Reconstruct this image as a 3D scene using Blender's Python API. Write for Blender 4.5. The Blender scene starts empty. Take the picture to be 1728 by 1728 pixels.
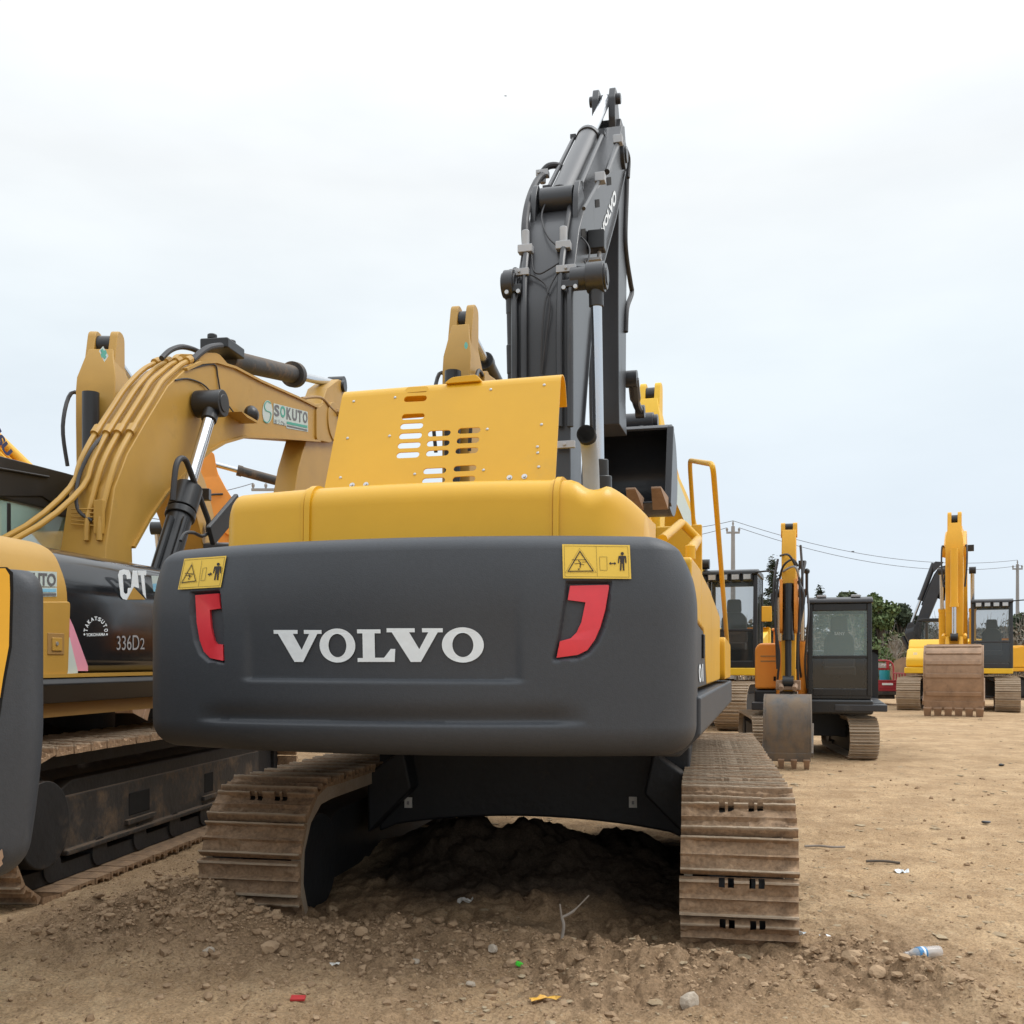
import bpy, bmesh, math, random
import numpy as np
from mathutils import Vector, Matrix
from mathutils.geometry import tessellate_polygon
random.seed(7)
R = math.radians
scene = bpy.context.scene
COL = scene.collection

# ------------------------------------------------------------------ camera, sky, sun, exposure
F, CX, HY, CH = 1728.0, 864.0, 1117.0, 1.5
cam = bpy.data.cameras.new("camera")
cam.lens, cam.sensor_width, cam.clip_start, cam.clip_end = 36, 36, 0.05, 5000
cam.shift_y = (HY - 864.0) / 1728.0
camo = bpy.data.objects.new("camera", cam)
camo.location, camo.rotation_euler = (0, 0, CH), (R(90), 0, 0)
COL.objects.link(camo)
scene.camera = camo
SUN_EL, SUN_AZ = R(52), R(75)          # azimuth measured clockwise from the view direction (+Y)
scene.view_settings.view_transform = 'Standard'
scene.view_settings.look = 'None'
scene.view_settings.exposure = 0.0
scene.view_settings.gamma = 1.0
w = bpy.data.worlds.new("World"); scene.world = w; w.use_nodes = True
nt = w.node_tree; nt.nodes.clear()
def N(t, **k):
    n = nt.nodes.new(t)
    for a, b in k.items(): setattr(n, a, b)
    return n
out = N('ShaderNodeOutputWorld'); bg = N('ShaderNodeBackground'); bg.inputs['Strength'].default_value = 0.1
sky = N('ShaderNodeTexSky', sky_type='NISHITA'); sky.sun_disc = False
sky.sun_elevation, sky.sun_rotation = SUN_EL, SUN_AZ
sky.air_density, sky.dust_density = 1.0, 2.0
tc = N('ShaderNodeTexCoord'); sep = N('ShaderNodeSeparateXYZ')
nt.links.new(tc.outputs['Generated'], sep.inputs[0])
mapn = N('ShaderNodeMapping'); mapn.inputs['Scale'].default_value = (1.1, 1.1, 3.4)
nt.links.new(tc.outputs['Generated'], mapn.inputs[0])
ns = N('ShaderNodeTexNoise'); ns.inputs['Scale'].default_value = 2.1; ns.inputs['Detail'].default_value = 5; ns.inputs['Roughness'].default_value = .5
nt.links.new(mapn.outputs[0], ns.inputs['Vector'])
mk = N('ShaderNodeMapRange', clamp=True)
for i, v in zip(range(1, 5), (.36, .62, .86, 1.0)): mk.inputs[i].default_value = v
nt.links.new(ns.outputs['Fac'], mk.inputs[0])
cr = N('ShaderNodeValToRGB')           # overcast sky: brighter towards the zenith
e = cr.color_ramp.elements
e[0].position, e[0].color = 0.0, (.75, .84, .93, 1)
e[1].position, e[1].color = 1.0, (.93, .965, 1, 1)
for p, c in ((.12, (.79, .88, .97)), (.28, (.87, .95, 1.0)), (.42, (.95, .985, 1.0)), (.6, (.96, .985, 1.0))):
    q = e.new(p); q.color = (*c, 1)
nt.links.new(sep.outputs['Z'], cr.inputs[0])
gain = N('ShaderNodeMapRange', clamp=True)
for i, v in zip(range(1, 5), (.42, .95, 10.2, 22.0)): gain.inputs[i].default_value = v
nt.links.new(sep.outputs['Z'], gain.inputs[0])
vm = N('ShaderNodeVectorMath', operation='SCALE')
nt.links.new(cr.outputs[0], vm.inputs[0]); nt.links.new(gain.outputs[0], vm.inputs['Scale'])
mx = N('ShaderNodeMixRGB')
nt.links.new(mk.outputs[0], mx.inputs[0]); nt.links.new(sky.outputs[0], mx.inputs[1]); nt.links.new(vm.outputs[0], mx.inputs[2])
nt.links.new(mx.outputs[0], bg.inputs['Color']); nt.links.new(bg.outputs[0], out.inputs[0])
sl = bpy.data.lights.new("sun", 'SUN'); sl.energy, sl.angle, sl.color = 1.5, R(28), (1.0, .975, .94)
so = bpy.data.objects.new("sun", sl); COL.objects.link(so)
sd = Vector((math.sin(SUN_AZ) * math.cos(SUN_EL), math.cos(SUN_AZ) * math.cos(SUN_EL), math.sin(SUN_EL)))
so.rotation_euler = sd.to_track_quat('Z', 'Y').to_euler(); so.location = sd * 60

# ------------------------------------------------------------------ helpers: coordinates
def P(x, y, d):
    """a point of the photograph (1728 px grid) at distance d in front of the camera"""
    return Vector(((x - CX) / F * d, d, CH - (y - HY) / F * d))
class Frame:
    """a machine's own axes: u right, v forward, w up; heading clockwise from +Y"""
    def __init__(s, ox, oy, deg, oz=0):
        s.o = Vector((ox, oy, oz)); s.deg = deg; a = R(deg)
        s.r = Vector((math.cos(a), -math.sin(a), 0)); s.f = Vector((math.sin(a), math.cos(a), 0)); s.k = Vector((0, 0, 1))
        s.M = Matrix.Translation(s.o) @ Matrix.Rotation(-a, 4, 'Z')
        s.I = s.M.inverted()
    def ray(s, x, y):
        o = s.I @ Vector((0, 0, CH)); d = s.I.to_3x3() @ Vector(((x - CX) / F, 1, -(y - HY) / F))
        return o, d
    def hit(s, x, y, axis, val):
        o, d = s.ray(x, y); t = (val - o[axis]) / d[axis]
        return o + d * t
    def u(s, x, y, val): p = s.hit(x, y, 0, val); return (p.y, p.z)
    def v(s, x, y, val): p = s.hit(x, y, 1, val); return (p.x, p.z)
    def plane(s, x, y, p0, n):
        o, d = s.ray(x, y); return o + d * ((Vector(p0) - o).dot(n) / d.dot(n))
def spath(pts, k=6, closed=False):
    """Catmull-Rom through the points"""
    pts = [Vector(p) for p in pts]; n = len(pts); res = []
    if n < 3: return pts
    for i in range(n - 1):
        p0, p1, p2, p3 = pts[max(i - 1, 0)], pts[i], pts[i + 1], pts[min(i + 2, n - 1)]
        for j in range(k):
            t = j / k
            res.append(.5 * ((2 * p1) + (p2 - p0) * t + (2 * p0 - 5 * p1 + 4 * p2 - p3) * t * t + (3 * p1 - p0 - 3 * p2 + p3) * t ** 3))
    res.append(pts[-1]); return res
def rpath(pts, r, k=5):
    """polyline with rounded corners"""
    pts = [Vector(p) for p in pts]; res = [pts[0]]
    for a, b, c in zip(pts, pts[1:], pts[2:]):
        d1, d2 = (a - b), (c - b); q = min(r, d1.length * .45, d2.length * .45)
        s, e_ = b + d1.normalized() * q, b + d2.normalized() * q
        for j in range(k + 1):
            t = j / k; res.append(s * (1 - t) ** 2 + b * 2 * t * (1 - t) + e_ * t * t)
    res.append(pts[-1]); return res
def fillet(poly, r, k=4):
    """closed 2-D polygon with rounded corners; r a number or one per corner"""
    n = len(poly); res = []
    for i in range(n):
        a, b, c = Vector(poly[i - 1]), Vector(poly[i]), Vector(poly[(i + 1) % n])
        rr = r[i] if isinstance(r, (list, tuple)) else r
        d1, d2 = a - b, c - b; q = min(rr, d1.length * .45, d2.length * .45)
        if q < 1e-5: res.append(tuple(b)); continue
        s, e_ = b + d1.normalized() * q, b + d2.normalized() * q
        for j in range(k + 1):
            t = j / k; p = s * (1 - t) ** 2 + b * 2 * t * (1 - t) + e_ * t * t
            res.append(tuple(p))
    return res

# ------------------------------------------------------------------ helpers: meshes
class MB:
    def __init__(s): s.vs, s.fs = [], []
    def add(s, vs, fs, M=None):
        b = len(s.vs)
        s.vs += [tuple(M @ Vector(v)) if M is not None else tuple(v) for v in vs]
        s.fs += [tuple(i + b for i in f) for f in fs]; return s
    def box(s, x0, x1, y0, y1, z0, z1, M=None):
        v = [(x, y, z) for x in (x0, x1) for y in (y0, y1) for z in (z0, z1)]
        return s.add(v, [(0, 1, 3, 2), (4, 6, 7, 5), (0, 4, 5, 1), (2, 3, 7, 6), (0, 2, 6, 4), (1, 5, 7, 3)], M)
    def prism(s, poly, a, b, axis='u', M=None):
        n = len(poly)
        def at(p, t):
            return (t, p[0], p[1]) if axis == 'u' else ((p[0], t, p[1]) if axis == 'v' else (p[0], p[1], t))
        v = [at(p, a) for p in poly] + [at(p, b) for p in poly]
        f = [tuple(range(n))[::-1], tuple(range(n, 2 * n))] + [(i, (i + 1) % n, n + (i + 1) % n, n + i) for i in range(n)]
        return s.add(v, f, M)
    def tube(s, path, r, n=8, M=None, caps=True):
        path = [Vector(p) for p in path]; m = len(path)
        rs = r if isinstance(r, (list, tuple)) else [r] * m
        v, f = [], []; t = (path[1] - path[0]).normalized()
        a = t.orthogonal().normalized()
        for i, p in enumerate(path):
            tt = (path[min(i + 1, m - 1)] - path[max(i - 1, 0)])
            if tt.length > 1e-9: t = tt.normalized()
            a = (a - t * a.dot(t)); a = a.normalized() if a.length > 1e-6 else t.orthogonal().normalized()
            b = t.cross(a)
            for j in range(n):
                q = 2 * math.pi * j / n; v.append(p + (a * math.cos(q) + b * math.sin(q)) * rs[i])
        for i in range(m - 1):
            for j in range(n):
                k = (j + 1) % n; f.append((i * n + j, i * n + k, (i + 1) * n + k, (i + 1) * n + j))
        if caps: f += [tuple(range(n))[::-1], tuple(range((m - 1) * n, m * n))]
        return s.add(v, f, M)
    def cyl(s, p, q, r, n=20, M=None): return s.tube([p, q], r, n, M)
    def pipe(s, p, q, r, ri, n=24, M=None):
        p, q = Vector(p), Vector(q); d = (q - p)
        return s.tube([p, q, q, p, p], [r, r, ri, ri, r], n, M, caps=False)
    def sphere(s, c, r, nu=12, nv=8, M=None):
        rx, ry, rz = r if isinstance(r, (list, tuple)) else (r, r, r)
        v = [(c[0] + rx * math.cos(2 * math.pi * i / nu) * math.sin(math.pi * j / nv), c[1] + ry * math.sin(2 * math.pi * i / nu) * math.sin(math.pi * j / nv), c[2] + rz * math.cos(math.pi * j / nv)) for j in range(nv + 1) for i in range(nu)]
        f = [(j * nu + i, j * nu + (i + 1) % nu, (j + 1) * nu + (i + 1) % nu, (j + 1) * nu + i) for j in range(nv) for i in range(nu)]
        return s.add(v, f, M)
    def build(s, name, mat, parent=None, bevel=0, seg=2, ang=32, recalc=True, M=None, merge=0):
        me = bpy.data.meshes.new(name); me.from_pydata(s.vs, [], s.fs); me.validate()
        if recalc or merge:
            bm = bmesh.new(); bm.from_mesh(me)
            if merge: bmesh.ops.remove_doubles(bm, verts=bm.verts, dist=merge)
            if recalc: bmesh.ops.recalc_face_normals(bm, faces=bm.faces)
            bm.to_mesh(me); bm.free()
        if ang:
            me.polygons.foreach_set('use_smooth', [True] * len(me.polygons)); me.set_sharp_from_angle(angle=R(ang))
        me.materials.append(mat)
        o = bpy.data.objects.new(name, me); COL.objects.link(o)
        if parent is not None: o.parent = parent
        if M is not None: o.matrix_local = M
        if bevel:
            b = o.modifiers.new('bevel', 'BEVEL'); b.width, b.segments, b.limit_method, b.angle_limit = bevel, seg, 'ANGLE', R(38)
            b.harden_normals = True; b.use_clamp_overlap = True
        return o
def root(name, label, cat, M, group=None):
    o = bpy.data.objects.new(name, None); COL.objects.link(o); o.matrix_world = M
    o.empty_display_size = .3
    return tag(o, label, cat, group)
def tag(o, label, cat, group=None):
    o['label'] = label; o['category'] = cat
    if group: o['group'] = group
    return o
def kind(o, k, label=None, cat=None):
    o['kind'] = k
    if label: o['label'] = label
    if cat: o['category'] = cat
    return o
def loft(mb, loops, closed=True, cap0=False, cap1=False):
    n = len(loops[0]); v = [p for l in loops for p in l]; f = []
    for i in range(len(loops) - 1):
        for j in range(n if closed else n - 1):
            k = (j + 1) % n; f.append((i * n + j, i * n + k, (i + 1) * n + k, (i + 1) * n + j))
    if cap0: f.append(tuple(range(n))[::-1])
    if cap1: f.append(tuple(range((len(loops) - 1) * n, len(loops) * n)))
    return mb.add(v, f)
def sheet(mb, loops, fn, thick=0.0, tdir=None):
    """flat polygon with holes in 2-D, mapped to 3-D by fn(p); optional thickness along tdir"""
    vl = [[Vector((p[0], p[1], 0)) for p in l] for l in loops]
    tri = tessellate_polygon(vl); flat = [p for l in loops for p in l]
    v = [Vector(fn(p)) for p in flat]; n = len(v)
    if not thick: return mb.add(v, tri)
    v2 = [p + Vector(tdir) * thick for p in v]; f = [tuple(t) for t in tri] + [tuple(i + n for i in t[::-1]) for t in tri]
    b = 0
    for l in loops:
        m = len(l); f += [(b + i, b + (i + 1) % m, n + b + (i + 1) % m, n + b + i) for i in range(m)]; b += m
    return mb.add(v + v2, f)

# ------------------------------------------------------------------ helpers: lettering
_tc = {}
def text2d(body, bold=0.0, shear=0.0):
    """triangles of a word scaled to the unit square (x right, y up)"""
    key = (body, bold, shear)
    if key in _tc: return _tc[key]
    cu = bpy.data.curves.new('letters', 'FONT'); cu.body = body; cu.size = 1; cu.offset = bold; cu.shear = shear; cu.resolution_u = 6
    ob = bpy.data.objects.new('letters', cu); COL.objects.link(ob); bpy.context.view_layer.update()
    dg = bpy.context.evaluated_depsgraph_get(); me = bpy.data.meshes.new_from_object(ob.evaluated_get(dg))
    v = np.array([(q.co.x, q.co.y) for q in me.vertices]); f = [tuple(p.vertices) for p in me.polygons]
    bpy.data.objects.remove(ob); bpy.data.curves.remove(cu); bpy.data.meshes.remove(me)
    lo, hi = v.min(0), v.max(0); v = (v - lo) / (hi - lo)
    _tc[key] = (v, f); return _tc[key]
def put_text(mb, body, quad, fn, bold=.02, shear=0.0):
    """word in a pixel quad (bottom-left, bottom-right, top-right, top-left), carried on to a surface by fn(x, y)"""
    v, f = text2d(body, bold, shear); q = [Vector(p) for p in quad]
    pts = []
    for s_, t_ in v:
        p = (q[0] * (1 - s_) + q[1] * s_) * (1 - t_) + (q[3] * (1 - s_) + q[2] * s_) * t_
        pts.append(fn(p.x, p.y))
    return mb.add(pts, f)
def ngon(cx, cy, rx, ry, n=24, a0=0): return [(cx + rx * math.cos(a0 + 2 * math.pi * i / n), cy + ry * math.sin(a0 + 2 * math.pi * i / n)) for i in range(n)]
def stroke(a, b, wd):
    a, b = Vector(a), Vector(b); d = (b - a).normalized() * wd / 2; n = Vector((-d.y, d.x))
    return [tuple(a + n), tuple(b + n), tuple(b - n), tuple(a - n)]

# ------------------------------------------------------------------ materials
def nodes(m): m.use_nodes = True; t = m.node_tree; return t, t.nodes['Principled BSDF']
def mat(name, col, rough=.5, metal=0.0, var=.12, scale=3.0, dirt=None, amt=0.0, dscale=2.2, bump=0.0, bscale=30.0, coat=0.0, spec=.5, top=0.0, streak=0.0, fine=0.0, tip=None):
    """painted / metal / rubber surface: colour drift, patches of dirt or wear, dust lying on upward faces, fine bump"""
    m = bpy.data.materials.new(name); t, p = nodes(m); L = t.links.new
    def nd(k, **a):
        n = t.nodes.new(k)
        for x, y in a.items(): setattr(n, x, y)
        return n
    co = nd('ShaderNodeTexCoord').outputs['Object']
    n1 = nd('ShaderNodeTexNoise'); n1.inputs['Scale'].default_value = scale; n1.inputs['Detail'].default_value = 6; n1.inputs['Roughness'].default_value = .62; L(co, n1.inputs['Vector'])
    mr = nd('ShaderNodeMapRange'); [setattr(mr.inputs[i], 'default_value', v) for i, v in ((1, .25), (2, .75), (3, 1 - var), (4, 1 + var))]; L(n1.outputs['Fac'], mr.inputs[0])
    vs = nd('ShaderNodeVectorMath', operation='SCALE'); vs.inputs[0].default_value = col; L(mr.outputs[0], vs.inputs['Scale'])
    cur = vs.outputs[0]; rsock = None
    if dirt is not None and amt > 0:
        n2 = nd('ShaderNodeTexNoise'); n2.inputs['Scale'].default_value = dscale; n2.inputs['Detail'].default_value = 9; n2.inputs['Roughness'].default_value = .72
        if streak:
            mp = nd('ShaderNodeMapping'); mp.inputs['Scale'].default_value = (1, 1, 1 / streak); L(co, mp.inputs[0]); L(mp.outputs[0], n2.inputs['Vector'])
        else: L(co, n2.inputs['Vector'])
        th = nd('ShaderNodeMapRange'); [setattr(th.inputs[i], 'default_value', v) for i, v in ((1, .72 - amt * .5), (2, .86 - amt * .36), (3, 0), (4, min(1, .55 + amt * .5)))]; L(n2.outputs['Fac'], th.inputs[0])
        fac = th.outputs[0]
        if top:
            ge = nd('ShaderNodeNewGeometry'); sx = nd('ShaderNodeSeparateXYZ'); L(ge.outputs['Normal'], sx.inputs[0])
            tm = nd('ShaderNodeMapRange'); [setattr(tm.inputs[i], 'default_value', v) for i, v in ((1, .3), (2, .95), (3, 0), (4, top))]; L(sx.outputs['Z'], tm.inputs[0])
            n3 = nd('ShaderNodeMath', operation='MULTIPLY'); L(tm.outputs[0], n3.inputs[0]); L(mr.outputs[0], n3.inputs[1])
            ad = nd('ShaderNodeMath', operation='MAXIMUM'); L(fac, ad.inputs[0]); L(n3.outputs[0], ad.inputs[1]); fac = ad.outputs[0]
        mi = nd('ShaderNodeMixRGB'); L(fac, mi.inputs[0]); L(cur, mi.inputs[1]); mi.inputs[2].default_value = (*dirt, 1); cur = mi.outputs[0]
        rr = nd('ShaderNodeMapRange'); [setattr(rr.inputs[i], 'default_value', v) for i, v in ((1, 0), (2, 1), (3, rough), (4, .9))]; L(fac, rr.inputs[0]); rsock = rr.outputs[0]
    if fine:
        n5 = nd('ShaderNodeTexNoise'); n5.inputs['Scale'].default_value = 55; n5.inputs['Detail'].default_value = 4; L(co, n5.inputs['Vector'])
        m5 = nd('ShaderNodeMapRange'); [setattr(m5.inputs[i], 'default_value', v) for i, v in ((1, .3), (2, .7), (3, 1 - fine), (4, 1 + fine))]; L(n5.outputs['Fac'], m5.inputs[0])
        v5 = nd('ShaderNodeVectorMath', operation='SCALE'); L(cur, v5.inputs[0]); L(m5.outputs[0], v5.inputs['Scale']); cur = v5.outputs[0]
    if tip:
        sz_ = nd('ShaderNodeSeparateXYZ'); L(co, sz_.inputs[0]); tm_ = nd('ShaderNodeMapRange'); [setattr(tm_.inputs[i], 'default_value', v) for i, v in ((1, .027), (2, .040), (3, 0), (4, .75))]; L(sz_.outputs['Z'], tm_.inputs[0])
        mt_ = nd('ShaderNodeMath', operation='MULTIPLY'); L(tm_.outputs[0], mt_.inputs[0]); L(mr.outputs[0], mt_.inputs[1]); xt = nd('ShaderNodeMixRGB'); L(mt_.outputs[0], xt.inputs[0]); L(cur, xt.inputs[1]); xt.inputs[2].default_value = (*tip, 1); cur = xt.outputs[0]
    L(cur, p.inputs['Base Color'])
    if rsock: L(rsock, p.inputs['Roughness'])
    else:
        r2 = nd('ShaderNodeMapRange'); [setattr(r2.inputs[i], 'default_value', v) for i, v in ((1, .3), (2, .7), (3, max(rough - .07, .02)), (4, min(rough + .07, 1)))]; L(n1.outputs['Fac'], r2.inputs[0]); L(r2.outputs[0], p.inputs['Roughness'])
    p.inputs['Metallic'].default_value = metal; p.inputs['Specular IOR Level'].default_value = spec; p.inputs['Coat Weight'].default_value = coat; p.inputs['Coat Roughness'].default_value = .12
    if bump:
        n4 = nd('ShaderNodeTexNoise'); n4.inputs['Scale'].default_value = bscale; n4.inputs['Detail'].default_value = 6; L(co, n4.inputs['Vector'])
        bp = nd('ShaderNodeBump'); bp.inputs['Strength'].default_value = min(1, bump); bp.inputs['Distance'].default_value = .012; L(n4.outputs['Fac'], bp.inputs['Height']); L(bp.outputs[0], p.inputs['Normal'])
    return m
def glassmat(name, tint, rough=.05, alpha=.45):
    m = bpy.data.materials.new(name); t, p = nodes(m)
    p.inputs['Base Color'].default_value = (*tint, 1); p.inputs['Roughness'].default_value = rough; p.inputs['Alpha'].default_value = alpha
    p.inputs['Specular IOR Level'].default_value = .8; p.inputs['Coat Weight'].default_value = .5
    return m
DUST = (.30, .215, .135); MUD = (.215, .145, .088); MUDD = (.12, .083, .055)
M = dict(
    vyel=mat('loader_yellow_paint', (.66, .365, .014), .42, var=.07, scale=1.5, dirt=(.55, .345, .07), amt=.18, dscale=2.5, coat=.12, spec=.4, bump=.04, bscale=120),
    vgrey=mat('counterweight_grey_paint', (.041, .046, .054), .52, var=.10, scale=1.6, dirt=(.085, .083, .082), amt=.24, dscale=3.2, streak=4, bump=.10, bscale=150, fine=.06),
    vboom=mat('boom_graphite_paint', (.026, .028, .033), .38, var=.15, scale=1.7, dirt=(.095, .09, .082), amt=.22, dscale=2.2, bump=.05, bscale=90, streak=3, top=.15, coat=.15),
    chrome=mat('chrome_rod', (.60, .62, .65), .18, metal=1, var=.04),
    red=mat('reflector_red', (.72, .035, .05), .35, var=.08, scale=9, coat=.3),
    redpl=mat('red_plastic_scrap', (.50, .04, .04), .5, var=.15),
    decal=mat('decal_yellow', (.78, .52, .06), .45, var=.05),
    ink=mat('black_ink', (.022, .016, .016), .6, var=.05),
    white=mat('white_lettering', (.76, .82, .86), .5, var=.06, scale=20),
    black=mat('black_paint', (.016, .017, .019), .35, var=.2, dirt=DUST, amt=.10, dscale=3),
    cabblack=mat('cab_black_paint', (.007, .008, .009), .3, var=.2, coat=.2),
    gloss=mat('gloss_black_panel', (.010, .011, .013), .12, var=.1, coat=.4),
    hole=mat('soot_and_opening_black', (.004, .004, .004), .95, var=.1),  # exhaust soot, and the painted dark inside slots, holes and seams
    under=mat('undercarriage_black', (.016, .017, .019), .6, var=.3, scale=4, dirt=MUDD, amt=.22, dscale=3, bump=.3, bscale=25, top=.35),
    muddy=mat('muddy_steel_frame', (.035, .034, .034), .6, var=.3, scale=4, dirt=MUD, amt=.46, dscale=3.0, bump=.4, bscale=22, top=.6),
    shoe=mat('muddy_track_shoe', (.30, .195, .115), .82, var=.35, scale=5, dirt=(.13, .085, .055), amt=.42, dscale=6, bump=.8, bscale=26, fine=.22, tip=(.42, .34, .25)),
    rubber=mat('hose_rubber', (.028, .028, .031), .55, var=.15),
    steel=mat('bolt_steel', (.52, .53, .54), .4, metal=.7, var=.1),
    zinc=mat('clamp_zinc', (.40, .41, .425), .5, metal=.3, var=.15),
    exh=mat('exhaust_pipe_grey', (.27, .29, .31), .55, var=.15, scale=7, dirt=(.10, .09, .08), amt=.16, dscale=12),
    ctan=mat('tan_yellow_paint', (.46, .262, .046), .45, var=.10, scale=1.6, dirt=(.35, .225, .075), amt=.26, dscale=2.0, bump=.06, bscale=80, top=.15),
    cdark=mat('tan_brown_shade_paint', (.33, .19, .06), .5, var=.08),
    oran=mat('orange_paint', (.74, .27, .03), .42, var=.08, scale=2, dirt=(.35, .17, .06), amt=.22, dscale=3, coat=.1),
    kyel=mat('deep_yellow_paint', (.78, .40, .022), .45, var=.08, scale=2, dirt=(.45, .27, .08), amt=.22, dscale=2.5),
    lyel=mat('lemon_yellow_paint', (.82, .50, .025), .45, var=.06, scale=2, dirt=(.5, .33, .1), amt=.2, dscale=2.5),
    bucket=mat('rusty_mud_bucket', (.32, .205, .130), .7, var=.25, scale=4, dirt=(.15, .105, .075), amt=.35, dscale=5, bump=.5, bscale=18),
    dbucket=mat('dark_worn_bucket', (.10, .10, .10), .5, var=.35, scale=6, dirt=(.21, .155, .105), amt=.72, dscale=5, bump=.3, bscale=20, streak=3),
    dprint=mat('light_grey_print', (.34, .34, .35), .5, var=.05),
    teal=mat('teal_print', (.06, .36, .27), .5, var=.05),
    gprint=mat('grey_print', (.13, .13, .14), .5, var=.05),
    silver=mat('pale_green_print', (.52, .60, .57), .5, var=.05),
    pink=mat('pink_stripe', (.72, .30, .40), .45, var=.08),
    blue=mat('navy_print', (.035, .045, .12), .5, var=.1),
    skyb=mat('light_blue_print', (.22, .50, .68), .5, var=.1),
    tyre=mat('muddy_tyre', (.05, .043, .036), .8, var=.2, dirt=MUD, amt=.35, bump=.3),
    trired=mat('faded_red_paint', (.36, .035, .05), .5, var=.15, scale=5, dirt=DUST, amt=.22, dscale=5),
    cloth=mat('seat_fabric', (.075, .080, .078), .85, var=.15),
    pole=mat('weathered_concrete', (.30, .29, .28), .8, var=.12, scale=3),
    wire=mat('wire_grey', (.10, .10, .11), .6, var=.05),
    lamp=mat('lamp_glass', (.55, .57, .58), .2, metal=.4, var=.1),
    paper=mat('pale_paper', (.66, .64, .59), .7, var=.15, scale=20, dirt=DUST, amt=.2),
    skin=mat('bird_grey', (.05, .05, .05), .8),
)
M['glassm'] = glassmat('mini_windscreen', (.36, .50, .48), .05, .34)
M['glass'] = glassmat('cab_glass', (.10, .13, .13), .04, .30)
M['glassd'] = glassmat('cab_glass_dark', (.030, .036, .037), .06, .62)
M['glasst'] = glassmat('cab_glass_tint', (.50, .74, .67), .05, .5)
# ------------------------------------------------------------------ the yard: one sheet of dirt to the horizon
VU = Frame(-.582, 5.112, 14.0)           # upper structure of the grey-tailed excavator (rear of counterweight at v=0)
VT = Frame(-.157, 5.62, 10.5)           # its tracks (rear end at v=0)
def _hash(ix, iy, s):
    h = (ix.astype(np.int64) * 374761393 + iy.astype(np.int64) * 668265263 + s * 144665) & 0xffffffff
    h = ((h ^ (h >> 13)) * 1274126177) & 0xffffffff
    return ((h ^ (h >> 16)) & 0xffff) / 65535.0
def vnoise(x, y, s=0):
    ix, iy = np.floor(x), np.floor(y); fx, fy = x - ix, y - iy
    fx, fy = fx * fx * fx * (fx * (fx * 6 - 15) + 10), fy * fy * fy * (fy * (fy * 6 - 15) + 10)
    a, b, c, d = _hash(ix, iy, s), _hash(ix + 1, iy, s), _hash(ix, iy + 1, s), _hash(ix + 1, iy + 1, s)
    return (a * (1 - fx) + b * fx) * (1 - fy) + (c * (1 - fx) + d * fx) * fy - .5
def fbm(x, y, o=4, s=0, g=.5):
    r = 0; a = 1
    for i in range(o): r = r + a * vnoise(x + 17.3 * i, y - 9.1 * i, s + i); x, y, a = x * 2.03, y * 2.03, a * g
    return r
def gs(x, y, cx, cy, rx, ry, ang=0):
    a = R(ang); dx, dy = x - cx, y - cy; u, v = dx * math.cos(a) - dy * math.sin(a), dx * math.sin(a) + dy * math.cos(a)
    return np.exp(-(u / rx) ** 2 - (v / ry) ** 2)
def fresh(x, y):
    """where soil has been churned up: 0..1"""
    m = gs(x, y, .0, 6.9, 1.25, 1.2) + gs(x, y, -.2, 5.25, 1.7, .5, 8) + .9 * gs(x, y, -1.95, 5.9, .75, .6, 25) + .7 * gs(x, y, 1.95, 4.9, .42, 1.0, 12) + .6 * gs(x, y, .25, 4.5, 1.0, .42) + .6 * gs(x, y, -2.25, 3.1, .3, .4) + .7 * gs(x, y, .9, 4.85, .9, .35)
    m = m + .3 * gs(x, y, -2.6, 7.0, .3, 2.0, 8)
    return np.clip(m * (1 + 1.1 * fbm(x * 1.7, y * 1.7, 3, 5)), 0, 1)
def under_shade(x, y):
    """shade under the machine, painted as near-black soil between the tracks: 0..1"""
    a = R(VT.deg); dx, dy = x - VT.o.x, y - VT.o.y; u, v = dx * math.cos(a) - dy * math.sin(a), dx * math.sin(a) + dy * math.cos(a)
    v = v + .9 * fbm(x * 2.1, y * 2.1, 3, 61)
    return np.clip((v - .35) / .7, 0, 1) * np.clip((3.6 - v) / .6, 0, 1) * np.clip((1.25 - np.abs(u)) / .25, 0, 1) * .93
def heap(x, y):
    n = 1 + 1.1 * fbm(x * 2.3, y * 2.3, 3, 40)
    h = (.27 * gs(x, y, .15, 7.6, 1.2, .75, 12) + .10 * gs(x, y, -.5, 6.7, .4, .6, 10)) * n
    h = h + (.16 * gs(x, y, -1.85, 5.75, .6, .42, 25) + .10 * gs(x, y, -1.3, 5.42, .45, .16) + .07 * gs(x, y, -.45, 5.55, .55, .22)) * n
    h = h + .07 * gs(x, y, .35, 5.25, .55, .18, 10) * n + .085 * gs(x, y, 1.93, 4.62, .12, .75, -24) * n + .03 * gs(x, y, 1.2, 4.95, .5, .16) * n - .085 * gs(x, y, 1.22, 5.22, .50, .22, 10)
    h = h + .10 * gs(x, y, -2.2, 2.75, .22, .3) * n + -.045 * gs(x, y, -2.95, 7.2, .45, 2.2, 7)
    h = h - .07 * gs(x, y, .55, 5.75, .35, .4) - .05 * gs(x, y, -.1, 4.15, .9, .25)
    return h
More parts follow.
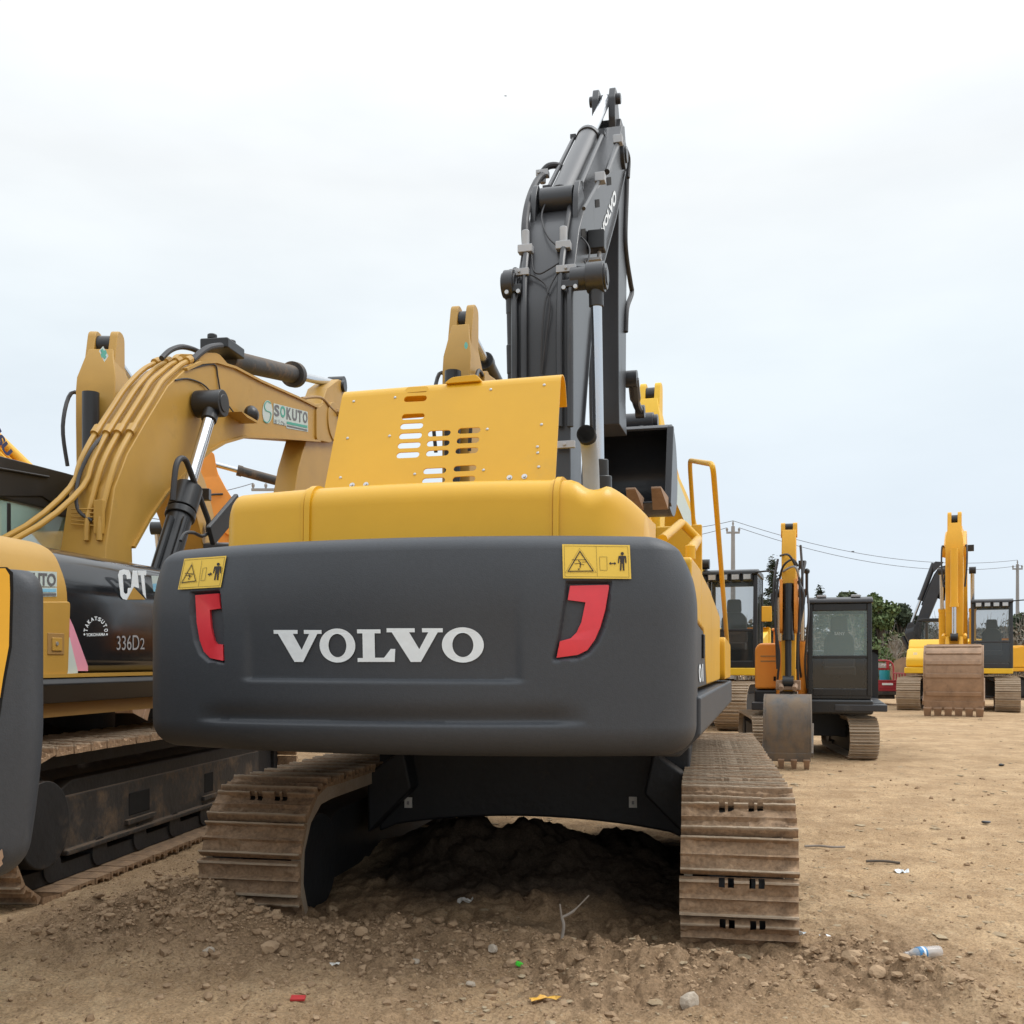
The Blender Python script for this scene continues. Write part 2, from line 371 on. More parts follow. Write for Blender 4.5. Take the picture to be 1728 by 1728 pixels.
def height(x, y):
    r = np.sqrt(x * x + y * y); near = np.clip(1.6 - r / 18, .12, 1)
    fr = fresh(x, y)
    h = heap(x, y) + .07 * fbm(x * .22, y * .22, 2, 11) * np.clip(r / 10, .15, 1) + .030 * fbm(x * 1.1, y * 1.1, 3, 12)
    clod = np.abs(fbm(x * 6.5, y * 6.5, 4, 13, .58))
    h = h + (clod * (.022 + .085 * fr) - .006) * near + (np.abs(fbm(x * 19, y * 19, 2, 23)) * .012 * near * (r < 14))
    crack = 1 - np.clip(np.abs(fbm(x * 4.0 + 3, y * 2.4, 3, 14)) * 9, 0, 1)
    h = h - crack * .010 * near
    flake = np.clip(vnoise(x * 15, y * 24, 19) - .22, 0, 1) * .03
    h = h + flake * near * (1 - fr)
    return h
def zat(x, y): return float(height(np.array([x], float), np.array([y], float))[0])
rows = 820
rad = np.concatenate([np.linspace(.9, 2.2, 30, endpoint=False), 2.2 * (30 / 2.2) ** (np.arange(rows) / rows), 30 * (3000 / 30) ** (np.arange(1, 71) / 70)])
ang = np.concatenate([np.linspace(-46, 46, 640), np.linspace(46, 314, 120)[1:-1]]) * math.pi / 180
RR, AA = np.meshgrid(rad, ang, indexing='ij'); GX, GY = RR * np.sin(AA), RR * np.cos(AA)
GZ = height(GX, GY) * np.where(RR > 60, 0.0, 1.0) * np.clip(1.6 - RR / 60, 0, 1)
nr, na = RR.shape
gv = np.stack([GX.ravel(), GY.ravel(), GZ.ravel()], 1)
ii = np.arange(nr * na).reshape(nr, na); jj = np.roll(ii, -1, 1)
gq = np.stack([ii[:-1].ravel(), jj[:-1].ravel(), jj[1:].ravel(), ii[1:].ravel()], 1)
gm = bpy.data.meshes.new('ground'); c0 = len(gv)
gv = np.vstack([gv, [[0, 0, 0]]])
nq = len(gq); nt3 = na
gm.vertices.add(len(gv)); gm.vertices.foreach_set('co', gv.ravel())
loops = np.concatenate([gq[:, ::-1].ravel(), np.stack([np.full(na, c0), jj[0], ii[0]], 1)[:, ::-1].ravel()])
gm.loops.add(len(loops)); gm.loops.foreach_set('vertex_index', loops.astype(np.int32))
gm.polygons.add(nq + nt3); gm.polygons.foreach_set('loop_start', np.concatenate([np.arange(nq) * 4, nq * 4 + np.arange(nt3) * 3]).astype(np.int32))
gm.update(calc_edges=True); gm.validate(); gm.polygons.foreach_set('use_smooth', [True] * len(gm.polygons))
at = gm.attributes.new('fresh', 'FLOAT', 'POINT'); at.data.foreach_set('value', np.append(fresh(GX, GY).ravel(), 0.0).astype(np.float32))
at2 = gm.attributes.new('under_shade', 'FLOAT', 'POINT'); at2.data.foreach_set('value', np.append(under_shade(GX, GY).ravel(), 0.0).astype(np.float32))
def ground_mat():
    m = bpy.data.materials.new('dry_dirt'); t, p = nodes(m); L = t.links.new
    geo = t.nodes.new('ShaderNodeNewGeometry').outputs['Position']
    def noise(sc, det=6, ro=.6, st=None):
        n = t.nodes.new('ShaderNodeTexNoise'); n.inputs['Scale'].default_value = sc; n.inputs['Detail'].default_value = det; n.inputs['Roughness'].default_value = ro
        if st:
            mp = t.nodes.new('ShaderNodeMapping'); mp.inputs['Scale'].default_value = st; L(geo, mp.inputs[0]); L(mp.outputs[0], n.inputs['Vector'])
        else: L(geo, n.inputs['Vector'])
        return n.outputs['Fac']
    def ramp(f, *st):
        r = t.nodes.new('ShaderNodeValToRGB'); e = r.color_ramp.elements
        e[0].position, e[0].color = st[0][0], (*st[0][1], 1); e[1].position, e[1].color = st[-1][0], (*st[-1][1], 1)
        for q, c in st[1:-1]: z = e.new(q); z.color = (*c, 1)
        L(f, r.inputs[0]); return r.outputs[0]
    def mix(f, a, b, mode='MIX'):
        x = t.nodes.new('ShaderNodeMixRGB'); x.blend_type = mode
        if hasattr(f, 'links'): L(f, x.inputs[0])
        else: x.inputs[0].default_value = f
        for i, q in ((1, a), (2, b)):
            if hasattr(q, 'links'): L(q, x.inputs[i])
            else: x.inputs[i].default_value = (*q, 1)
        return x.outputs[0]
    base = ramp(noise(.55, 7, .65), (.30, (.38, .260, .150)), (.5, (.455, .322, .194)), (.72, (.52, .383, .240)))
    base = mix(ramp(noise(5.5, 8, .7), (.42, (0, 0, 0)), (.62, (.5, .5, .5))), base, (.36, .235, .130))
    grain = ramp(noise(70, 5, .7), (.28, (.50, .47, .43)), (.50, (1, 1, 1)), (.70, (1.36, 1.34, 1.30)))
    base = mix(1, base, grain, 'MULTIPLY')
    chips = ramp(noise(26, 3, .6, (1, 2.4, 1)), (.665, (0, 0, 0)), (.70, (1, 1, 1)))
    base = mix(chips, base, (.56, .45, .31))
    chips2 = ramp(noise(62, 2, .5, (1, 1.9, 1)), (.64, (0, 0, 0)), (.67, (.85, .85, .85)))
    base = mix(chips2, base, (.55, .43, .29))
    patch = ramp(noise(1.7, 6, .7), (.40, (.82, .80, .78)), (.60, (1.08, 1.08, 1.07)))
    base = mix(1, base, patch, 'MULTIPLY')
    grit = ramp(noise(38, 2, .5, (1.6, 1, 1)), (.63, (0, 0, 0)), (.67, (.55, .55, .55)))
    base = mix(grit, base, (.22, .15, .092))
    a = t.nodes.new('ShaderNodeAttribute'); a.attribute_name = 'fresh'
    fr = ramp(a.outputs['Fac'], (.05, (0, 0, 0)), (.75, (.85, .85, .85)))
    soil = ramp(noise(9, 8, .7), (.3, (.17, .11, .065)), (.55, (.265, .178, .108)), (.75, (.36, .255, .165)))
    base = mix(fr, base, mix(1, soil, grain, 'MULTIPLY'))
    a2 = t.nodes.new('ShaderNodeAttribute'); a2.attribute_name = 'under_shade'
    base = mix(a2.outputs['Fac'], base, mix(1, ramp(noise(11, 7, .7), (.3, (.030, .023, .018)), (.7, (.085, .064, .048))), grain, 'MULTIPLY'))  # the machine's shade is put into the soil colour here
    L(base, p.inputs['Base Color']); p.inputs['Roughness'].default_value = .95; p.inputs['Specular IOR Level'].default_value = .12
    b1 = t.nodes.new('ShaderNodeBump'); b1.inputs['Strength'].default_value = .75; b1.inputs['Distance'].default_value = .02; L(noise(30, 8, .75), b1.inputs['Height'])
    L(b1.outputs[0], p.inputs['Normal'])
    return m
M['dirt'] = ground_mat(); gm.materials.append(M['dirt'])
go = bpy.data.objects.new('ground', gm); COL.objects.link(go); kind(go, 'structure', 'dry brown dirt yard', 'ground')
def rockmat(name, lo, hi):
    m = bpy.data.materials.new(name); t, p = nodes(m); L = t.links.new
    g = t.nodes.new('ShaderNodeNewGeometry'); n = t.nodes.new('ShaderNodeTexNoise'); n.inputs['Scale'].default_value = 14; n.inputs['Detail'].default_value = 7
    L(g.outputs['Position'], n.inputs['Vector'])
    ad = t.nodes.new('ShaderNodeMath'); ad.operation = 'MULTIPLY_ADD'; ad.inputs[1].default_value = .55; L(g.outputs['Random Per Island'], ad.inputs[0])
    sb = t.nodes.new('ShaderNodeMath'); sb.operation = 'MULTIPLY'; sb.inputs[1].default_value = .6; L(n.outputs['Fac'], sb.inputs[0]); L(sb.outputs[0], ad.inputs[2])
    mx = t.nodes.new('ShaderNodeMixRGB'); mx.inputs[1].default_value = (*lo, 1); mx.inputs[2].default_value = (*hi, 1); L(ad.outputs[0], mx.inputs[0])
    L(mx.outputs[0], p.inputs['Base Color']); p.inputs['Roughness'].default_value = .95; p.inputs['Specular IOR Level'].default_value = .15
    b = t.nodes.new('ShaderNodeBump'); b.inputs['Strength'].default_value = .5; b.inputs['Distance'].default_value = .01; n2 = t.nodes.new('ShaderNodeTexNoise'); n2.inputs['Scale'].default_value = 90
    L(g.outputs['Position'], n2.inputs['Vector']); L(n2.outputs['Fac'], b.inputs['Height']); L(b.outputs[0], p.inputs['Normal'])
    return m
M['rock'] = rockmat('clod_stone', (.20, .13, .077), (.46, .325, .205))
M['stone'] = rockmat('pale_stone', (.30, .245, .18), (.48, .41, .33))
M['chip'] = rockmat('wood_chip', (.24, .17, .10), (.46, .37, .25))
# loose clods and pebbles (nobody could count them): deformed icosahedra
_g = (1 + 5 ** .5) / 2
ICO = np.array([(-1, _g, 0), (1, _g, 0), (-1, -_g, 0), (1, -_g, 0), (0, -1, _g), (0, 1, _g), (0, -1, -_g), (0, 1, -_g), (_g, 0, -1), (_g, 0, 1), (-_g, 0, -1), (-_g, 0, 1)]) / 1.9
ICF = [(0, 11, 5), (0, 5, 1), (0, 1, 7), (0, 7, 10), (0, 10, 11), (1, 5, 9), (5, 11, 4), (11, 10, 2), (10, 7, 6), (7, 1, 8), (3, 9, 4), (3, 4, 2), (3, 2, 6), (3, 6, 8), (3, 8, 9), (4, 9, 5), (2, 4, 11), (6, 2, 10), (8, 6, 7), (9, 8, 1)]
rng = np.random.default_rng(5)
def in_track(x, y):
    a = R(VT.deg); dx, dy = x - VT.o.x, y - VT.o.y; u, v = dx * math.cos(a) - dy * math.sin(a), dx * math.sin(a) + dy * math.cos(a)
    return (np.abs(np.abs(u) - 1.37) < .31) & (v > .03)
def scatter(name, px, py, size, m, flat=(.5, .9), label='', sink=.25, jit=.32):
    k = ~in_track(px, py) & (under_shade(px, py) < .25); px, py, size = px[k], py[k], size[k]
    n = len(px); z = height(px, py); q = rng.normal(size=(n, 4)); q /= np.linalg.norm(q, axis=1)[:, None]
    w_, x_, y_, z_ = q.T
    rot = np.stack([1 - 2 * (y_ * y_ + z_ * z_), 2 * (x_ * y_ - z_ * w_), 2 * (x_ * z_ + y_ * w_), 2 * (x_ * y_ + z_ * w_), 1 - 2 * (x_ * x_ + z_ * z_), 2 * (y_ * z_ - x_ * w_), 2 * (x_ * z_ - y_ * w_), 2 * (y_ * z_ + x_ * w_), 1 - 2 * (x_ * x_ + y_ * y_)], 1).reshape(n, 3, 3)
    v = ICO[None] * (1 + rng.uniform(-jit, jit, (n, 12, 1))); v = np.einsum('nij,nkj->nki', rot, v)
    v *= np.stack([rng.uniform(.7, 1.3, n), rng.uniform(.7, 1.3, n), rng.uniform(*flat, n)], 1)[:, None, :]
    v *= size[:, None, None]; v += np.stack([px, py, z + size * (.5 - sink)], 1)[:, None, :]
    f = (np.array(ICF)[None] + (np.arange(n) * 12)[:, None, None]).reshape(-1, 3)
    me = bpy.data.meshes.new(name); me.from_pydata(v.reshape(-1, 3).tolist(), [], f.tolist()); me.materials.append(m)
    o = bpy.data.objects.new(name, me); COL.objects.link(o); kind(o, 'stuff', label, 'pebbles'); return o
def cloud(cx, cy, rx, ry, n, angd=0):
    a = R(angd); u, v = rng.normal(0, .62, n) * rx, rng.normal(0, .62, n) * ry
    return cx + u * math.cos(a) + v * math.sin(a), cy - u * math.sin(a) + v * math.cos(a)
cl = [cloud(-1.95, 5.65, .7, .45, 2600, 25), cloud(-1.3, 5.4, .55, .2, 1500), cloud(-.5, 5.3, .7, .32, 1300, 8), cloud(.5, 5.2, .9, .25, 700), cloud(1.95, 4.75, .20, .8, 800, -24), cloud(-.3, 4.65, 1.5, .5, 900), cloud(-2.5, 6.9, .25, 1.8, 500, 8), cloud(1.0, 4.75, .8, .25, 400), cloud(1.2, 5.2, .5, .12, 500), cloud(-2.2, 2.8, .25, .3, 130)]
cxs, cys = np.concatenate([c[0] for c in cl]), np.concatenate([c[1] for c in cl])
sz = np.clip(.0048 * rng.pareto(2.2, len(cxs)) + .0038, .0038, .028)
scatter('soil_clods', cxs, cys, sz, M['rock'], label='loose brown clods churned up round the tracks')
n = 4200; th = rng.uniform(-38, 40, n) * math.pi / 180; rd = 2.3 * (16 / 2.3) ** rng.uniform(0, 1, n)
scatter('gravel', rd * np.sin(th), rd * np.cos(th), np.clip(.0045 * rng.pareto(2.6, n) + .0035, .003, .022) * (1 + rd * .03), M['rock'], label='small stones scattered over the dirt')
n = 5200; th = rng.uniform(-6, 36, n) * math.pi / 180; rd = 3 * (30 / 3) ** rng.uniform(0, 1, n)
scatter('wood_chips', rd * np.sin(th), rd * np.cos(th), np.clip(.006 * rng.pareto(2.3, n) + .005, .004, .032) * (1 + rd * .03), M['chip'], flat=(.12, .3), label='pale chips and dry crumbs strewn over the dirt', sink=.4)
# ------------------------------------------------------------------ the excavator in the middle, seen from behind
big = root('excavator', 'yellow excavator with broad dark grey counterweight lettered across its back, graphite boom raised', 'excavator', VU.M)
W_, SAG = 1.465, .30
def prof_inset(z):
    """how far the tail steps in from its full outline at height z"""
    r = np.zeros_like(z)
    a = np.clip((1.19 - z) / .14, 0, 1); r = r + .14 * (1 - np.sqrt(np.clip(1 - a * a, 0, 1)))
    b = np.clip((z - 1.72) / .38, 0, 1); r = r + .055 * b ** 2
    c = np.clip((z - 2.03) / .07, 0, 1); r = r + .075 * (1 - np.sqrt(np.clip(1 - c * c, 0, 1)))
    return r
def arc(u): return -SAG * (1 - (u / W_) ** 2) + .025
def groove(u, z):
    """pressed lines of the casting: depth inward"""
    d = 0 * z
    e1 = np.clip((1.02 - np.abs(u + .02)) / .16, 0, 1)
    x = z - ZG2(u); d = d + e1 * .028 * np.where(x > 0, np.exp(-(x / .055) ** 2), np.exp(-(x / .014) ** 2))
    e2 = 1 / (1 + np.exp((np.abs(u - UC) - UH + .0) / .012)); x = z - ZG1(u)
    d = d + .026 * e2 * np.where(x > 0, np.exp(-(np.clip(x, 0, 9) / .34) ** 2), np.exp(-(x / .012) ** 2))
    for pg in RECESS: d = np.maximum(d, .030 * np.clip(inside(pg, u, z) / .016, 0, 1))
    return d
RECESS = []
def inside(pg, u, z):
    """distance to the outline for points inside the polygon, else 0"""
    u, z = np.atleast_1d(u), np.atleast_1d(z); m = (u > pg[:, 0].min()) & (u < pg[:, 0].max()) & (z > pg[:, 1].min()) & (z < pg[:, 1].max()); res = np.zeros(np.broadcast(u, z).shape)
    if not m.any(): return res
    uu, zz = np.broadcast_arrays(u, z); p = np.stack([uu[m], zz[m]], 1); dist = np.full(len(p), 9.0); ins = np.zeros(len(p), bool)
    for a, b in zip(pg, np.roll(pg, -1, 0)):
        e = b - a; t = np.clip(((p - a) @ e) / (e @ e), 0, 1); dist = np.minimum(dist, np.hypot(*(p - a - t[:, None] * e).T))
        c = (a[1] > p[:, 1]) != (b[1] > p[:, 1]); x = a[0] + (p[:, 1] - a[1]) / (b[1] - a[1] + 1e-12) * (b[0] - a[0]); ins ^= c & (p[:, 0] < x)
    res[m] = np.where(ins, dist, 0); return res
def _uz(x, y, eps=0.0):
    v = -.2
    for _ in range(8):
        p = VU.hit(x, y, 1, v); v = float(arc(p.x) + prof_inset(np.array([p.z]))[0])
    return p.x, p.z, v
_a, _b = _uz(415, 1140), _uz(876, 1140); UC, UH = (_a[0] + _b[0]) / 2, (_b[0] - _a[0]) / 2
ZG1 = lambda u, za=_uz(430, 1143)[1], zb=_uz(860, 1146)[1]: za + (zb - za) * (u - _a[0]) / (2 * UH)
_c, _d = _uz(345, 1212), _uz(975, 1217)
ZG2 = lambda u: _c[1] + (_d[1] - _c[1]) * (u - _c[0]) / (_d[0] - _c[0])
for _pg in ([(955, 979.5), (1034, 978.5), (1029, 1032), (1021, 1062), (1011, 1086), (996, 1104), (979, 1113), (934, 1117), (931, 1112), (942, 1070), (951, 1012)], [(319, 998), (370, 995), (374, 1027), (377, 1060), (378, 1088), (378.5, 1120), (350, 1117), (335, 1104), (326, 1082), (319, 1040)]):
    RECESS.append(np.array([_uz(*p)[:2] for p in _pg]))
def tail(x, y, eps=.004):
    """pixel -> point on the rear of the counterweight, eps proud of it"""
    u, z, v = _uz(x, y); g = float(groove(np.array([u]), np.array([z]))[0])
    return (u, v + g - eps, z)
# plan outline (right front -> round the back -> left front) with normals
pl = [(W_, t, 1, 0) for t in np.linspace(.34, .27, 8, endpoint=False)]
rc = .28; vc = arc(W_ - .17) + rc * .97
a1 = math.atan(2 * SAG * (W_ - .17) / W_ ** 2)
for q in np.linspace(0, -(math.pi / 2 - a1), 26): pl.append((W_ - rc + rc * math.cos(q), vc + rc * math.sin(q), math.cos(q), math.sin(q)))
ue = pl[-1][0]; off = pl[-1][1] - arc(ue)
for u in np.linspace(ue, -ue, 440)[1:-1]:
    s_ = 2 * SAG * u / W_ ** 2; l_ = math.hypot(1, s_); pl.append((u, arc(u) + off * abs(u / ue) ** 6, s_ / l_, -1 / l_))
pl += [(-a, b, -c, d) for a, b, c, d in pl[:34]][::-1]
PLN = np.array(pl)
zs = np.concatenate([1.05 + .14 * (1 - np.cos(np.linspace(0, math.pi / 2, 12))), np.arange(1.196, 2.03, .0075), 2.03 + .07 * np.sin(np.linspace(0, math.pi / 2, 9))])
mb = MB(); loops = []
for z in zs:
    zz = np.full(len(PLN), z); back = np.clip(-PLN[:, 3], 0, 1)
    ins = prof_inset(zz) * (1.0 + 1.3 * (1 - back) * np.clip((zz - 1.72) / .38, 0, 1)) + groove(PLN[:, 0], zz) * (back > .8)
    loops.append([(a - n1 * i_, b - n2 * i_, z) for (a, b, n1, n2), i_ in zip(PLN, ins)])
loft(mb, loops, closed=True, cap0=True, cap1=True)
cw = mb.build('counterweight', M['vgrey'], big, ang=45)
# lettering V O L V O, slab serifs
def glyphV(x0, x1, y0, y1):
    g = [(0, 1), (.50, 1), (.50, .88), (.40, .88), (.575, .38), (.74, .88), (.63, .88), (.63, 1), (1, 1), (1, .88), (.91, .88), (.60, 0), (.42, 0), (.09, .88), (0, .88)]
    return [[(x0 + a * (x1 - x0), y1 + b * (y0 - y1)) for a, b in g]]
def glyphO(x0, x1, y0, y1):
    cx, cy = (x0 + x1) / 2, (y0 + y1) / 2
    return [ngon(cx, cy, (x1 - x0) / 2, (y1 - y0) / 2 * 1.02, 40), ngon(cx, cy, (x1 - x0) / 2 * .50, (y1 - y0) / 2 * .70, 40)]
def glyphL(x0, x1, y0, y1):
    g = [(0, 0), (0, .12), (.14, .12), (.14, .88), (0, .88), (0, 1), (.62, 1), (.62, .88), (.46, .88), (.46, .13), (.70, .13), (.88, .40), (1, .40), (.98, 0)]
    return [[(x0 + a * (x1 - x0), y1 + b * (y0 - y1)) for a, b in g]]
for gl in (glyphV(460, 541, 1063, 1117), glyphO(537, 597.5, 1061, 1117.5), glyphL(601, 665, 1062, 1117), glyphV(651, 746, 1060, 1117), glyphO(744, 815, 1059, 1117.5)):
    mb = MB(); sheet(mb, gl, lambda p: tail(p[0], p[1], .006)); mb.build('letter', M['white'], cw, recalc=False, ang=0)
# reflectors in dark recesses
lr = [(961, 988), (1026, 986.5), (1027, 990), (1020, 1030), (1012, 1058), (1003, 1079), (990, 1097), (974, 1105), (938, 1110), (944, 1082), (962, 1077), (972, 1067), (980, 1050), (987, 1016), (957, 1012)]
ll = [(326.5, 1004), (370, 1001.5), (370, 1026.5), (351, 1029), (353, 1058), (359, 1082), (363, 1086.5), (374, 1088), (377, 1115), (352, 1110.5), (341, 1099), (334, 1080), (329, 1050)]
def tailpoly(poly, eps, th, name, m, parent):
    mb = MB(); sheet(mb, [poly], lambda p: tail(p[0], p[1], eps), th, (0, 1, 0)); return mb.build(name, m, parent, ang=30)
for small_ in (lr, ll): tailpoly(small_, .014, .02, 'reflector', M['red'], cw)
# yellow warning plates
def warning(q, tri, man, arrow, rect, div):
    mb = MB(); q = [Vector(p) for p in q]; v, f = [], []
    for j in range(3):
        for i in range(13):
            s_, t_ = i / 12, j / 2; p = (q[0] * (1 - s_) + q[1] * s_) * (1 - t_) + (q[3] * (1 - s_) + q[2] * s_) * t_; v.append(tail(p.x, p.y, .005))
    f = [(j * 13 + i, j * 13 + i + 1, j * 13 + i + 14, j * 13 + i + 13) for j in range(2) for i in range(12)]
    pl_ = mb.add(v, f).build('warning_plate', M['decal'], cw, recalc=False)
    mb = MB(); fn = lambda p: tail(p[0], p[1], .008)
    c = (sum(p[0] for p in tri) / 3, sum(p[1] for p in tri) / 3)
    ins = lambda k: [(c[0] + (p[0] - c[0]) * k, c[1] + (p[1] - c[1]) * k) for p in tri]
    sheet(mb, [ins(1.0), ins(.87)], fn); sheet(mb, [ins(1.17), ins(1.145)], fn)
    for a, b, wd in (((-.26, -.02), (.05, .06), .9), ((.02, -.22), (.0, .16), 1.6), ((.0, .1), (.42, .06), .9), ((.0, .14), (.16, .30), 1.2), ((-.42, .34), (.62, .34), .8), ((-.40, .18), (-.10, .18), .7), ((-.40, .18), (-.40, .34), .7), ((.02, -.30), (.2, -.30), .8)):
        k = (tri[1][0] - tri[2][0]) / -1.9
        sheet(mb, [stroke((c[0] + a[0] * k, c[1] + a[1] * k), (c[0] + b[0] * k, c[1] + b[1] * k), wd)], fn)
    sheet(mb, [ngon(c[0] + .12 * k, c[1] - .36 * k, 1.1, 1.1, 8)], fn)
    x, y, s_, lean = man                                      # standing figure: head, shoulders, arms, legs
    pm = lambda a, b: (x + a * s_ + lean * b * s_, y - b * s_)
    sheet(mb, [[pm(a * .09 , .92 + b * .09) for a, b in ngon(0, 0, 1, 1, 12)]], fn)
    sheet(mb, [[pm(*p) for p in ((-.21, .76), (-.19, .80), (.19, .80), (.21, .76), (.23, .40), (.17, .40), (.14, .68), (.12, .68), (.11, .42), (.12, 0), (.04, 0), (.005, .40), (-.03, .40), (-.05, 0), (-.13, 0), (-.11, .42), (-.12, .68), (-.14, .68), (-.19, .40), (-.24, .40))]], fn)
    (ax, ay), (bx, by) = arrow; h = 2.7
    sheet(mb, [[(ax, ay), (ax + h * 1.3, ay - h), (ax + h * 1.3, ay - .9), (bx - h * 1.3, by - .9), (bx - h * 1.3, by - h), (bx, by), (bx - h * 1.3, by + h), (bx - h * 1.3, by + .9), (ax + h * 1.3, ay + .9), (ax + h * 1.3, ay + h)]], fn)
    for a, b in zip(rect, rect[1:] + rect[:1]): sheet(mb, [stroke(a, b, .5)], fn)
    sheet(mb, [stroke(div[0], div[1], .4)], fn)
    i4 = lambda s_, t_: tuple((q[0] * (1 - s_) + q[1] * s_) * (1 - t_) + (q[3] * (1 - s_) + q[2] * s_) * t_)
    cs = [i4(.03, .05), i4(.97, .05), i4(.97, .95), i4(.03, .95)]
    for a, b in zip(cs, cs[1:] + cs[:1]): sheet(mb, [stroke(a, b, .45)], fn)
    mb.build('pictogram', M['ink'], pl_, recalc=False, ang=0)
warning([(950.5, 976), (1065.5, 977), (1063, 920), (949, 918.5)], [(979, 929), (1003, 964.5), (958, 965)], (1050.5, 963, 31, 0), ((1028, 951), (1040.5, 951)), [(1012, 940), (1024.5, 940), (1025, 962.5), (1013, 962.5)], [(1006.5, 922), (1008.5, 973)])
warning([(301, 995), (373.5, 991), (383, 938), (312, 943)], [(325, 952), (332, 981), (307, 984)], (366, 979, 29, .13), ((351.5, 969.5), (359.5, 968.5)), [(344, 959), (350, 958), (347, 979), (340, 980)], [(342, 946), (336, 990)])
# ---- engine hood above the tail
def hood():
    uL, uR = VU.v(383, 905, .36)[0], VU.v(1071, 890, .22)[0]
    zt = lambda x, y, v: VU.v(x, y, v)[1]
    zTL, zTR = zt(520, 826, .28), zt(935, 809, .28); b0 = 1.98
    us = np.concatenate([uL + .10 * (1 - np.cos(np.linspace(0, math.pi / 2, 9))), np.linspace(uL + .11, uR - .30, 60), uR - .29 + .29 * np.sin(np.linspace(0, math.pi / 2, 22))])
    ud1, ud2 = VU.v(970, 812, .3)[0], VU.v(1022, 812, .3)[0]
    mb = MB(); loops = []
    for u in us:
        s_ = (u - uL) / (uR - uL); top = zTL + (zTR - zTL) * s_
        el = max(0, 1 - (u - uL) / .10); er = max(0, (u - uR + .29) / .29)
        top = b0 + (top - b0) * (math.sqrt(max(0, 1 - el ** 2)) * .42 + .58) * (1 - .30 * er ** 2.2) * (1 if er < 1 else 1)
        x = (u - (ud1 + ud2) / 2) / ((ud2 - ud1) / 2); dip = .045 * max(0, 1 - x * x) ** 1.2 if abs(x) < 1 else 0
        fwd = .09 * el ** 2 + .30 * er ** 3; a = float(arc(u)) + .36 + fwd; r = .12
        top -= dip; sec = [(a + .02, b0)] + [(a + .03 + r * (1 - math.cos(q)), top - r + r * math.sin(q)) for q in np.linspace(0, math.pi / 2, 9)]
        dip *= .3; sec += [(a + .03 + r + .10, top - dip), (a + .35, top - dip), (1.2, top + .01), (1.2, b0)]
        loops.append([(u, p[0], p[1]) for p in sec])
    loft(mb, loops, cap0=True, cap1=True); return mb.build('engine_hood', M['vyel'], big, ang=40), uL, uR, zTL, zTR
hd, huL, huR, hzL, hzR = hood()
for xs in ((500, 516), (921, 937)):
    mb = MB(); u0, u1 = VU.v(xs[0], 860, .1)[0], VU.v(xs[1], 860, .1)[0]
    for ua, ub, pr in ((u0, u0 + (u1 - u0) * .28, .006), (u0 + (u1 - u0) * .42, u1, .016)):
        um = (u0 + u1) / 2; top = hzL + (hzR - hzL) * (um - huL) / (huR - huL); a = float(arc(um)) + .36; r = .12
        sec = [(a + .02, 2.0)] + [(a + .03 + r * (1 - math.cos(q)), top - r + r * math.sin(q)) for q in np.linspace(0, math.pi / 2, 9)] + [(a + .40, top)]
        off_ = []
        for i, p in enumerate(sec):
            q0, q1 = Vector(sec[max(i - 1, 0)]), Vector(sec[min(i + 1, len(sec) - 1)]); d = (q1 - q0).normalized(); off_.append((p[0] - d.y * pr, p[1] + d.x * pr))
        n = len(sec); v = [(u_, *p) for u_ in (ua, ub) for p in off_] + [(u_, *p) for u_ in (ua, ub) for p in sec]
        f = [(i, i + 1, n + i + 1, n + i) for i in range(n - 1)] + [(i, i + 1, 2 * n + i + 1, 2 * n + i) for i in range(n - 1)] + [(n + i, n + i + 1, 3 * n + i + 1, 3 * n + i) for i in range(n - 1)]
        mb.add(v, f)
    mb.build('hood_band', M['vyel'], hd)
# ---- slotted guard plate leaning forward above the hood
p0 = Vector((0, .62, 2.36)); e2 = Vector((0, .26, .62)).normalized(); nrm = Vector((0, -e2.z, e2.y))
def pl2(x, y):
    p = VU.plane(x, y, p0, nrm); return (p.x, (p - p0).dot(e2))
def pl3(p, eps=0): return Vector((p[0], p0.y, p0.z)) + e2 * p[1] + nrm * eps
Z7 = lambda x, y: (540 + x / 3.927, 620 + y / 3.927)
BL, BR, TR, TL = pl2(546, 832), pl2(937, 812), pl2(946, 642), pl2(577, 671)
def slot(cx, cy, hw=19.3, hh=4.9):
    a, b = pl2(cx - hw, cy + .9), pl2(cx + hw, cy - .9); r = (pl2(cx, cy - hh)[1] - pl2(cx, cy + hh)[1]) / 2
    A, B = Vector(a), Vector(b); d = (B - A).normalized(); n = Vector((-d.y, d.x)); A, B = A + d * r, B - d * r
    return [tuple(A - d * r * math.sin(q) + n * r * math.cos(q)) for q in np.linspace(0, math.pi, 9)] + [tuple(B + d * r * math.sin(q) - n * r * math.cos(q)) for q in np.linspace(0, math.pi, 9)]
SL = [(632, 207), (617, 325), (607, 388), (599, 453), (590, 516), (582, 580), (790, 436), (783, 502), (778, 567), (760, 685), (752, 750), (988, 418), (980, 483), (972, 551), (960, 668), (953, 740), (642, 147)]
mb = MB(); th = .006
sheet(mb, [[BL, BR, TR, TL]] + [slot(*Z7(*s_)) for s_ in SL], lambda p: pl3(p), th, -nrm)
gp = mb.build('guard_plate', M['vyel'], big, ang=30)
